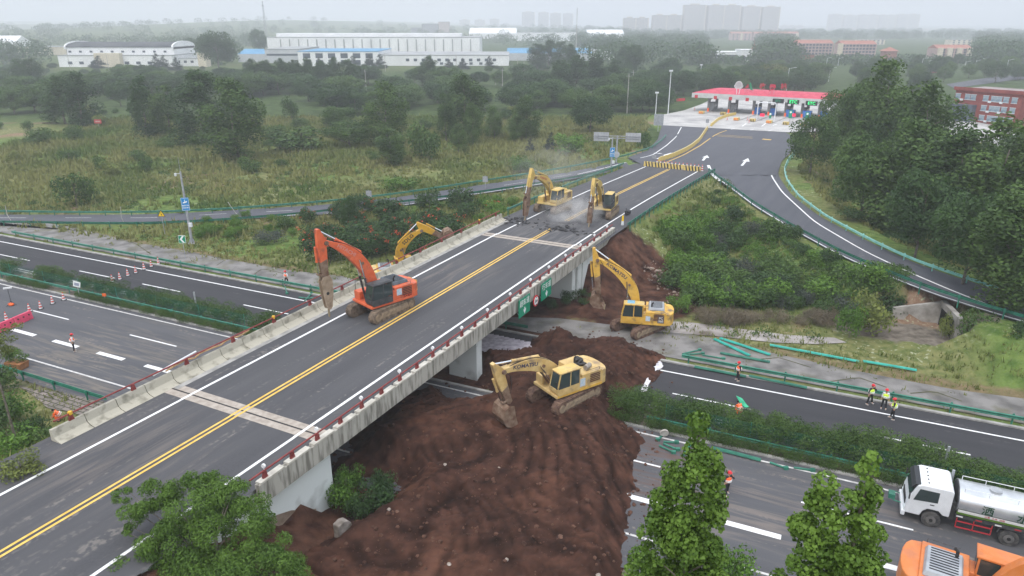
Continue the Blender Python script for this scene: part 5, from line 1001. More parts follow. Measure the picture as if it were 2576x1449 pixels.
# meadow trees that stand out
for a in [('dark_poplar', 165, 312, 190, 92, 'dark bushy poplar at the far left of the meadow, left of its twin'), ('dark_poplar', 210, 318, 185, 85, 'dark bushy poplar left of the red notice board, taller of the twins'),
  ('dark_poplar', 372, 345, 196, 74, 'slim dark poplar left of the roundish pale topped one in the meadow'), ('poplar', 430, 342, 214, 78, 'oval grey green poplar between two dark ones in the meadow'), ('dark_poplar', 515, 362, 178, 128, 'tall dark poplar standing behind the big bright oval poplar'), ('poplar', 598, 402, 196, 140, 'largest bright oval poplar in the middle of the left meadow'),
  ('dark_broad', 305, 268, 200, 60, 'small dark round tree behind the meadow poplars'), ('bush', 735, 306, 248, 48, 'small dark rounded tree standing alone right of the big poplar'), ('poplar', 975, 368, 205, 102, 'tall broad poplar in the centre of the tree line'), ('poplar', 985, 416, 322, 76, 'short pale poplar in front of the tall central poplar'), ('bush', 1062, 402, 306, 92, 'leafy young poplar clump right of the short pale poplar'),
  ('poplar', 1170, 340, 184, 98, 'tall dark topped poplar right of the flowering clearing'), ('poplar', 1122, 355, 235, 50, 'narrow poplar on the left flank of the tall dark topped one'), ('poplar', 1190, 366, 258, 46, 'slender light poplar in front of the tall dark topped one'), ('poplar', 1155, 388, 312, 40, 'low narrow poplar at the front of the right hand clump'), ('poplar', 1243, 352, 268, 48, 'thin poplar right of the main clump'), ('poplar', 1325, 350, 240, 72, 'pale willow like poplar near the haze of the breaker'), ('poplar', 1300, 356, 288, 50, 'small poplar touching the pale willow like one'),
  ('dark_broad', 1485, 336, 240, 108, 'dark rounded tree beside the left ramp'), ('conifer', 1333, 385, 345, 24, 'small dark conifer left of the sign gantry'), ('conifer', 1385, 378, 330, 30, 'small dull conifer between the other one and the gantry'),
  ('dark_broad', 552, 176, 74, 94, 'huge dark round tree beside the white factory at left'), ('dark_broad', 490, 150, 94, 60, 'round tree left of the huge one beside the factory'), ('dark_broad', 655, 140, 72, 44, 'round hazy tree under the lattice mast')]: ptree(*a)
for a in [('bush', 760, 380, 322, 150, 'wide spreading acacia bush right of the largest poplar'), ('bush', 705, 352, 318, 90, 'low acacia bush beside the wide spreading one'), ('broad', 855, 335, 262, 92, 'rounded light green tree left of the tall central poplar'), ('broad', 880, 372, 300, 120, 'spreading light green tree before the rounded one'), ('bush', 195, 522, 440, 95, 'spreading green sapling behind the far ramp guardrail, far left'), ('bush', 430, 372, 345, 62, 'flat topped small tree under the oval poplar'), ('bush', 520, 368, 330, 80, 'dark low tree under the tall dark poplar'), ('bush', 105, 360, 318, 70, 'leafy bush left of the red notice board'), ('bush', 190, 352, 312, 52, 'bush directly left of the red notice board'), ('bush', 630, 435, 392, 60, 'green shrub at the foot of the largest poplar'),
  ('bush', 175, 405, 378, 50, 'green shrub below the twin dark poplars'), ('yellow_bush', 285, 440, 405, 60, 'yellow green shrub in the left meadow'), ('bush', 340, 405, 378, 55, 'rounded shrub between the slim poplar and the camera pole'), ('yellow_bush', 38, 410, 378, 40, 'yellow green bush at the left picture edge'), ('bush', 255, 430, 395, 40, 'green bush left of the yellow green shrub'), ('bush', 370, 432, 392, 36, 'upright bush above the camera pole'), ('bright_bush', 1310, 435, 396, 60, 'bright green bush behind the far ramp guardrail, centre'), ('bright_bush', 1010, 480, 445, 90, 'broad low bush behind the far ramp guardrail'), ('bright_bush', 1430, 385, 335, 90, 'tall weeds bush left of the sign gantry'), ('bush', 1610, 375, 330, 50, 'green bush right of the sign gantry')]: ptree(*a, cat='shrub')
for k in range(46):
    x = U(-20, 1500); y = U(262, 330) if k < 28 else U(330, 430); p = gsurf(x, y)
    if y > 330 and 1150 < x: continue
    kd = random.choice(['bush', 'dark_bush', 'bush', 'yellow_bush']); h = U(1.5, 3.6) if y < 330 else U(.9, 1.8); plant(kd, p, h, h * U(1.1, 1.9), '%s %s shrub, %s meadow, %s' % ('tall' if h > 2.4 else 'low', {'bush': 'green', 'dark_bush': 'dark', 'yellow_bush': 'yellow green'}[kd], 'far side of the' if y < 330 else 'middle of the', 'left of the dark poplar twins' if x < 120 else ('between the twins and the largest poplar' if x < 560 else ('right of the largest poplar' if x < 900 else 'by the central poplars'))), 'shrub', 'shrubs scattered over the meadow')
# belt of trees between the meadow and the buildings
G1 = 'trees of the dense belt behind the meadow'
for k in range(250):
    y = U(172, 288); x = U(-30, 1660)
    if (600 < x < 800 and 292 > y > 262) : y -= 30
    if 230 < x < 700 and y > 250: y -= 45
    if 1030 < x < 1120 and y > 260: y -= 60
    kind = random.choice(['broad', 'dark_broad', 'dark_broad', 'broad', 'dark_broad']); p = gsurf(x, y); h = U(6.5, 9.5) if y > 205 else U(2.5, 4.5); w = h * U(1.3, 1.9); plant(kind, p, h, w, '%s %s tree, %s of the belt, %s' % ('large' if h > 8 or 3.5 < h < 5 else 'smaller', 'dark' if 'dark' in kind else 'mid green', rw(y, 205, 245), lm(x)), 'tree', G1)
for x, y, t_, w, kk in [(640, 228, 150, 46, 0), (675, 226, 152, 48, 0), (712, 226, 146, 44, 0), (745, 228, 150, 46, 0), (780, 228, 148, 44, 0), (812, 225, 152, 40, 0), (845, 224, 146, 44, 0), (880, 224, 150, 42, 0), (1080, 216, 142, 48, 1), (1110, 220, 168, 44, 1), (1352, 175, 110, 50, 1), (1380, 170, 100, 44, 1), (1410, 172, 105, 48, 1), (1436, 180, 112, 40, 1), (1405, 230, 150, 60, 1), (1450, 226, 138, 60, 1), (1500, 222, 136, 56, 1), (1545, 225, 150, 50, 1), (1590, 190, 112, 60, 1), (1565, 180, 118, 40, 1), (60, 220, 150, 60, 1), (90, 225, 148, 50, 1)]:
    ptree('dark_poplar', x, y, t_, w, 'dark upright poplar in the row before the white factories' if kk == 0 else ('dark upright poplar of the clumps rising right of the factories' if x > 1000 else 'dark upright poplar rising before the low sheds at far left'), 'poplar row before the factories' if kk == 0 else ('poplar clumps right of the factories' if x > 1000 else 'poplars at far left'))
for x, y, t_, w in [(890, 172, 138, 30), (930, 172, 135, 32), (958, 172, 134, 30), (1130, 172, 148, 28), (1165, 174, 145, 30), (1232, 172, 140, 24), (805, 180, 142, 26), (250, 172, 138, 40), (395, 172, 132, 30), (415, 176, 136, 30), (445, 178, 142, 30), (8, 150, 108, 28), (38, 155, 122, 28)]: ptree('conifer', x, y, t_, w, 'dark conifer standing against the white factory walls', 'conifers before the factory walls')
for k in range(46):
    x = U(1560, 2080); y = U(180, 262) if x < 1640 or x > 1700 else U(180, 245); p = gsurf(x, y)
    if x > 1640: p = gsurf(x, U(190, 243))
    h = U(7, 11); kd = random.choice(['broad', 'dark_broad', 'dark_broad']); plant(kd, p, h, h * U(1.0, 1.5), '%s %s tree behind the toll station, %s' % ('tall' if h > 9 else 'low', 'dark' if kd[0] == 'd' else 'mid green', 'left of the canopy' if x < 1740 else ('behind the round emblem' if x < 1900 else ('behind the roof characters' if x < 1990 else 'behind the canopy\'s right end'))), 'tree', 'trees behind the toll station')
ptree('yellow_tree', 1935, 212, 158, 90, 'yellow blossoming tree in the wood behind the toll station')
# the big trees right of the right ramp
for a in [('broad', 2035, 442, 288, 128, 'drooping willow like tree at the plaza corner'), ('broad', 2150, 440, 186, 150, 'tall tree behind the willow like one'), ('poplar', 2190, 470, 150, 150, 'tallest broad poplar right of the toll station'), ('broad', 2100, 400, 210, 110, 'tree between the toll canopy and the tallest poplar'), ('poplar', 2290, 520, 204, 160, 'broad poplar with its top left of the brick building'), ('poplar', 2250, 610, 300, 190, 'large poplar crown in the middle of the right hand wood'), ('broad', 2160, 560, 330, 170, 'round crowned tree by the bend of the right ramp'), ('dark_broad', 2215, 480, 260, 120, 'dark tree deep in the right hand wood'), ('poplar', 2370, 640, 330, 200, 'large dark poplar below the brick building'), ('poplar', 2470, 660, 300, 200, 'large poplar right of the one below the brick building'), ('poplar', 2560, 640, 238, 190, 'tall poplar at the right picture edge'), ('dark_broad', 2420, 480, 340, 130, 'rounded tree just under the brick building'), ('poplar', 2590, 760, 380, 230, 'nearest dark poplar at the right picture edge'), ('dark_broad', 2300, 650, 420, 170, 'dark tree at the outer rail of the right ramp'), ('dark_broad', 2420, 720, 470, 190, 'dark tree overhanging the outer rail, lower right'), ('poplar', 2510, 780, 480, 200, 'leafy poplar just behind the pale guardrail'), ('broad', 2310, 430, 300, 110, 'lighter tree left of the brick building yard'), ('dark_broad', 2530, 480, 330, 120, 'dark tree right of the brick building')]: ptree(*a, group='big trees beside the right ramp')
ptree('yellow_bush', 2262, 585, 450, 110, 'yellow green bush in front of the dark right hand wood', cat='shrub')
for k, (x, y) in enumerate([(2085, 520), (2110, 560), (2190, 600), (2225, 622), (2330, 668), (2395, 690), (2440, 700), (2545, 735), (2570, 742)]): p = gsurf(x + 22, y - 8); plant('dark_bush', p, U(1.5, 3), U(3, 5), 'dark undergrowth bush behind the pale green guardrail', 'shrub', 'undergrowth behind the pale guardrail')
for k in range(36):
    x = U(2150, 2640); y = U(178, 235) if x < 2380 else U(165, 212); p = gsurf(x, y); h = U(7, 11); plant(random.choice(['dark_broad', 'broad', 'dark_poplar']), p, h, h * U(.8, 1.2), '%s tree %s the red brick building' % (random.choice(['rounded', 'leafy', 'full']), 'behind and left of' if x < 2380 else ('behind' if x < 2540 else 'behind and right of')), 'tree', 'trees around the brick building')
# median hedge
HED = [leafmesh('foliage', cl_bush(1.75, 2.3, s + 50, 16), 5200, .085, F_HEDGE, s, fill=.2, asp=.5) for s in range(4)]; HLOW = [leafmesh('foliage', [(U(-1.4, 1.4), U(-.3, .3), .3, .42, .34) for _ in range(12)], 3600, .075, F_HEDGE, s + 9, asp=.5) for s in range(3)]
def hedge(u, v, w, h, label, group, low=False):
    t = thing('hedge_shrub', label, 'hedge shrub', E(u, v, .0), TE + U(-.1, .1), group); t.scale = (w / (2.9 if low else 2.2), (1 if low else w / 2.2), h / (.65 if low else 1.8)); o = bpy.data.objects.new('foliage', random.choice(HLOW if low else HED)); COL.objects.link(o); o.parent = t
def med(px, py): p = at(px, py); return p.x * cos(TE) + p.y * sin(TE)
for px, py, w, lab in [(15, 690, 3.4, 'at the left picture edge'), (75, 718, 2.0, 'left of the wide one'), (115, 712, 3.6, 'wide one left of the white notice'), (160, 722, 2.2, 'directly left of the white notice'), (205, 734, 2.0, 'behind the white notice'), (245, 742, 2.6, 'left of the orange tag'), (280, 752, 2.6, 'right of the orange tag'), (312, 762, 1.6, 'small one past the orange tag'), (340, 770, 2.2, 'slim one in mid hedge'), (375, 774, 3.0, 'highest one of the middle'), (410, 780, 3.0, 'just right of the highest'), (445, 790, 2.6, 'left of the grey median post'), (490, 800, 3.0, 'right of the grey median post'), (535, 812, 2.8, 'third from the parapet'), (585, 822, 3.0, 'second from the parapet'), (650, 838, 3.8, 'rounded one nearest the parapet')]: hedge(med(px, py), 47.4, w, 1.5 if w < 2 else 1.9, 'dark hedge shrub of the left median, ' + lab, 'hedge shrubs of the left median')
for k in range(17): hedge(-84 + k * 2.35, 45.95 - .35, 2.4, .75, 'low clipped hedge plant along the rail of the left median', 'low hedge of the left median', True) if k not in (3, 4) else None
for k, (u, h) in enumerate([(-12.2, 2.0), (-10.6, 1.9), (-8.8, 2.0), (-7, 2.2), (-5.3, 2.1), (-3.4, 2.1), (-1.6, 2.3), (.2, 2.3), (2.2, 2.2), (3.6, 2.5), (5.2, 2.7), (6.9, 2.5), (8.4, 2.4), (9.9, 2.2), (11.6, 2.0), (13.0, 1.7), (19.5, 1.7), (21.5, 1.7)]): hedge(u, 47.3, 3.5, h, 'dense shrub of the right median hedge, ' + ['touching the dirt pile', 'second from the dirt pile', 'third from the dirt pile', 'above the concrete disc', 'right of the concrete disc', 'left of the crouching worker', 'in front of the crouching worker', 'right of the crouching worker', 'behind the left poplar top', 'right of the left poplar top', 'midway between the poplar tops', 'below the three yellow vest workers', 'left of the right poplar top', 'behind the right poplar top', 'left of the grey steel post', 'at the grey steel post', 'behind the truck tank', 'at the right picture edge'][k], 'hedge shrubs of the right median')
for k in range(13): hedge(-12 + k * 2.2, 45.6, 2.5, .85, 'low clipped hedge plant along the rail of the right median', 'low hedge of the right median', True)
# green anti dazzle net and its posts in the median
NET = mat('green_net', (.01, .12, .08), rough=.8, alpha=.33)
for u0, u1, lab in ((-92, -49, 'fine green mesh net standing along the left median hedge'), (-9, 27, 'fine green mesh net standing along the right median hedge')):
    t = thing('mesh_net', lab, 'net', E(u0, 46.35, 0)); q = MB(); o0 = E(u0, 46.35, 0); q.sweep([E(u0 + (u1 - u0) * i / 20, 46.35, 0) - o0 for i in range(21)], [(0, .3), (0, 1.75)]); q.build('netting', NET, t)
    pm = MB(); pm.tube((0, 0, 0), (0, 0, 1.8), .03, n=5); pme = pm.mesh('net_post', GREEN_RAIL); u = u0
    while u < u1: o = bpy.data.objects.new('net_post', pme); COL.objects.link(o); o.parent = t; o.location = E(u, 46.35, 0) - o0; u += 6
for px, py, yt, lab in ((471, 806, 731, 'plain grey steel post in the left median hedge'), (2366, 1205, 1137, 'plain grey steel post in the right median hedge')): p = E(med(px, py), 47.2); q = MB(); q.box((0, 0, 1.3), (.14, .09, 2.6)); q.box((0, 0, .02), (.3, .3, .04)); o = q.build('steel_post', STEEL); o.location = p; tag(o, lab, 'post')
# embankment bushes right
poly = [(1575, 600), (1640, 560), (1700, 500), (1770, 452), (1800, 465), (1850, 505), (1950, 580), (2060, 645), (2160, 690), (2270, 735), (2290, 775), (2230, 800), (2140, 815), (2000, 800), (1850, 775), (1740, 770), (1705, 740), (1690, 690), (1650, 650), (1600, 620)]
PX, PY = np.array([p[0] for p in poly]), None; n = 0
while n < 155:
    x, y = U(1560, 2300), U(440, 830)
    if not pip(np.array([x]), np.array([y]), poly)[0]: continue
    g_ = y < 700 and x < 1900; top = y < 560
    if top and R() < .6: continue
    kind = random.choice(['bright_bush', 'bright_bush', 'bush'] if (x < 1800 or R() < .25) else ['dark_bush', 'bush', 'dark_bush', 'grey_bush']); p = gsurf(x, y)
    if ab(p.x, p.y)[1] < -22.4: continue
    h = U(1.3, 2.8) * (.6 if y < 560 else 1)
    wh = ('in the narrow tip between the two roads' if y < 520 else 'beside the overpass guardrail on the right slope') if y < 600 and x < 1850 else ('just below the right ramp rail' if y < 560 + (x - 1850) * .5 else ('on the slope above the slope excavator' if x < 1760 else ('at the foot of the right slope' if y > 760 else ('in the middle of the right slope' if x < 2000 else 'on the slope left of the culvert'))))
    lab = '%s %s bush %s' % ('large' if h > 1.6 else 'small', {'bright_bush': 'bright green sumac', 'bush': 'leafy green', 'dark_bush': 'dark green', 'grey_bush': 'dull grey green'}[kind], wh)
    plant(kind, p - Vector((0, 0, .15)), h, h * U(1.3, 2.0), lab, 'shrub', kind.replace('_bush', '').replace('bush', 'green') + ' bushes on the right slope'); n += 1
for k in range(26): x = U(1740, 2150); y = 832 + (x - 1900) * .02 + U(-22, 0); p = gsurf(x, y - 10); plant('dry_bush', p, U(.8, 1.5), U(1.8, 3), 'tangle of dry straw coloured grass along the slope foot', 'dry grass clump', 'dry grass clumps at the slope foot')
for a in [('yellow_bush', 2190, 840, 735, 110, 'yellow green willow bush left of the culvert mouth'), ('bright_bush', 2135, 850, 770, 70, 'green shrub left of the willow bush'), ('bush', 2368, 778, 722, 85, 'leafy bush growing over the culvert lintel'), ('yellow_bush', 2375, 852, 790, 40, 'reed like bush in the culvert opening'), ('bush', 2450, 850, 780, 80, 'green bush right of the culvert wall'), ('bright_bush', 2500, 900, 840, 110, 'low bush on the verge right of the culvert'), ('dark_bush', 2560, 880, 800, 90, 'dark bush at the right edge under the ramp'), ('bush', 2280, 760, 715, 70, 'bush on top of the culvert wing wall'), ('bright_bush', 1705, 790, 742, 60, 'bush right behind the slope excavator\'s tail'), ('grey_bush', 1605, 618, 592, 40, 'silvery agave like shrub at the top of the dug out slope')]: ptree(*a, cat='shrub')
# flowering thicket left of the overpass
poly = [(745, 560), (800, 520), (860, 500), (1000, 500), (1060, 490), (1180, 500), (1290, 480), (1330, 500), (1280, 530), (1180, 570), (1100, 620), (1010, 655), (860, 660), (800, 640), (760, 600)]
BLO = mat('orange_red_blossom', (.62, .07, .04), (.72, .13, .07), 9, .7); n = 0
while n < 44:
    x, y = U(740, 1330), U(480, 670)
    if not pip(np.array([x]), np.array([y]), poly)[0]: continue
    kind = 'dark_bush' if x < 1180 else 'bright_bush'; p = gsurf(x, y + 14); fl = (x < 1080 and y > 520 and R() < .65) or R() < .15; h = U(2.2, 3.6) if x < 1180 else U(1.2, 2)
    t = plant(kind, p, h, h * U(1.3, 1.9), 'dark bush with orange red trumpet flowers, %s' % ('behind the orange arm' if x < 860 else ('behind the amber boom' if x > 985 else ('upper middle of the thicket' if y < 570 else 'lower middle of the thicket'))) if fl else ('dark flowerless bush in the thicket left of the overpass' if x < 1180 else 'bright green bush behind the far end of the left parapet'), 'shrub', 'flowering bushes left of the overpass' if fl else ('dark bushes left of the overpass' if x < 1180 else 'bright bushes behind the left parapet')); n += 1
    if fl:
        ch = [c for c in t.children if c.name.startswith('foliage')][0]; lo = leafmesh('blossoms', [(U(-1.1, 1.1), U(-1.1, 1.1), U(1.0, 1.9), .22, .18) for _ in range(9)], 150, .11, BLO, n); o = bpy.data.objects.new('blossoms', lo); COL.objects.link(o); o.parent = t
for a in [('dark_broad', 882, 590, 492, 46, 'narrow vine covered dark tree standing out of the flowering thicket'), ('grey_bush', 675, 612, 582, 80, 'greyish purple dry bush in the reeds by the camera pole'), ('bush', 725, 580, 545, 60, 'green bush at the left end of the flowering thicket')]: ptree(*a, cat='shrub')
for k in range(26): x = U(500, 740); y = U(548, 600); p = gsurf(x, y); plant('bright_bush', p, U(.8, 1.4), U(1.2, 2.2), 'clump of bright green reeds right of the camera pole', 'reed clump', 'reeds right of the camera pole')
# foreground trees
def bigtree(name, label, P, clumps, n, size, m, th, tr, asp, seed, branches=()):
    t = thing(name, label, 'tree', P); o = bpy.data.objects.new('crown', leafmesh('crown', clumps, n, size, m, seed, asp=asp, fill=.3)); COL.objects.link(o); o.parent = t; q = MB(); q.tube((0, 0, -.5), (0, 0, th), tr, tr * .35, n=10)
    for c in clumps[::max(1, len(clumps) // 26)]: b = Vector(c[:3]); a = Vector((0, 0, max(.5, min(th, b.z - Vector((b.x, b.y)).length * .9)))); q.tube(a, b, tr * .28, tr * .06, n=5)
    q.build('trunk', MATS['bark'], t); return t
rs = random.Random(5); C0 = at(548, 1392, 5.2); gzv = gz(C0.x, C0.y); cl_ = []
for px, py, r in [(548, 1290, 1.25), (620, 1275, 1.0), (460, 1265, .8), (400, 1300, .75), (650, 1330, 1.1), (540, 1370, 1.4), (450, 1350, 1.1), (380, 1390, .8), (690, 1400, 1.0), (600, 1430, 1.4), (480, 1440, 1.2), (520, 1240, .8), (590, 1235, .6), (300, 1425, .7), (370, 1450, .9), (700, 1470, 1.1), (560, 1490, 1.6), (430, 1500, 1.4), (660, 1240, .55), (380, 1262, .4), (720, 1440, .6), (350, 1340, .35)]:
    c = at(px, py, 5.2); dd = (c - C0); 
    # keep the crown round: spread the clumps over a dome instead of a plane
    zc = 5.2; s_ = Vector((c.x - C0.x, (c.y - C0.y) * .45, 0)); zz = zc - gzv + (c.y - C0.y) * .5
    base = Vector((s_.x, s_.y, zz))
    for k in range(8): cl_.append((base.x + rs.uniform(-r, r) * .7, base.y + rs.uniform(-r, r) * .8, base.z + rs.uniform(-r, r) * .7, r * rs.uniform(.35, .6), r * rs.uniform(.3, .5)))
bigtree('broadleaf_tree', 'full round bright green tree beside the road in the lower left foreground', (C0.x, C0.y, gzv), cl_, 85000, .16, F_NEAR, max(2.5, 5.2 - gzv), .16, .3, 5)
F_TOP = folmat('poplar_top_leaves', (.04, .09, .014), (.15, .25, .04)); RED_T = folmat('reddish_shoot_leaves', (.11, .10, .03), (.20, .16, .06))
def poplar_top(top, y, spines, label, seed, n):
    rs = random.Random(seed); d = ray(*top); t_ = y / d.y; P = Vector((d.x * t_, y, CAMZ + d.z * t_)); H = P.z; cl = []
    for (dx, dy, dz, L, wd) in spines:       # leaders: offset of the tip, length down, final half width
        N = int(L / .22)
        for i in range(N):
            if rs.random() < .12: continue
            f = i / N; w = .06 + wd * f ** .8
            for k in range(1 + int(w / .2)): a = rs.uniform(0, 6.28); q = w * sqrt(rs.random()); cl.append((dx + cos(a) * q - dx * .35 * f, dy + sin(a) * q, H + dz - L * f + rs.uniform(-.1, .1), .12 + .14 * rs.random(), .15 + .1 * rs.random()))
    bigtree('poplar_tree', label, (P.x, P.y, 0), cl, n, .078, F_TOP, H - .6, .085, .9, seed); return P
poplar_top((1763, 1060), 11.5, [(0, 0, 0, 7.5, 1.35), (.45, .1, -1.15, 5.5, .8), (-.42, .2, -1.4, 5, 1.2)], 'leafy poplar top with one tall leader in the foreground, left of the other', 3, 44000)
poplar_top((2190, 1160), 10.5, [(0, 0, 0, 7.5, 1.0), (-.62, .1, -.55, 6.5, 1.45), (.42, .1, -1.5, 5, .8)], 'leafy poplar top with two leaders in the foreground, beside the water truck', 8, 44000)
for a, kd in [((1840, 1475, 1395, 120), 'bright_bush'), ((1690, 1480, 1420, 110), 'bush')]: ptree(kd, *a, 'feathery green shrub low in the foreground between the poplars' if kd != 'bush' else 'weedy bush at the lower edge left of the poplar', cat='shrub')
for px, py, r in [(868, 1255, 60), (935, 1262, 70), (880, 1215, 50), (965, 1235, 50), (905, 1290, 50)]: ptree('dark_bush' if px > 880 else 'bright_bush', px, py + 25, py - 45, r * 1.6, 'dark weedy bush growing under the bridge beside the abutment' if px > 880 else 'bright green weeds right against the abutment pillar', 'weeds under the bridge', 'shrub')
for k in range(16): x = U(1290, 1500); y = U(725, 770); p = at(x, y + (x - 1290) * .12); plant('dark_bush', p, U(.5, 1.1), U(1.2, 2), 'dark weeds growing at the foot of the far abutment', 'weed clump', 'weeds at the far abutment')
for x, y, t_, w, kd in [(40, 1150, 1080, 130, 'bright_bush'), (110, 1130, 1075, 90, 'bush'), (-10, 1090, 1010, 110, 'bush'), (40, 1060, 1000, 90, 'bright_bush'), (10, 990, 930, 90, 'bush'), (60, 1200, 1150, 110, 'yellow_bush'), (95, 1105, 1050, 70, 'dark_bush')]: ptree(kd, x, y, t_, w, '%s bush on the lower left bank, %s' % ({'bright_bush': 'bright green', 'bush': 'green', 'yellow_bush': 'yellowish', 'dark_bush': 'dark'}[kd], {1150: 'beside the road edge', 1130: 'nearest the parapet end', 1090: 'at the picture edge, middle', 1060: 'below the stone slope', 990: 'under the planter box', 1200: 'lowest by the road', 1105: 'between the bank bushes'}[y]), 'bushes on the lower left bank', 'shrub')
p = at(45, 925); t = thing('planter_box', 'terracotta planter box with leafy shrub at the left edge by the guardrail', 'planter', p, TE + .2); q = MB(); q.taper((0, 0, 0), (1.5, .8), (0, 0, .6), (1.7, 1.0)); q.build('box', mat('terracotta', (.26, .11, .04), (.36, .17, .075), 3, .8), t, bevel=.02); o = bpy.data.objects.new('shrub', leafmesh('shrub', [(U(-.7, .7), U(-.4, .4), U(.8, 1.5), .35, .3) for _ in range(16)], 2200, .11, F_NEAR, 4)); COL.objects.link(o); o.parent = t
d = ray(-30, 860); y = 42.; p = Vector((d.x * y / d.y, y, CAMZ + d.z * y / d.y)); g0 = gz(p.x, p.y)
cl_ = [(U(-.3, 2.0), U(-1, 1), p.z - g0 + U(-.8, 1.0), .35, .22) for _ in range(20)]; bigtree('broadleaf_tree', 'yellowish tree branch reaching in at the left edge over the pink barrier', (p.x, p.y, g0), cl_, 2600, .13, F_YEL, p.z - g0, .1, .5, 2)
# grass and weeds: uncountable
rs = np.random.RandomState(3); N = 110000; X = rs.uniform(-125, 115, N); Y = 26 + 205 * rs.rand(N) ** .95; v = -X * sin(TE) + Y * cos(TE); a = X * .454 + Y * .891; b = X * .891 - Y * .454
keep = ~((v > 30.6) & (v < 57.1)) & ~((b > -41) & (b < -24.4) & (a < 132)); xi = np.argmin(np.hypot(X[:, None] - CAPS[::2, 0], Y[:, None] - CAPS[::2, 1]) - CAPS[::2, 2], 1); dc = np.hypot(X - CAPS[::2, 0][xi], Y - CAPS[::2, 1][xi]) - CAPS[::2, 2][xi]; keep &= dc > .5
keep &= ~((v < 62) & (v > 57) & (rs.rand(N) < .93)) & ~((a > 14) & (a < 30) & (b > -25.5) & (b < -6)) & ~((np.hypot((a - 71.5) / 9.5, (b + 22) / 8) < 1.1)) & ~((v < 30.6) & (X > -12))
cu = at(2290, 850); keep &= ~(np.hypot((X - cu.x) / 7.5, (Y - cu.y) / 4) < 1); keep &= (vnoise(X + 200, Y + 200, .12, 5) > .33) | (rs.rand(N) < .3)
X, Y = X[keep], Y[keep]; Z = ground_z(X, Y); n = len(X); nb = 5; h = (.18 + .45 * rs.rand(n) ** 2) * (1 + .6 * (Y > 95) + .4 * (Y > 150)); A = rs.rand(n, nb) * 6.28; bx = X[:, None] + rs.normal(size=(n, nb)) * .22; by = Y[:, None] + rs.normal(size=(n, nb)) * .22; wd = (.05 + .05 * (Y > 80) + .07 * (Y > 140))[:, None] * (1 + rs.rand(n, nb)); hh = h[:, None] * (.6 + .7 * rs.rand(n, nb))
V = np.stack([np.stack([bx - np.cos(A) * wd, by - np.sin(A) * wd, np.broadcast_to(Z[:, None] - .03, A.shape)], -1), np.stack([bx + np.cos(A) * wd, by + np.sin(A) * wd, np.broadcast_to(Z[:, None] - .03, A.shape)], -1), np.stack([bx + np.sin(A) * hh * .4, by - np.cos(A) * hh * .4, Z[:, None] + hh], -1)], 2).reshape(-1, 3)
m3 = len(V) // 3; me = bpy.data.meshes.new('grass'); me.vertices.add(len(V)); me.vertices.foreach_set('co', V.ravel()); me.loops.add(len(V)); me.loops.foreach_set('vertex_index', np.arange(len(V))); me.polygons.add(m3); me.polygons.foreach_set('loop_start', np.arange(m3) * 3); me.polygons.foreach_set('loop_total', np.full(m3, 3))
tn = np.clip(np.repeat(vnoise(X + 300, Y + 300, .08, 7), nb * 3) * 1.3 - .2 + np.repeat(rs.rand(m3), 3) * .3, 0, 1); q = me.attributes.new('tint', 'FLOAT', 'POINT'); q.data.foreach_set('value', tn); me.materials.append(folmat('grass_blades', (.065, .135, .02), (.22, .225, .075))); me.update(calc_edges=True); o = bpy.data.objects.new('grass', me); COL.objects.link(o); tag(o, kind='stuff')
# bright herb layer on the slope between the two roads
poly = [(1575, 600), (1640, 560), (1700, 500), (1770, 452), (1800, 465), (1850, 505), (1950, 580), (2060, 645), (2160, 690), (2270, 735), (2290, 775), (2140, 815), (2000, 800), (1850, 775), (1740, 770), (1705, 740), (1690, 690), (1640, 640)]
cs = []; k = 0
while len(cs) < 1100 and k < 6000:
    k += 1; x, y = U(1570, 2300), U(445, 820)
    if not pip(np.array([x]), np.array([y]), poly)[0] or (y < 560 and R() < .5): continue
    p = gsurf(x, y)
    if ab(p.x, p.y)[1] < -23.2: continue
    cs.append((p.x, p.y))
cz = ground_z(np.array([c[0] for c in cs]), np.array([c[1] for c in cs])); cs2 = [(c[0], c[1], z + .15, .35 + .5 * R(), .25 + .35 * R()) for c, z in zip(cs, cz) if z > .05]
for nm, mm, a0 in (('slope_herbs', F_BRIGHT, 0), ('slope_thicket', F_MID, 1)): o = bpy.data.objects.new(nm, leafmesh(nm, cs2[a0::2], 42000, .17, mm, 40 + a0)); COL.objects.link(o); tag(o, kind='stuff')
# low weeds and herbs
X = rs.uniform(-120, 100, 4600); Y = 60 + 165 * rs.rand(4600); v = -X * sin(TE) + Y * cos(TE); b = X * .891 - Y * .454; a = X * .454 + Y * .891; xi = np.argmin(np.hypot(X[:, None] - CAPS[::2, 0], Y[:, None] - CAPS[::2, 1]) - CAPS[::2, 2], 1); dc = np.hypot(X - CAPS[::2, 0][xi], Y - CAPS[::2, 1][xi]) - CAPS[::2, 2][xi]
k = (v > 63) & (dc > 1.2) & ~((b > -42) & (b < -23.5) & (a < 132)) & (vnoise(X + 100, Y + 100, .07, 15) > .42) & ~((np.hypot((a - 71.5) / 9.5, (b + 22) / 8) < 1.2)) & ~(np.hypot((X - cu.x) / 8, (Y - cu.y) / 4.5) < 1); X, Y = X[k], Y[k]; Z = ground_z(X, Y)
me = leafmesh('weeds', [(x, y, z + .2, .3 + .5 * R(), .2 + .3 * R()) for x, y, z in zip(X, Y, Z)], 90000, .22, F_MID, 8); o = bpy.data.objects.new('weeds', me); COL.objects.link(o); tag(o, kind='stuff')
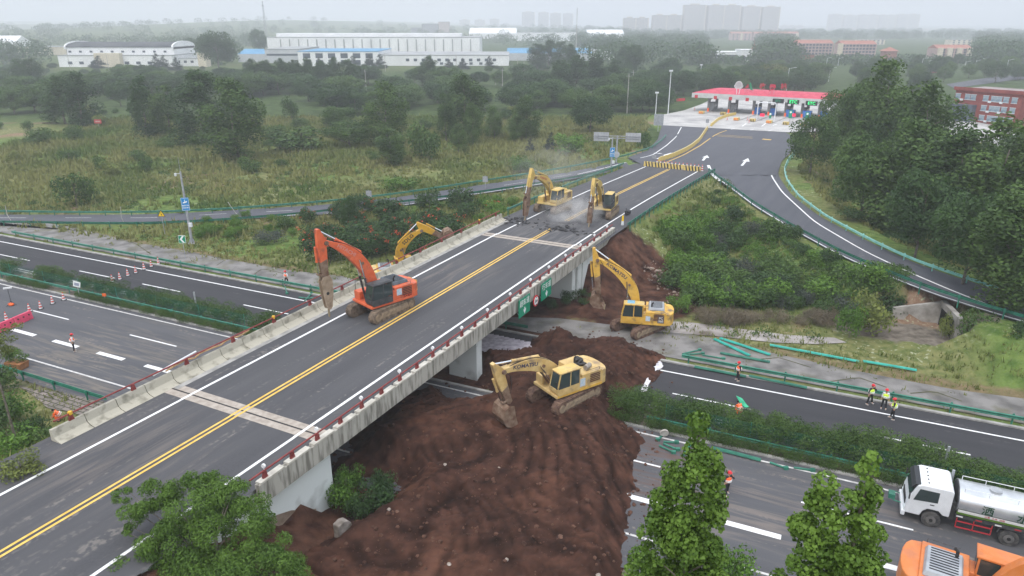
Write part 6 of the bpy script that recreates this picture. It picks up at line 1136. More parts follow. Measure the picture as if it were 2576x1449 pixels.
# far woods: one mass
cl_ = []
for k in range(4200):
    x = U(-200, 2750); y = 64 + 100 * R() ** 1.5 if k % 7 else 150 + 16 * R()
    if k > 2600: x = U(1440, 2650); y = 70 + 62 * R()
    if k % 7 == 0: x = U(1750, 2600)
    if y > 118 and 600 < x < 1480: continue
    if y > 128 and 120 < x < 520: continue
    town = 1990 < x < 2460 or 1770 < x < 1910
    if town and 99 < y < 150: continue
    d = ray(x, y); t_ = -CAMZ / d.z; X0, Y0 = d.x * t_, d.y * t_
    if Y0 > 2600: continue
    r = U(5, 9) if not (town and y > 99) else U(2, 3.4); z0 = gz(X0, Y0) if Y0 > 1000 else 0; cl_.append((X0, Y0, z0 + r * .7, r * 1.3, r))
o = bpy.data.objects.new('far_woods', leafmesh('far_woods', cl_, 330000, 1.9, F_DARK, 12, fill=.15)); COL.objects.link(o); tag(o, kind='stuff')
# ---------------------------------------------------------------- water truck
TW = mat('truck_white', (.72, .74, .76), (.64, .66, .68), 2, .35, spec=.5); TANK = mat('tank_aluminium', (.50, .52, .54), (.64, .66, .68), 1.2, .33, metal=.65); TYRE = mat('dusty_tyre', (.035, .035, .037), (.10, .095, .09), 4, .9, bump=.2); REDG = mat('guard_red', (.40, .03, .04)); 
T = thing('water_truck', 'white cab water truck with silver tank, lettered 洒水车, at the right edge', 'truck', E(7.9, 42.85, 0), TE + pi)
def side(x, y): return (x, y)
q = MB(); q.prism([(-.85, .95), (-.85, 2.62), (-.7, 2.72), (.75, 2.72), (1.0, 2.6), (1.32, 1.75), (1.42, 1.3), (1.42, .62), (.62, .62), (.5, .98), (.28, 1.18), (-.28, 1.18), (-.5, .98), (-.55, .95)], -1.15, 1.15); cab_ = q.build('cab', TW, T, bevel=.06)
q = MB(); q.add([(1.035, -1.0, 2.52), (1.035, 1.0, 2.52), (1.335, 1.03, 1.78), (1.335, -1.03, 1.78), (.99, -1.0, 2.5), (.99, 1.0, 2.5), (1.29, 1.03, 1.76), (1.29, -1.03, 1.76)], [(0, 1, 2, 3), (7, 6, 5, 4), (0, 4, 5, 1), (1, 5, 6, 2), (2, 6, 7, 3), (3, 7, 4, 0)]); q.build('windscreen', GLASS, cab_)
for y in (1.155, -1.155): q = MB(); q.prism([(-.15, 1.72), (1.1, 1.62), (.86, 2.42), (-.15, 2.42)], y - .012, y + .012); q.build('side_window', GLASS, cab_); 
q = MB(); q.box((.1, 1.165, 1.52), (.22, .02, .05)); q.build('door_handle', BLACK, cab_)
q = MB(); q.prism([(.6, 2.72), (1.12, 2.62), (1.3, 2.4), (1.22, 2.36), (1.0, 2.55), (.6, 2.66)], -1.05, 1.05); q.build('sun_visor', mat('visor_smoke', (.02, .022, .026), rough=.3), cab_)
for k in range(5): q = MB(); q.ball((.45, -.8 + k * .4, 2.74), .045, 6, 4); q.build('marker_lamp', BLACK, cab_)
for k in range(7): q = MB(); q.box((0, -.9 + k * .3, 2.725), (1.3, .03, .02)); q.build('roof_rib', TW, cab_)
for y in (-.85, .85): q = MB(); q.box((1.44, y, .85), (.06, .4, .22)); q.build('headlight', mat('lamp_glass', (.6, .65, .65), rough=.1), cab_)
q = MB(); q.box((1.48, 0, .55), (.22, 2.3, .32)); q.build('bumper', TW, cab_, bevel=.04)
q = MB(); q.box((1.43, 0, 1.15), (.04, 1.5, .4)); q.build('grille', BLACK, cab_)
for y in (1.28, -1.28): q = MB(); q.path([(1.2, y * .88, 2.2), (1.35, y * 1.05, 2.1)], .02, 5); q.box((1.36, y * 1.06, 1.95), (.06, .16, .38)); q.build('mirror', BLACK, cab_)
q = MB(); q.path([(1.6, -.5, .8), (2.0, -.5, .85), (2.0, .5, .85), (1.6, .5, .8)], .04, 6); q.box((2.1, .1, .95), (.35, .5, .3)); q.build('spray_bar', GREEN_RAIL, T)
q = MB(); q.box((-3.0, 0, .95), (7.6, .8, .26)); q.box((-1.0, 0, 1.2), (.3, 1.6, 1.1)); q.build('chassis', DARKFR, T)
q = MB(); N = 28; P = [(1.13 * (abs(cos(2 * pi * i / N)) ** .8) * (1 if cos(2 * pi * i / N) > 0 else -1), 1.92 + .76 * (abs(sin(2 * pi * i / N)) ** .85) * (1 if sin(2 * pi * i / N) > 0 else -1)) for i in range(N)]
q.add([(-1.15, y, z) for y, z in P] + [(-7.0, y, z) for y, z in P], [tuple(range(N)), tuple(range(2 * N - 1, N - 1, -1))] + [(i, N + i, N + (i + 1) % N, (i + 1) % N) for i in range(N)]); tank = q.build('tank', TANK, T, smooth=True, bevel=.03)
for f in tank.data.polygons[:2]: f.use_smooth = False
q = MB(); q.tube((-1.14, 0, 1.92), (-1.1, 0, 1.92), .9, n=20); q.build('tank_end', DARKFR, tank)
q = MB(); q.tube((-3.0, 0, 2.64), (-3.0, 0, 2.8), .32, n=18); q.build('manhole_cover', STEEL, tank)
for y in (-.7, .7): q = MB(); q.path([(-1.4, y, 2.55), (-1.4, y, 2.82), (-6.8, y, 2.82), (-6.8, y, 2.55)], .022, 6); [q.tube((x, y, 2.5), (x, y, 2.82), .018, n=5) for x in (-2.6, -4, -5.4)]; q.build('top_rail', TW, tank)
for y in (-1, 1): q = MB(); q.box((-4.05, 1.14 * y, 1.42), (5.8, .05, .13)); q.build('green_stripe', mat('stripe_green', (.08, .16, .02)), tank); q = MB(); q.box((-4.05, 1.1 * y, 1.2), (5.8, .1, .2)); q.build('tank_skirt', DARKFR, tank)
tl_ = mat('truck_lettering_green', (.02, .07, .04))
for ch, x in (('洒', -2.6), ('水', -4.3), ('车', -5.9)): writing(ch, .62, tl_, tank, (x, 1.15, 1.92), facing(0, 1), 'tank_lettering', thick=.02)
q = MB(); q.box((-3.2, 1.16, 1.57), (4.0, .03, .15)); bd = q.build('phone_strip', mat('strip_white', (.6, .6, .58)), tank); writing('出售  水车  出租', .14, REDG, bd, (-3.0, 1.18, 1.57), facing(0, 1), 'strip_lettering')
for k in range(6): q = MB(); q.box((-1.35 - k * .95, 1.16, 1.2), (.32, .02, .07)); q.build('reflector_strip', REDG if k % 2 else CW, tank)
for y in (1.12, -1.12):
    q = MB(); 
    for z in (.45, .85): q.bar((-1.25, y, z), (-3.0, y, z), .05, .07)
    for x in (-1.25, -2.1, -3.0): q.bar((x, y, .45), (x, y, 1.15), .05, .05)
    q.build('side_guard', REDG, T)
for x, n_ in ((0, 'front'), (-3.9, 'rear')):
    for y in (-1.0, 1.0):
        w = MB(); w.tube((x, y - .15, .5), (x, y + .15, .5), .5, n=22); wo = w.build('wheel', TYRE, T, bevel=.03); s = 1 if y > 0 else -1; w = MB(); w.tube((x, y + s * .152, .5), (x, y + s * .17, .5), .27, n=16); w.build('rim', mat('dull_rim', (.10, .10, .10), (.18, .17, .16), 5, .7), wo); w = MB(); w.tube((x, y + s * .165, .5), (x, y + s * .22, .5), .1, n=10); w.build('hub', BLACK, wo)
for y in (1, -1): q = MB(); q.prism([(-3.25, .75), (-3.35, 1.12), (-4.45, 1.12), (-4.6, .7), (-4.55, .7), (-4.42, 1.07), (-3.38, 1.07), (-3.3, .75)], .85 * y, 1.15 * y); q.build('mudguard', DARKFR, T)
q = MB(); q.tube((-.95, -1.0, .9), (-.95, -1.0, 2.9), .08, n=8); q.build('exhaust_stack', STEEL, T)

# ---------------------------------------------------------------- signs and poles
def pole_h(px, py, yt, zf=gz): p = gsurf(px, py) if zf is gz else surf(px, py, zf); return p, top_z(px, yt, p) - p.z
BLUE = mat('sign_blue', (.01, .22, .55), (.02, .26, .6), 2, .5); GP_ = mat('pole_grey', (.27, .28, .30), (.38, .39, .41), 2, .6)
def campole(px, py, yt, label, r=.13, sy=None, rod=True, lean=0):
    p, h = pole_h(px, py, yt); t = thing('camera_pole', label, 'camera pole', p, 0, None); q = MB(); q.tube((0, 0, -.1), (0, 0, h), r * 1.3, r * .8, n=8)
    for k in range(4): a = k * pi / 2 + .4; q.prism([(r, 0), (r * 3.2, 0), (r, .75)], -.015, .015, Matrix.Rotation(a, 3, 'Z'))
    q.build('pole', GP_, t); q = MB(); q.box((0, 0, .02), (.9, .9, .12)); q.build('base_slab', CONC_G, t)
    if rod: q = MB(); q.tube((0, 0, h), (0, 0, h + 1.9), .02, n=5); q.build('lightning_rod', STEEL, t)
    q = MB(); q.bar((0, 0, h - .25), (-.6, -.1, h - .25), .05, .05); q.ball((-.65, -.1, h - .45), .16, 10, 6); q.tube((-.65, -.1, h - .38), (-.65, -.1, h - .18), .14, n=10); q.build('dome_camera', TW, t)
    s = MB(); zc = h * .56 if sy is None else sy; s.box((0, -.2, zc), (1.0, .04, 1.75)); so = s.build('camera_sign', BLUE, t, bevel=.015); so.rotation_euler = (0, 0, .25)
    q = MB(); 
    for dz in (.82, -.82): q.box((0, -.225, zc + dz), (.9, .01, .03))
    for dx in (-.44, .44): q.box((dx, -.225, zc), (.03, .01, 1.66))
    q.build('sign_border', Wt_, so); q = MB(); q.prism([(-.28, .12), (.1, .18), (.28, .3), (.24, .42), (.02, .36), (.02, .62), (-.05, .62), (-.05, .34), (-.26, .26)], -.235, -.222, Matrix.Identity(3)); q.v = [(x, y, z + zc) for x, y, z in q.v]; q.build('camera_symbol', Wt_, so)
    writing('监控路段', .2, Wt_, so, (0, -.228, zc - .2), facing(0, -1), 'sign_lettering', bold=True); writing('交通违法取证', .15, Wt_, so, (0, -.228, zc - .5), facing(0, -1), 'sign_lettering', bold=True)
    q = MB(); q.box((.32, -.22, h * .27), (.42, .3, .55)); q.build('equipment_box', TW, t, bevel=.02); return t
Wt_ = MATS['sign_white']
campole(483, 612, 432, 'grey camera pole with blue camera sign standing in the grass at left', .15)
campole(1537, 430, 345, 'grey camera pole with blue camera sign between the ramp and the overpass road', .15, rod=False)
def post_sign(px, py, yt, label, build, name='road_sign', r=.04, group=None, cat='road sign'):
    p, h = pole_h(px, py, yt); t = thing(name, label, cat, p, 0, group); q = MB(); q.tube((0, 0, -.1), (0, 0, h), r, n=6); q.build('post', GP_, t); build(t, h); return t
def tri(t, h):
    q = MB(); q.prism([(-.55, -.1), (.55, -.1), (0, .85)], -.06, -.03); q.v = [(x, y, z + h - .85) for x, y, z in q.v]; q.build('panel', BLACK, t); q = MB(); q.prism([(-.44, -.04), (.44, -.04), (0, .72)], -.075, -.061); q.v = [(x, y, z + h - .85) for x, y, z in q.v]; q.build('face', mat('sign_yellow', (.85, .55, .01)), t); q = MB(); q.bar((0, -.085, h - .8), (0, -.085, h - .3), .02, .05); q.bar((.14, -.085, h - .8), (0, -.085, h - .5), .02, .05); q.build('merge_symbol', BLACK, t)
post_sign(415, 590, 528, 'yellow triangular merge warning sign beside the left ramp rail', tri)
def chev(t, h):
    q = MB(); q.box((0, -.06, h - .5), (.9, .03, 1.0)); q.build('panel', Wt_, t); q = MB(); q.box((0, -.078, h - .5), (.82, .01, .92)); q.build('face', MATS['sign_green'], t); q = MB(); q.prism([(.3, .42), (.05, .42), (-.3, 0), (.05, -.42), (.3, -.42), (-.02, 0)], -.095, -.084); q.v = [(x, y, z + h - .5) for x, y, z in q.v]; q.build('chevron', Wt_, t)
post_sign(467, 652, 592, 'small green and white chevron sign on the concrete strip near the camera pole', chev)
def redn(t, h): q = MB(); q.box((0, -.05, h - .5), (2.0, .05, 1.1)); q.build('panel', mat('faded_red', (.45, .08, .07)), t); q = MB(); q.box((0, -.08, h - .5), (1.4, .01, .35)); q.build('white_text_band', mat('faded_pink', (.5, .3, .28)), t)
post_sign(250, 325, 301, 'faded red notice board standing in the weeds of the left meadow', redn, 'notice_board', cat='notice board')
def wn(t, h): q = MB(); q.box((0, -.05, h - .4), (.75, .03, .6), Matrix.Rotation(.25, 3, 'Y')); q.build('panel', Wt_, t); q = MB(); q.box((0, -.07, h - .4), (.5, .01, .34), Matrix.Rotation(.25, 3, 'Y')); q.build('print', mat('print_grey', (.3, .32, .4)), t)
post_sign(202, 752, 706, 'small tilted white notice on the left median net', wn, 'notice_board', cat='notice board')
def ot(t, h): q = MB(); q.box((0, -.05, h - .16), (.42, .03, .32)); q.build('panel', mat('orange_plate', (.8, .14, .03)), t)
post_sign(267, 762, 738, 'small orange plate on the rail of the left median', ot, 'marker_plate', cat='marker')
def flats(t, h): q = MB(); q.box((0, -.06, h - 1.5), (2.6, .06, 3.0)); q.build('panel', STEEL, t)
post_sign(1655, 331, 287, 'large plain grey sign panel seen from behind, at the plaza entrance', flats, r=.09)
def smalls(t, h): q = MB(); q.box((0, -.04, h - .6), (.9, .03, 1.0)); q.build('panel', GP_, t)
post_sign(1778, 322, 299, 'small dark sign on a post at the head of the yellow barrier wall', smalls); post_sign(930, 519, 478, 'small grey plate on a post by the left ramp rail, seen from behind', smalls); post_sign(1221, 478, 442, 'small grey plate on a thin post beyond the left ramp, centre', smalls); post_sign(1645, 402, 388, 'small grey plate on a post beside the left ramp near the striped barrier', smalls)
# T shaped sign gantry seen from behind
p, h = pole_h(1550, 408, 341); t = thing('sign_gantry', 'T shaped gantry with two grey sign backs beside the left ramp', 'sign gantry', p, radians(-10)); q = MB(); q.tube((0, 0, 0), (0, 0, h), .16, n=8); q.build('post', GP_, t)
q = MB(); q.bar((-4.6, 0, h - .1), (4.3, 0, h - .1), .12, .12); q.bar((-4.6, 0, h - .5), (4.3, 0, h - .5), .12, .12); q.build('beam', GP_, t)
for x in (-3.1, 3.0):
    q = MB(); q.box((x, .1, h - .3), (2.9, .05, 1.7)); po = q.build('sign_back', mat('sign_back_grey', (.36, .37, .39), (.46, .47, .49), 1, .6), t); q = MB()
    for k in range(5): q.box((x - 1.1 + k * .55, .05, h - .3), (.06, .05, 1.5))
    q.build('rib', GP_, po)
q = MB(); q.tube((0, -.2, h * .3), (0, -.25, h * .3), .6, n=16); q.build('round_sign_back', MATS['sign_back_grey'], t)
def rod(name, label, P, r, m=None, cat='pole', group=None): t = thing(name, label, cat, P[0], 0, group); q = MB(); q.path([p - P[0] for p in P], r, 6); q.build('shaft', m or mat('weathered_pole', (.32, .31, .28), (.44, .42, .39), 3, .9), t); return t
for pts, lab in (([(35, 566), (18, 540), (13, 517)], 'thin bent pole leaning over the left ramp rail at the far left'), ([(312, 563), (305, 545), (303, 520)], 'thin bent pole beside the left ramp rail, middle of the three'), ([(608, 549), (592, 535), (573, 508)], 'thin crooked pole leaning over the left ramp near the camera pole')):
    p0 = gsurf(*pts[0]); P = [p0]
    for x, y in pts[1:]: d = ray(x, y); t_ = p0.y / d.y; P.append(Vector((d.x * t_, p0.y, CAMZ + d.z * t_)))
    rod('leaning_pole', lab, P, .05, group='thin leaning poles by the left ramp')
POLEL = [(922, 236, 174, 'concrete utility pole rising from the belt left of the tall central poplar'), (970, 180, 133, 'pale pole in front of the factory between the conifers'), (1148, 173, 133, 'pale pole in front of the long low factory hall'), (1264, 225, 173, 'concrete utility pole in the trees right of the low factory hall'), (1247, 214, 187, 'short pole with a crossarm in the trees right of the factory'), (1302, 176, 145, 'short white pole right of the low hall'), (1318, 178, 138, 'thin pole beside the short white one'), (1577, 285, 185, 'tall concrete pole in the dark trees left of the toll plaza'), (1590, 240, 177, 'second concrete pole just behind the tall one left of the plaza'), (1780, 226, 170, 'plain pole behind the left end of the toll canopy'), (1834, 228, 180, 'plain pole behind the toll canopy beside the round emblem'), (1956, 232, 177, 'plain pole behind the toll canopy left of the street lamp'), (275, 180, 133, 'utility pole in front of the cream annex of the left factory'), (180, 190, 125, 'leaning pole in front of the left factory'), (1449, 125, 20, 'tall slim telecom pole with antennas on the skyline')]
for x, yb, yt, lab in POLEL:
    p, h = pole_h(x, yb, yt); t = thing('utility_pole', lab, 'pole', p, 0, None); q = MB(); q.tube((0, 0, 0), (0, 0, h), .17 if yb > 130 else .5, .11 if yb > 130 else .3, n=6); q.build('shaft', MATS.get('weathered_pole') or GP_, t)
    if 'crossarm' in lab or 'concrete' in lab: q = MB(); q.box((0, 0, h - .8), (1.8, .1, .1)); q.build('crossarm', GP_, t)
    if 'telecom' in lab:
        for k in range(3): q = MB(); q.box((0, -.7, h - 10 - k * 3), (1.4, .3, 2.2)); q.build('antenna_panel', TW, t)
for x, yb, yt, s, lab in [(1759, 224, 163, 0, 'white floodlight mast behind the left end of the toll canopy'), (1680, 290, 178, 0, 'tall white floodlight mast left of the toll plaza'), (1649, 288, 233, 0, 'short camera mast beside the large plain sign panel'), (1978, 231, 171, 1, 'double arm street lamp behind the toll canopy'), (2084, 205, 171, 1, 'street lamp above the trees right of the toll canopy'), (2078, 170, 146, 1, 'street lamp between the toll trees and the apartments'), (2108, 165, 146, 1, 'street lamp in front of the long apartment block'), (2315, 186, 147, 1, 'tall street lamp left of the junction at far right'), (2334, 182, 152, 1, 'street lamp beside the junction at far right'), (2352, 178, 150, 0, 'lamp mast right of the junction lamp'), (2510, 190, 153, 1, 'street lamp near the right edge'), (2528, 192, 150, 1, 'street lamp closest to the right edge'), (2425, 178, 155, 1, 'street lamp below the cream apartments'), (2452, 176, 152, 1, 'street lamp just right of the cream apartments'), (2470, 175, 148, 0, 'lamp mast right of the cream apartments')]:
    p, h = pole_h(x, yb, yt); t = thing('street_lamp', lab, 'street lamp', p, 0, None); q = MB(); q.tube((0, 0, 0), (0, 0, h), .16, .1, n=6); q.build('post', TW, t); q = MB()
    if s: q.bar((0, 0, h - .3), (2.2, 0, h + .2), .1, .1); q.box((2.5, 0, h + .22), (1.0, .3, .14))
    else: q.box((0, 0, h), (1.1, .3, .5))
    q.build('lamp_head', TW, t)
    if x == 1978: q = MB(); q.bar((0, 0, h * .45), (-2.6, 0, h * .58), .1, .1); q.box((-2.8, 0, h * .6), (.8, .3, .14)); q.build('side_arm', TW, t)
p, h = pole_h(673, 120, 3); t = thing('lattice_mast', 'tall hazy lattice radio mast on the left skyline', 'mast', p); q = MB()
for k in range(3): a = k * 2.1; q.tube((2.4 * cos(a), 2.4 * sin(a), 0), (.45 * cos(a), .45 * sin(a), h), .22, .14, n=4)
for k in range(16):
    z0, z1 = h * k / 16, h * (k + 1) / 16; r0, r1 = 2.4 - 1.95 * k / 16, 2.4 - 1.95 * (k + 1) / 16
    for j in range(3): a, b = j * 2.1, (j + 1) * 2.1; q.bar((r0 * cos(a), r0 * sin(a), z0), (r1 * cos(b), r1 * sin(b), z1), .14, .14)
q.build('lattice', GP_, t); q = MB(); q.box((0, 0, h - 5), (2, 2, 1.2)); q.build('platform', GP_, t)

# ---------------------------------------------------------------- barriers on the closed road
YB = mat('yellow_plastic', (.58, .42, .10), (.66, .50, .17), 1.5, .6, c3=(.4, .33, .2), sc3=1.2); KB = mat('stripe_black', (.03, .03, .03), (.06, .055, .05), 3, .7)
def yellow_wall(P, label_f, group):
    L = [0]
    for a, b in zip(P, P[1:]): L.append(L[-1] + (b - a).length)
    n = int(L[-1] / 2.05); me = None
    R2 = resample(P, n + 1); me0 = MB(); me0.taper((0, 0, 0), (1.98, .42), (0, 0, .28), (1.98, .38)); me0.taper((0, 0, .28), (1.98, .34), (0, 0, .82), (1.98, .16)); me = me0.mesh('shell', YB); cpm = MB(); cpm.box((0, 0, .84), (1.9, .13, .04)); cme = cpm.mesh('top_edge', mat('pale_yellow', (.75, .62, .3)))
    for i, (a, b) in enumerate(zip(R2, R2[1:])):
        c = (a + b) / 2; c.z = zRr(c.x, c.y) + .03; t = thing('plastic_barrier', label_f, 'barrier', c, atan2(b.y - a.y, b.x - a.x), group)
        for nm, m_ in (('shell', me), ('top_edge', cme)): o = bpy.data.objects.new(nm, m_); COL.objects.link(o); o.parent = t
yellow_wall(trace([(1657, 407), (1692, 396), (1726, 380), (1740, 371), (1757, 357), (1768, 341), (1779, 325)], zRr), 'yellow plastic barrier in the curved wall dividing the plaza approach', 'yellow barrier wall on the plaza approach')
yellow_wall(trace([(1788, 318), (1806, 303), (1828, 294), (1851, 289)], zRr), 'yellow plastic barrier in the short wall before the toll islands', 'yellow barrier wall before the toll islands')
pa, pb = [surf(1620, 418, zRr), surf(1768, 434, zRr)]; dv = pb - pa; L = dv.length; an = atan2(dv.y, dv.x); k = 0; s = 0
for w, lab in ((L * .165, 'striped black and yellow barrier block at the left end of the road closure'), (L * .265, 'striped black and yellow barrier block, second from the left'), (L * .255, 'striped black and yellow barrier block, second from the right'), (L * .275, 'striped black and yellow barrier block at the right end of the road closure')):
    c = pa + dv * ((s + w / 2) / L); c.z = zRr(c.x, c.y); t = thing('striped_barrier', lab, 'barrier', c, an, 'striped barriers closing the overpass'); q = MB(); q.taper((0, 0, 0), (w - .06, .6), (0, 0, .95), (w - .06, .3)); q.build('block', YB, t)
    x = -w / 2 + .25
    while x < w / 2 - .35: q = MB(); q.add([(x, -.16, .94), (x + .26, -.16, .94), (x + .52, -.312, .03), (x + .26, -.312, .03)], [(3, 2, 1, 0)]); q.add([(x, -.148, .95), (x + .26, -.148, .95), (x + .26, .148, .955), (x, .148, .955)], [(0, 1, 2, 3)]); q.v = [(a, b - .006, c_ + .006) for a, b, c_ in q.v]; q.build('black_stripe', KB, t); x += .58
    s += w
for k in range(13): c = pa + dv * (.2 + k * .064) + Vector((-dv.y, dv.x, 0)).normalized() * -.0 + Vector((.45, .9, 0)) * .9; c.z = zRr(c.x, c.y); cone(c, 'cone number %s in the row behind the striped barriers' % ['one from the left', 'two from the left', 'three from the left', 'four from the left', 'five from the left', 'six from the left', 'seven, the middle one,', 'six from the right', 'five from the right', 'four from the right', 'three from the right', 'two from the right', 'one from the right'][k], 'cones behind the striped barriers', 1.35)
for x, y, l in ((1880, 304, 'beside the second toll island nose'), (1884, 310, 'in front of the second toll island nose'), (1829, 304, 'standing alone on the pale plaza'), (1747, 279, 'on the plaza left of the first toll lane'), (2085 - 80, 377, 'at the start of the right ramp white line')): cone(surf(x, y, zRr), 'white banded cone ' + l, 'cones on the toll plaza', 1.4)
q = MB(); q.box((0, 0, .32), (.9, .5, .5)); q.tube((-.6, 0, .2), (-.6, 0, 1.0), .04, n=6); p = surf(1572, 545, zO); t = thing('generator', 'black box shaped machine on the road shoulder by the close set posts', 'machine', p + Vector((.5, 1, 0)), radians(60)); q.build('casing', mat('machine_black', (.02, .02, .024), (.06, .06, .065), 6, .6), t, bevel=.04); q = MB(); q.box((0, 0, .62), (.5, .06, .06)); q.build('handle', DARKFR, t)
p = surf(1566, 566, zO); q = MB(); q.tube((0, 0, 0), (0, 0, .5), .18, .15, n=10); t = thing('marker_post', 'yellow topped white marker at the start of the close set guardrail', 'marker', p); q.build('base', TW, t); q = MB(); q.tube((0, 0, .5), (0, 0, 1.15), .13, .1, n=10); q.build('yellow_top', mat('sign_yellow', (.85, .55, .01)), t)
# ---------------------------------------------------------------- toll station
zt = .52; O_ = at(1787, 247, 5.05); R_ = at(2062, 262.5, 5.05); cx = (R_ - O_).normalized(); dx_ = Vector((-cx.y, cx.x, 0)); R_ = O_ + cx * 46; A_2 = at(1740, 245, 5.05)
T = thing('toll_station', 'long toll station with a red roofed grey canopy over its lanes', 'toll station', (O_.x, O_.y, zt)); o0 = Vector((O_.x, O_.y, 0)); oz = Vector((O_.x, O_.y, zt))
plan = [A_2, O_, R_, R_ + dx_ * 15, O_ + dx_ * 15, A_2 + dx_ * 10]; F0 = [Vector((p.x, p.y, 5.05)) - oz for p in plan]; F1 = [v + Vector((0, 0, 1.5)) for v in F0]; n = 6
q = MB(); q.add(F0 + F1, [tuple(range(n - 1, -1, -1))] + [(i, (i + 1) % n, n + (i + 1) % n, n + i) for i in range(n)] + [tuple(range(n, 2 * n))]); cn = q.build('canopy_fascia', mat('fascia_grey', (.44, .45, .44), (.54, .55, .54), .5, .7), T)
cen = sum(F1, Vector()) / n; inn = []
for i, v in enumerate(F1): u = v - cx * 0; inn.append(v + (Vector((0, 0, 1.15))) + (dx_ * 5.2 if i in (0, 1, 2) else dx_ * -5.2 if i != 5 else dx_ * -3) + (cx * 5 if i in (0, 5) else cx * (-5 if i in (2, 3) else 0)))
q = MB(); q.add([v + Vector((0, 0, .01)) for v in F1] + inn, [(i, (i + 1) % n, n + (i + 1) % n, n + i) for i in range(n)] + [tuple(range(n, 2 * n))]); q.build('canopy_roof', mat('roof_red', (.44, .045, .08), (.54, .08, .12), .6, .7), T)
for k, px in enumerate((1752, 1800, 1838, 1880)): p = at(px, 242.5 + (px - 1752) * .062, 5.8); q = MB(); q.box((0, 0, 0), (1.0, .12, 1.0), Matrix.Rotation(atan2(cx.y, cx.x), 3, 'Z')); q.v = [tuple(Vector(v) + p - oz - dx_ * .15) for v in q.v]; ro = q.build('signal_box', mat('lamp_red_box', (.28, .02, .03), emis=((.8, .05, .05), .25)), T)
LED = mat('green_led', (.0, .3, .1), emis=((.05, 1., .25), 1.2)); LEDR = mat('red_led', (.4, .0, .05), emis=((1., .05, .1), .9)); Mx = facing(-dx_.x, -dx_.y)
for px, py, tx, sz in ((1996, 256.5, 'ETC', 1.3), (2042, 260, 'ETC', 1.2), (1958, 254, 'ETC', .9)):
    d = ray(px, py); w_ = (oz - Vector((0, 0, CAMZ))).dot(dx_) / d.dot(dx_); p = Vector((0, 0, CAMZ)) + d * w_ - dx_ * .25; b_ = MB(); b_.box((0, 0, 0), (3.4, .1, 1.3), Matrix.Rotation(atan2(cx.y, cx.x), 3, 'Z')); b_.v = [tuple(Vector(v) + p - oz + dx_ * .1) for v in b_.v]; lb = b_.build('led_board', BLACK, T); writing(tx, sz, LED if px != 1958 else MATS['sign_green'], lb, p - oz, Mx, 'led_lettering', bold=True)
def onroof(px, py, z): return at(px, py, z)
# islands, booths, columns
isl = [(1764, 286), (1818, 289), (1852, 303), (1892, 306), (1934, 310), (1976, 314), (2020, 318)]
BOOTH = mat('booth_grey', (.30, .31, .32), (.40, .41, .42), 1, .6)
for k, (px, py) in enumerate(isl):
    p = surf(px, py, lambda x, y: zt); u = (p - oz).dot(cx); v = (p - oz).dot(dx_); B = lambda a, b, z: cx * (u + a) + dx_ * (v + b) + Vector((0, 0, z)); Mz = Matrix.Rotation(atan2(cx.y, cx.x), 3, 'Z')
    def bx(name, a, b, z, d, m, par=T): q = MB(); q.box(B(a, b, z), d, Mz); return q.build(name, m, par)
    depth = max(14, 13 - v); bx('island', 0, depth / 2 + 1, .1, (1.9, depth, .24), CONC_PAVE); nose = bx('island_nose', 0, .3, .45, (1.5, 1.6, .7), YB)
    for s in (-.45, 0, .45): q = MB(); q.box(B(s, -.52, .45), (.2, .03, .7), Mz); q.build('nose_stripe', KB if k % 2 else OR, nose)
    for b in (-v + 2.2, -v + 10): bx('column', -.1, b, 2.4, (.75, .75, 4.8), mat('column_grey', (.16, .16, .16), (.24, .24, .24), 1, .7))
    bt = bx('booth', .05, -v + 6, 1.35, (1.5, 2.6, 2.5), BOOTH); bx('booth_window', .05, -v + 5.98, 1.75, (1.54, 2.1, .9), GLASS, bt); bx('booth_roof', .05, -v + 6, 2.7, (1.8, 2.9, .2), DARKFR, bt)
    bx('bollard', .3, -v + .6, .75, (.5, .5, 1.1), OR)
    if k >= 2: bb_ = bx('blue_kiosk', 1.0 if k < 4 else 1.6, -v + 3.2 - (1.5 if k > 3 else 0), 1.2, (1.7 if k < 4 else 2.4, 2.0, 2.1), mat('kiosk_blue', (.03, .13, .42), (.05, .18, .5), 2, .5)); bx('kiosk_window', 1.0 if k < 4 else 1.6, -v + 3.15 - (1.5 if k > 3 else 0), 1.5, (1.74 if k < 4 else 2.44, 1.6, .7), GLASS, bb_)
q = MB(); pts = [surf(1903, 301, lambda x, y: zt), surf(1948, 303, lambda x, y: zt)]; a, b = [p - oz for p in pts]; q.path([a, a + Vector((0, 0, 4.6)), a.lerp(b, .06) + Vector((0, 0, 5.1)), a.lerp(b, .94) + Vector((0, 0, 5.1)), b + Vector((0, 0, 4.6)), b], .16, 8); 
t = thing('height_gate', 'white pipe height limit gate in front of the toll lanes', 'gate', oz); q.build('pipe_frame', TW, t)
for px, py, tx, m1, lab in ((1916, 303, '→', LEDR, 'red lit board on the island beneath the white gate'), (1994, 303, '→', LEDR, 'red lit board beside the green lane sign')):
    p = surf(px, py, lambda x, y: zt); t = thing('lane_signal', lab, 'signal', p, atan2(cx.y, cx.x), 'red lit lane boards'); q = MB(); q.tube((0, 0, 0), (0, 0, 1.2), .06, n=6); q.build('post', GP_, t); q = MB(); q.box((0, 0, 1.6), (1.3, .15, .9)); q.build('panel', LEDR, t)
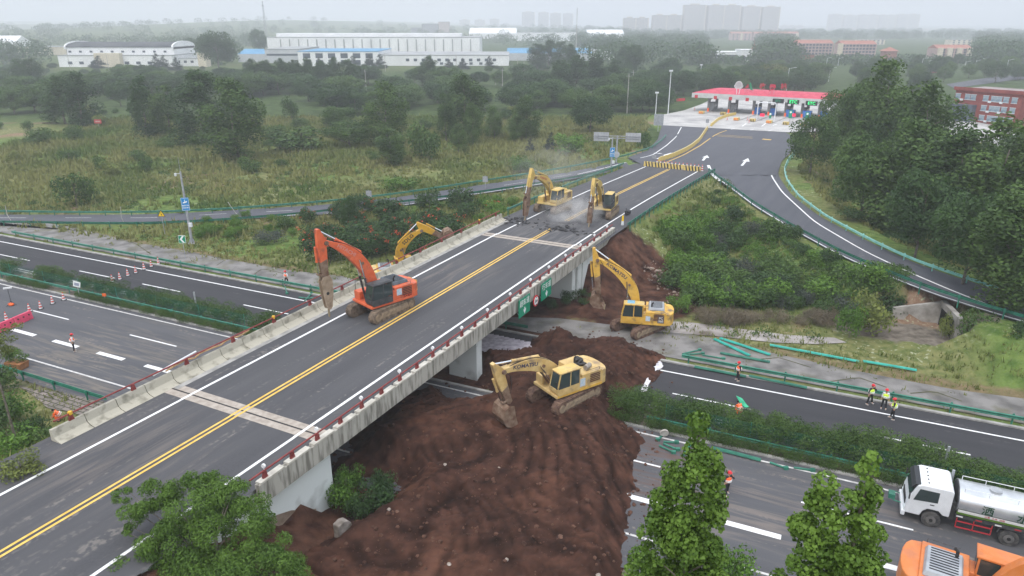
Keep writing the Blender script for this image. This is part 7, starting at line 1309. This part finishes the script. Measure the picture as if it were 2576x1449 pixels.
for px, py, hh, lab in ((1986, 309, 3.6, 'tall green lane sign with a white disc before the last visible toll lane'), (1936, 306, 2.6, 'narrow green upright sign inside the white gate'), (2028, 312, 3.4, 'green upright sign by the tree at the canopy end')):
    p = surf(px, py, lambda x, y: zt); t = thing('road_sign', lab, 'sign', p, atan2(cx.y, cx.x)); q = MB(); q.tube((0, 0, 0), (0, 0, hh), .06, n=6); q.build('post', GP_, t); q = MB(); q.box((0, -.08, hh * .68), (1.0 if hh > 3 else .6, .05, hh * .62)); q.build('panel', MATS['sign_green'], t); q = MB(); q.tube((0, -.11, hh * .85), (0, -.13, hh * .85), .3, n=14); q.build('white_disc', Wt_, t)
# emblem and letters on the canopy roof
p = at(1857, 227, 8.3); t = thing('roof_emblem', 'round pale emblem on two curved holders standing on the canopy', 'emblem', p, atan2(cx.y, cx.x)); q = MB(); q.tube((0, 0, 1.6), (0, .15, 1.6), 1.15, n=24); q.build('disc', mat('emblem_pale', (.55, .52, .52)), t); q = MB(); q.tube((0, -.02, 1.6), (0, .0, 1.6), .9, n=24); q.build('disc_ring', mat('emblem_grey', (.4, .36, .37)), t)
for s in (-1, 1): q = MB(); q.path([(s * .35, 0, -1.2), (s * .5, 0, .35), (s * 1.2, 0, .9), (s * 1.35, 0, 1.5)], .09, 6); q.build('holder', TW, t)
for px, py, ch, m1, sz, lab in ((1917, 224, '收', REDG, 2.0, 'faint red roof character, leftmost of the row'), (1942, 228, '费', mat('roof_letter_red', (.5, .03, .06)), 2.2, 'deep red roof character standing second in the row'), (1970, 224, '站', REDG, 2.0, 'faint red roof character beside the street lamp')):
    p = at(px, py + 4, 7.7); t = thing('roof_character', lab, 'roof letter', p, atan2(cx.y, cx.x), 'red characters on the canopy roof'); writing(ch, sz, m1, t, (0, 0, 1.2), facing(0, -1), 'character', .08, bold=True); q = MB(); 
    for s in (-.6, .6): q.tube((s, .1, -1.0), (s, .1, 2.1), .04, n=4)
    q.build('frame', GP_, t)
p = at(1883, 228, 7.7); t = thing('roof_logo', 'small red and green triangular logo frame on the canopy roof', 'emblem', p, atan2(cx.y, cx.x)); q = MB(); q.prism([(-1.4, .6), (-.3, 2.1), (-.1, .9)], -.06, .06); q.build('red_wing', REDG, t); q = MB(); q.prism([(0, 2.4), (.5, 2.4), (1.3, .2), (.6, .2)], -.06, .06); q.build('green_wing', mat('logo_green', (.03, .25, .12)), t); q = MB(); q.path([(-1.2, .1, -1), (-1.2, .1, .5), (1.4, .1, .5), (1.4, .1, -1)], .06, 5); q.build('frame', GP_, t)
p, h = pole_h(1712, 258, 246); t = thing('banner', 'red banner hung on the slope left of the toll canopy', 'banner', p, .5); q = MB(); q.box((0, 0, h * .6), (4.2, .06, 1.0)); q.build('cloth', mat('banner_red', (.6, .04, .06)), t)
# ---------------------------------------------------------------- culvert under the right ramp
g1, g2 = at(2357, 812), at(2391, 851); T = thing('culvert', 'concrete culvert portal with flared wing wall under the right ramp', 'culvert', g1); dv = (g2 - g1); Lc = dv.length; dv.normalize(); nv = Vector((dv.y, -dv.x, 0)); nv = nv if nv.x > 0 else -nv
CU = mat('culvert_concrete', (.20, .185, .165), (.40, .38, .35), .9, .95, bump=.3, det=10, space='w')
def quadslab(name, a, b, za0, zb0, za1, zb1, th, par=T, m=CU):
    V = [a + Vector((0, 0, za0)), b + Vector((0, 0, zb0)), b + Vector((0, 0, zb1)), a + Vector((0, 0, za1))]; d = (b - a); nn = Vector((-d.y, d.x, 0)).normalized() * th; q = MB(); q.add([v - g1 for v in V] + [v + nn - g1 for v in V], [(0, 1, 2, 3), (7, 6, 5, 4), (0, 4, 5, 1), (1, 5, 6, 2), (2, 6, 7, 3), (3, 7, 4, 0)]); return q.build(name, m, par)
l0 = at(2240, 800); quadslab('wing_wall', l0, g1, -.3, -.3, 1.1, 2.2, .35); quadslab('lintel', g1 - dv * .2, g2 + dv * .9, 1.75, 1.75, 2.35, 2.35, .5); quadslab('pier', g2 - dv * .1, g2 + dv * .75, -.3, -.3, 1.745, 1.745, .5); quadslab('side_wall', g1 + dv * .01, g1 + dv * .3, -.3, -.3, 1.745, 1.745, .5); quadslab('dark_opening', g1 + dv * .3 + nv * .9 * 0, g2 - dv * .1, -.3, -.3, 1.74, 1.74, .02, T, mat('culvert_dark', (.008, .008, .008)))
T.children[-1].location = (0.0, 0.0, 0.0)
r2 = at(2440, 862); quadslab('wing_wall', g2 + dv * .75, r2, -.3, -.3, 1.7, .6, .35)
# stone paved slope at the near left of the bridge
X4 = [[(52, 975), (130, 985), (205, 1000), (262, 1012)], [(85, 998), (150, 1006), (215, 1022), (268, 1036)], [(120, 1028), (165, 1036), (212, 1048), (250, 1062)]]
q = MB(); rws = []
for r_ in X4: rws.append(resample([gsurf(x, y) for x, y in r_], 18))
vs = []; RR_ = [[a.lerp(b, f) for a, b in zip(rws[i], rws[i + 1])] for i in (0, 1) for f in (0, .2, .4, .6, .8)] + [rws[2]]
for row in RR_: vs += [(p.x, p.y, gz(p.x, p.y) + .07) for p in row]
q.add(vs, [(i * 18 + j, i * 18 + j + 1, (i + 1) * 18 + j + 1, (i + 1) * 18 + j) for i in range(len(RR_) - 1) for j in range(17)]); me_flip(q)
m = bpy.data.materials.new('stone_blocks'); m.use_nodes = True; t = m.node_tree; pz = t.nodes['Principled BSDF']; br = t.nodes.new('ShaderNodeTexBrick'); br.inputs['Scale'].default_value = 1.0; br.inputs['Brick Width'].default_value = .8; br.inputs['Row Height'].default_value = .42; br.inputs['Mortar Size'].default_value = .05; br.inputs['Color1'].default_value = (.24, .20, .18, 1); br.inputs['Color2'].default_value = (.16, .14, .12, 1); br.inputs['Mortar'].default_value = (.05, .05, .03, 1)
gp = t.nodes.new('ShaderNodeNewGeometry').outputs['Position']; mp = t.nodes.new('ShaderNodeMapping'); mp.inputs['Rotation'].default_value = (0, 0, -TE); lk(t, gp, mp.inputs[0]); lk(t, mp.outputs[0], br.inputs['Vector']); lk(t, br.outputs[0], pz.inputs['Base Color']); pz.inputs['Roughness'].default_value = .95
o = struct('stone_slope', q, m)
person(gsurf(150, 1058), radians(120), 'figure in orange sitting among the weeds below the left parapet', VO, WSH, ('reach', 'reach'), crouch=True, helmet=False, orange_all=True)
# hose on the left parapet and broken asphalt
q = MB(); P = [Bp(a, -40.2 + .12 * sin(a * 3), 6.12 + .04 * sin(a * 5)) for a in np.linspace(27.5, 35, 14)]; q.path(P, .06, 6); o = q.build('hose', mat('tan_hose', (.45, .26, .12), (.6, .4, .2), 4, .7)); tag(o, 'tan hose lying along the left parapet handrail', 'hose')
q = MB(); q.tube(Bp(26.6, -40.15, 6.2), Bp(30.2, -40.35, 6.35), .07, n=8); o = q.build('white_pipe', TW); tag(o, 'white pipe resting on the left parapet near the joint', 'pipe')
CH = mat('broken_asphalt', (.03, .03, .033), (.075, .073, .075), 3, .95)
for (px, py, n, sx, lab) in ((1300, 556, 55, 1.8, 'heap of broken asphalt slabs under the pale excavator\'s breaker'), (1412, 578, 60, 1.6, 'shattered asphalt patch on the centre line beside the dust')):
    p = surf(px, py, zO); q = MB()
    for k in range(n):
        a, b = random.gauss(0, sx), random.gauss(0, sx * .45); w = U(.12, .5); v = Vector((a * .91 + b * .42, -a * .42 + b * .91, U(.02, .22) * max(0, 1 - abs(a) / (2 * sx)))); M = Matrix.Rotation(U(0, 6), 3, 'Z') @ Matrix.Rotation(U(-.35, .35), 3, 'X'); z = zO(p.x + v.x, p.y + v.y) - zO(p.x, p.y); q.box(v + Vector((0, 0, z + .03)), (w, w * U(.5, 1), .07), M)
    o = q.build('broken_asphalt', CH); o.location = p; tag(o, lab, 'rubble', kind='stuff')
# ---------------------------------------------------------------- buildings
WALLW = mat('white_wall', (.70, .71, .71), (.80, .81, .81), .08, .8, space='w', det=6); CREAM = mat('cream_wall', (.56, .50, .38), (.64, .58, .46), .1, .8, space='w'); ROOFG = mat('grey_roof', (.26, .27, .27), (.36, .37, .37), .06, .8, space='w'); ROOFD = mat('dark_roof', (.05, .055, .06), (.085, .09, .095), .1, .8, space='w'); ROOFB = mat('blue_roof', (.06, .22, .38), (.10, .28, .45), .1, .6, space='w'); WIN = mat('far_window', (.06, .08, .10), rough=.3); BRICK = mat('dark_red_brick', (.20, .045, .04), (.27, .075, .06), .6, .9, space='w')
def px_unit(name, label, cat, xl, xr, yb, yt, depth, wall, roof, roof_h=0., group=None, yb2=None, rows=(), wcol=WIN, parapet=0.):
    """block whose front wall spans xl..xr on the ground row yb and rises to row yt; rows: (height fraction, count, width m, height m, x from, x to)"""
    a, b = at(xl, yb), at(xr, yb2 or yb); d = b - a; L = d.length; d.normalize(); nrm = Vector((-d.y, d.x, 0)); h = top_z(xl, yt, a); T = thing(name, label, cat, a, atan2(d.y, d.x), group)
    q = MB(); q.box((L / 2, depth / 2, h / 2 - .5), (L, depth, h + 1)); w = q.build('wall', wall, T)
    if roof_h > 0: q = MB(); q.prism([(0, 0), (depth, 0), (depth / 2, roof_h)], 0, L, Matrix.Rotation(pi / 2, 3, 'Z')); q.v = [(-x + 0, y, z) for x, y, z in q.v]; q.v = [(abs(x), y, z + h + .05) for x, y, z in q.v]; q.build('roof', roof, T)
    else: q = MB(); q.box((L / 2, depth / 2, h + .15), (L + .6, depth + .6, .3)); q.build('roof', roof, T)
    for fr, n, ww, wh, x0, x1 in rows:
        me = MB(); me.box((0, 0, 0), (ww, .2, wh)); m_ = me.mesh('window', wcol)
        for k in range(n): o = bpy.data.objects.new('window', m_); COL.objects.link(o); o.parent = T; o.location = (L * (x0 + (x1 - x0) * (k + .5) / n), -.06, h * fr)
    T['L'] = L; T['h'] = h; return T
# left factory with the barrel roof
T = px_unit('factory', 'white factory with a dark barrel roof and cream annex at left', 'factory', 150, 436, 168, 140, 42, WALLW, ROOFG, rows=((.35, 9, 3, 1.8, .05, .95),)); L, h = T['L'], T['h']
q = MB(); q.box((L / 2 + 1, 24, h + 2.6), (L - 4, 34, 5.4)); q.build('upper_wall', WALLW, T); me = MB(); me.box((0, 0, 0), (1.8, .2, 1.2)); m_ = me.mesh('window', WIN)
for k in range(10): o = bpy.data.objects.new('window', m_); COL.objects.link(o); o.parent = T; o.location = (5 + k * (L - 10) / 9.3, 6.9, h + 2.4)
q = MB(); prof = [(6.5 + 17.5 * (1 - cos(pi * i / 12)), h + 5.2 + 3.2 * sin(pi * i / 12)) for i in range(13)]; q.prism([(a, b) for a, b in prof], 0, L - 5, Matrix.Rotation(pi / 2, 3, 'Z')); q.v = [(abs(x) + 3, abs(y) if 1 else y, z) for x, y, z in q.v]; q.build('barrel_roof', ROOFD, T)
q = MB(); q.box((L * .46, -2, h * .62), (17, 5, h * 1.24)); q.build('annex', CREAM, T)
for x in (2.5, L - 1.5): q = MB(); q.prism([(6, h + 4), (41.5, h + 4)] + [(24 + 18.2 * cos(pi * i / 10), h + 5.4 + 3.7 * sin(pi * i / 10)) for i in range(11)], x - .5, x + .5, Matrix.Rotation(pi / 2, 3, 'Z')); q.v = [(abs(a), b, c) for a, b, c in q.v]; q.build('gable', WALLW, T)
px_unit('shed', 'long low cream shed left of the barrel roofed factory', 'shed', 40, 168, 138, 118, 20, CREAM, ROOFG, group='low buildings at far left'); px_unit('shed', 'white double gabled hall at the left picture edge', 'shed', -60, 45, 132, 106, 24, WALLW, WALLW, 6, group='low buildings at far left')
px_unit('house', 'small white and cream building between the factory and the huge tree', 'building', 436, 500, 166, 148, 16, WALLW, ROOFG, rows=((.6, 3, 2, 1.5, .1, .9),)); px_unit('house', 'narrow cream block beside the huge dark tree', 'building', 500, 520, 168, 134, 8, CREAM, CREAM)
# the long white factory complex
T = px_unit('factory', 'long tall white factory hall with grey pilasters in the centre', 'factory', 676, 1207, 142, 94, 60, WALLW, ROOFG); L, h = T['L'], T['h']
me = MB(); me.box((0, 0, 0), (.9, .5, h * .9)); m_ = me.mesh('pilaster', ROOFG)
for k in range(22): o = bpy.data.objects.new('pilaster', m_); COL.objects.link(o); o.parent = T; o.location = (12 + k * (L - 20) / 21, -.2, h * .45)
q = MB(); q.box((L / 2 - 6, 22, h + 1.6), (L * .88, 22, 3.2)); q.build('roof_monitor', WALLW, T)
px_unit('factory', 'low white hall with a wide grey roof in front of the tall hall, right part', 'factory', 950, 1280, 165, 139, 62, WALLW, ROOFG, rows=((.55, 12, 2.4, 1.8, .2, .92), (.2, 8, 2.2, 1.6, .3, .9))); px_unit('factory', 'white office front with a blue roof edge and large grid windows', 'factory', 752, 952, 166, 130, 60, WALLW, ROOFB, rows=((.72, 6, 5, 3.2, .03, .97), (.25, 6, 5, 3.2, .03, .97)))
px_unit('shed', 'grey sided hall with a row of slit windows left of the blue edged office', 'shed', 669, 755, 158, 124, 60, mat('pale_grey_wall', (.42, .44, .46), (.5, .52, .54), .1, .8, space='w'), ROOFG, rows=((.6, 6, 4, 1.4, .05, .95),)); px_unit('shed', 'bright blue roofed shed left of the factory complex', 'shed', 600, 690, 156, 136, 34, MATS['pale_grey_wall'], ROOFB, 3.2)
px_unit('shed', 'wide shed with a pale blue roof right of the low white hall', 'shed', 1275, 1490, 152, 134, 60, MATS['pale_grey_wall'], ROOFB, 3); px_unit('shed', 'far white shed with a shallow gable behind the dark tree block', 'shed', 1180, 1300, 100, 84, 80, WALLW, WALLW, 9, group='far white sheds'); px_unit('shed', 'long far white shed right of the gabled one', 'shed', 1300, 1450, 104, 82, 60, WALLW, ROOFG, group='far white sheds'); px_unit('shed', 'far white twin gabled shed right of the telecom pole', 'shed', 1478, 1570, 103, 86, 50, WALLW, WALLW, 7, group='far white sheds'); px_unit('shed', 'white shed half hidden behind the dark poplar clumps', 'shed', 1455, 1545, 150, 128, 30, WALLW, ROOFG)
px_unit('office_block', 'hazy dark grey block cluster on the horizon left of the towers', 'building', 1062, 1102, 92, 60, 30, mat('dark_concrete', (.16, .17, .18), (.22, .23, .24), .1, .8, space='w'), ROOFD); px_unit('office_block', 'hazy pinkish block beside the dark grey one on the horizon', 'building', 1104, 1130, 92, 55, 30, mat('pinkish_wall', (.36, .30, .28), (.42, .36, .33), .1, .8, space='w'), ROOFD); px_unit('office_block', 'low hazy grey block left of the dark grey one', 'building', 1034, 1060, 92, 70, 24, MATS['dark_concrete'], ROOFD)
px_unit('shed', 'long hazy greenhouse like shed on the left plain', 'shed', 395, 598, 92, 86, 20, WALLW, WALLW)
# apartment towers
m_ = bpy.data.materials.new('tower_facade'); m_.use_nodes = True; t = m_.node_tree; pz = t.nodes['Principled BSDF']; pz.inputs['Roughness'].default_value = .8; co = t.nodes.new('ShaderNodeTexCoord').outputs['Object']; br = t.nodes.new('ShaderNodeTexBrick'); br.offset = 0; br.inputs['Scale'].default_value = 1; br.inputs['Brick Width'].default_value = 4.2; br.inputs['Row Height'].default_value = 3.0; br.inputs['Mortar Size'].default_value = .7; br.inputs['Color1'].default_value = (.17, .20, .23, 1); br.inputs['Color2'].default_value = (.25, .27, .29, 1); br.inputs['Mortar'].default_value = (.42, .38, .34, 1)
sx = t.nodes.new('ShaderNodeSeparateXYZ'); cb2 = t.nodes.new('ShaderNodeCombineXYZ'); lk(t, co, sx.inputs[0]); lk(t, sx.outputs[0], cb2.inputs[0]); lk(t, sx.outputs[2], cb2.inputs[1]); lk(t, cb2.outputs[0], br.inputs['Vector']); lk(t, br.outputs[0], pz.inputs['Base Color']); FAC = m_
def tower(xl, xr, yb, yt, label, group, dep=24, warm=False):
    a, b = at(xl, yb), at(xr, yb); L = (b - a).length; h = top_z(xl, yt, a); T = thing('apartment_tower', label, 'apartment tower', a, 0, group); n = max(1, round(L / 40)); q = MB()
    for k in range(n): x0 = L * k / n; w = L / n; q.box((x0 + w / 2, dep / 2 + (k % 2) * 1.5, h / 2), (w - 1.2, dep, h)); q.box((x0 + w * .5, dep / 2, h / 2), (w - .02, dep * .6, h * .985))
    q.build('wall', FAC, T); q = MB()
    for k in range(n): x0 = L * k / n; w = L / n; q.box((x0 + w / 2, dep / 2, h + 1.6), (w * .4, dep * .5, 3.2)); q.box((x0 + w * .97, -.4, h / 2), (2.6, 2.0, h + .6))
    q.build('stair_tower', mat('warm_wall', (.50, .45, .38), (.55, .50, .43), .1, .8, space='w'), T)
for a in [(1313, 1345, 76, 30, 'pale hazy tower, leftmost of the four small ones on the skyline', 'small group of skyline towers'), (1354, 1380, 76, 31, 'pale hazy tower, second of the four small ones', 'small group of skyline towers'), (1384, 1411, 76, 33, 'pale hazy tower, third of the four small ones', 'small group of skyline towers'), (1416, 1441, 76, 34, 'pale hazy tower beside the telecom pole, last of the four small ones', 'small group of skyline towers'), (1156, 1182, 75, 50, 'low hazy slab block, left one on the horizon', 'low skyline slabs'), (1194, 1220, 75, 50, 'low hazy slab block, middle one on the horizon', 'low skyline slabs'), (1232, 1256, 75, 48, 'low hazy slab block, right one on the horizon', 'low skyline slabs'),
  (1568, 1630, 86, 45, 'stepped hazy slab left of the tall tower row', 'tall tower row on the skyline'), (1640, 1712, 86, 38, 'hazy slab directly left of the tall towers', 'tall tower row on the skyline'), (1717, 1772, 86, 12, 'tall apartment tower at the left of the skyline row', 'tall tower row on the skyline'), (1777, 1858, 86, 13, 'widest apartment tower in the middle of the skyline row', 'tall tower row on the skyline'), (1863, 1908, 86, 16, 'tall apartment tower third in the skyline row', 'tall tower row on the skyline'), (1912, 1956, 86, 17, 'tall apartment tower at the right end of the skyline row', 'tall tower row on the skyline'),
  (2083, 2116, 76, 36, 'faint tower at the left of the right hand skyline group', 'faint tower group at right'), (2120, 2154, 76, 38, 'faint tower second in the right hand skyline group', 'faint tower group at right'), (2157, 2204, 76, 37, 'faint wide tower in the middle of the right hand group', 'faint tower group at right'), (2208, 2250, 76, 38, 'faint tower fourth in the right hand skyline group', 'faint tower group at right'), (2253, 2308, 76, 36, 'faint wide tower at the right end of the right hand group', 'faint tower group at right'), (1965, 2020, 74, 64, 'low faint block between the two tower groups', 'faint low blocks'), (2320, 2400, 76, 74, 'low faint block right of the right hand tower group', 'faint low blocks')]: tower(*a)
# mid distance flats
def flats_(xl, xr, yb, yt, label, fl, cols, wall, group=None, red=True, stair=()):
    T = px_unit('apartment_block', label, 'apartment block', xl, xr, yb, yt, 14, wall, mat('tile_roof', (.30, .13, .10), (.36, .17, .13), .3, .9, space='w') if red else ROOFG, 2.6 if red else 0, group, rows=[((i + .5) / fl, cols, (1.0 if cols > 6 else 1.4) * 1.9, 1.5, .02, .98) for i in range(fl)]); L, h = T['L'], T['h']
    for s in stair: q = MB(); q.box((L * s, -.7, h * .52), (3.6, 2.2, h * 1.06)); q.build('stair_tower', CREAM, T)
    return T
RWALL = mat('rosy_wall', (.38, .27, .25), (.46, .35, .32), .2, .8, space='w')
flats_(2003, 2092, 146, 109, 'rosy five storey apartment block with white balconies, left half of the long row', 5, 10, RWALL); flats_(2112, 2200, 150, 111, 'rosy five storey apartment block, right half of the long row', 5, 10, RWALL, stair=(-.04,)); flats_(2352, 2440, 154, 122, 'cream apartment block with four pale stair towers at far right', 5, 8, RWALL, stair=(.08, .35, .62, .92))
flats_(1838, 1890, 102, 84, 'small rosy block under the tall towers, left', 4, 5, RWALL, 'small blocks under the towers', stair=(.5,)); flats_(1895, 1950, 102, 84, 'small rosy block under the tall towers, middle', 4, 5, RWALL, 'small blocks under the towers', stair=(.4,)); flats_(1955, 2008, 104, 84, 'small rosy block under the tall towers, right', 4, 5, RWALL, 'small blocks under the towers', stair=(.9,)); flats_(2160, 2225, 112, 100, 'pale low block behind the long rosy row', 3, 6, CREAM, None, False); flats_(2390, 2470, 114, 100, 'pale low block behind the cream flats', 3, 6, CREAM, None, False)
px_unit('office_block', 'white three storey office left of the rosy apartments', 'building', 1782, 1862, 152, 131, 18, WALLW, WALLW, rows=((.55, 9, 3, 1.6, .1, .95), (.22, 9, 3, 1.6, .1, .95))); px_unit('office_block', 'taller white stair block joined to the white office', 'building', 1862, 1905, 154, 126, 16, WALLW, WALLW, rows=((.3, 3, 3, 1.6, .1, .9),))
p, h = pole_h(1895, 128, 106); t = thing('small_spire', 'small rusty lattice spire above the white office', 'spire', at(1893, 156), 0); hh = top_z(1893, 103, at(1893, 156)); q = MB(); [q.tube((x, y, hh * .55), (0, 0, hh * .85), .25, n=4) for x in (-2, 2) for y in (-2, 2)]; q.tube((0, 0, hh * .8), (0, 0, hh), .12, n=4); q.build('lattice', mat('rust', (.28, .12, .08)), t)
T = px_unit('watch_tower', 'square brick tower with a pyramid red roof before the dark trees', 'tower', 2222, 2252, 160, 130, 7, mat('pink_brick', (.32, .15, .13), (.38, .2, .17), .4, .9, space='w'), RWALL); L, h = T['L'], T['h']; q = MB(); q.taper((L / 2, 3.5, h + .3), (L + 2.4, 9.4), (L / 2, 3.5, h + 3.2), (.3, .3)); q.build('pyramid_roof', MATS['tile_roof'], T)
px_unit('gantry_frame', 'rusty steel frame structure left of the long apartment row', 'frame', 2010, 2046, 158, 138, 1.2, mat('rust', (.28, .12, .08)), ROOFD)
T = px_unit('brick_building', 'dark red brick three storey building among the trees at right', 'building', 2390, 2555, 300, 226, 16, BRICK, mat('terrace_roof', (.25, .2, .2), (.33, .28, .27), .3, .9, space='w'), rows=(), yb2=318); L, h = T['L'], T['h']
bw = mat('bright_window', (.35, .42, .46), (.15, .22, .28), .8, .3); me = MB(); me.box((0, 0, 0), (1.5, .12, 1.5)); w1 = me.mesh('window', bw); fr_ = MB(); fr_.box((0, 0, .8), (1.7, .16, .1)); fr_.box((0, 0, -.8), (1.7, .2, .12)); f1 = fr_.mesh('window_frame', TW); acm = MB(); acm.box((0, 0, 0), (.8, .35, .55)); ac = acm.mesh('air_conditioner', TW)
for zf in (.8, .48, .16):
    for xf in (.05, .2, .29, .48, .6, .68, .78, .9):
        if zf < .7 and xf < .35: continue
        o = bpy.data.objects.new('window', w1); COL.objects.link(o); o.parent = T; o.location = (L * xf, -.03, h * zf); f = bpy.data.objects.new('window_frame', f1); COL.objects.link(f); f.parent = o
    for xf in (.12, .55, .72): o = bpy.data.objects.new('air_conditioner', ac); COL.objects.link(o); o.parent = T; o.location = (L * xf, -.2, h * zf - .9)
q = MB(); q.box((L * .19, -1.2, h * .28), (L * .36, 2.4, h * .56)); q.build('glass_front', mat('blue_grey_glass', (.06, .08, .11), (.1, .12, .15), 1, .3), T)
q = MB(); q.box((L / 2, -.35, h + .5), (L + 1, .3, 1.0)); q.build('parapet', BRICK, T)
q = MB(); patch(q, [at(2330, 330), at(2400, 296), at(2576, 330), at(2560, 420), at(2380, 390)], .02); struct('yard', q, CONC_PAVE)
# road with traffic glimpsed at the far right
q = MB(); patch(q, [at(2380, 212), at(2480, 196), at(2560, 188), at(2700, 186), at(2700, 196), at(2560, 200), at(2470, 212), at(2400, 222)], .03); struct('road', q, A_RAMP)
for k, (x, y, c, lab) in enumerate([(2320, 178, (.6, .62, .64), 'white car on the road left of the far junction'), (2300, 196, (.55, .57, .6), 'pale car glimpsed between trees above the brick building'), (2345, 184, (.4, .06, .06), 'red car glimpsed at the far junction')]):
    p = at(x, y); t = thing('parked_car', lab, 'car', p, .3); q = MB(); q.box((0, 0, .55), (4.4, 1.8, .7)); q.build('body', mat('car_%d' % k, c, rough=.35), t, bevel=.12); q = MB(); q.taper((-.2, 0, .9), (2.6, 1.7), (-.2, 0, 1.45), (1.7, 1.4)); q.build('cabin', GLASS, t)
    for xx in (-1.4, 1.4):
        for yy in (-.85, .85): q = MB(); q.tube((xx, yy - .1, .32), (xx, yy + .1, .32), .32, n=10); q.build('wheel', BLACK, t)
# ---------------------------------------------------------------- dust and haze
p = surf(1440, 560, zO)
def puff(name, c, r, dens, label):
    q = MB(); q.ball((0, 0, 0), 1, 20, 12); o = q.build(name, [], None, True); o.location = c; o.scale = r; m = bpy.data.materials.new(name); m.use_nodes = True; t = m.node_tree; t.nodes.remove(t.nodes['Principled BSDF']); v = t.nodes.new('ShaderNodeVolumePrincipled'); v.inputs['Color'].default_value = (.97, .96, .95, 1); v.inputs['Anisotropy'].default_value = .2
    co = t.nodes.new('ShaderNodeTexCoord'); ln = t.nodes.new('ShaderNodeVectorMath'); ln.operation = 'LENGTH'; lk(t, co.outputs['Object'], ln.inputs[0]); mr = t.nodes.new('ShaderNodeMapRange'); mr.inputs[1].default_value = .95; mr.inputs[2].default_value = .1; mr.inputs[3].default_value = 0; mr.inputs[4].default_value = dens; lk(t, ln.outputs['Value'], mr.inputs[0]); nz = t.nodes.new('ShaderNodeTexNoise'); nz.inputs['Scale'].default_value = 2.2; nz.inputs['Detail'].default_value = 4; lk(t, co.outputs['Object'], nz.inputs['Vector']); m2 = t.nodes.new('ShaderNodeMapRange'); m2.inputs[1].default_value = .42; m2.inputs[2].default_value = .66; lk(t, nz.outputs[0], m2.inputs[0]); mu = t.nodes.new('ShaderNodeMath'); mu.operation = 'MULTIPLY'; lk(t, mr.outputs[0], mu.inputs[0]); lk(t, m2.outputs[0], mu.inputs[1]); lk(t, mu.outputs[0], v.inputs['Density']); lk(t, v.outputs[0], t.nodes['Material Output'].inputs['Volume']); o.data.materials.append(m); tag(o, label, 'dust', kind='stuff'); return o
puff('dust_cloud', p + Vector((0, 0, 1.3)), (4.6, 3.4, 2.9), .75, 'pale dust rising around the breaker tip of the black cabbed excavator')
puff('dust_cloud', p + Vector((-2, 14, 4.0)), (9, 11, 5.0), .05, 'thin veil of dust drifting over the overpass behind the excavators')
HZ = MB(); HZ.box((0, 2400, 62), (9000, 5600, 128)); hz = HZ.build('haze', []); m = bpy.data.materials.new('haze'); m.use_nodes = True; t = m.node_tree; t.nodes.remove(t.nodes['Principled BSDF']); v = t.nodes.new('ShaderNodeVolumePrincipled'); v.inputs['Color'].default_value = (.91, .935, 1.0, 1); v.inputs['Density'].default_value = .0005; v.inputs['Anisotropy'].default_value = .1; lk(t, v.outputs[0], t.nodes['Material Output'].inputs['Volume']); hz.data.materials.append(m); tag(hz, kind='stuff')
S.cycles.volume_step_rate = 4
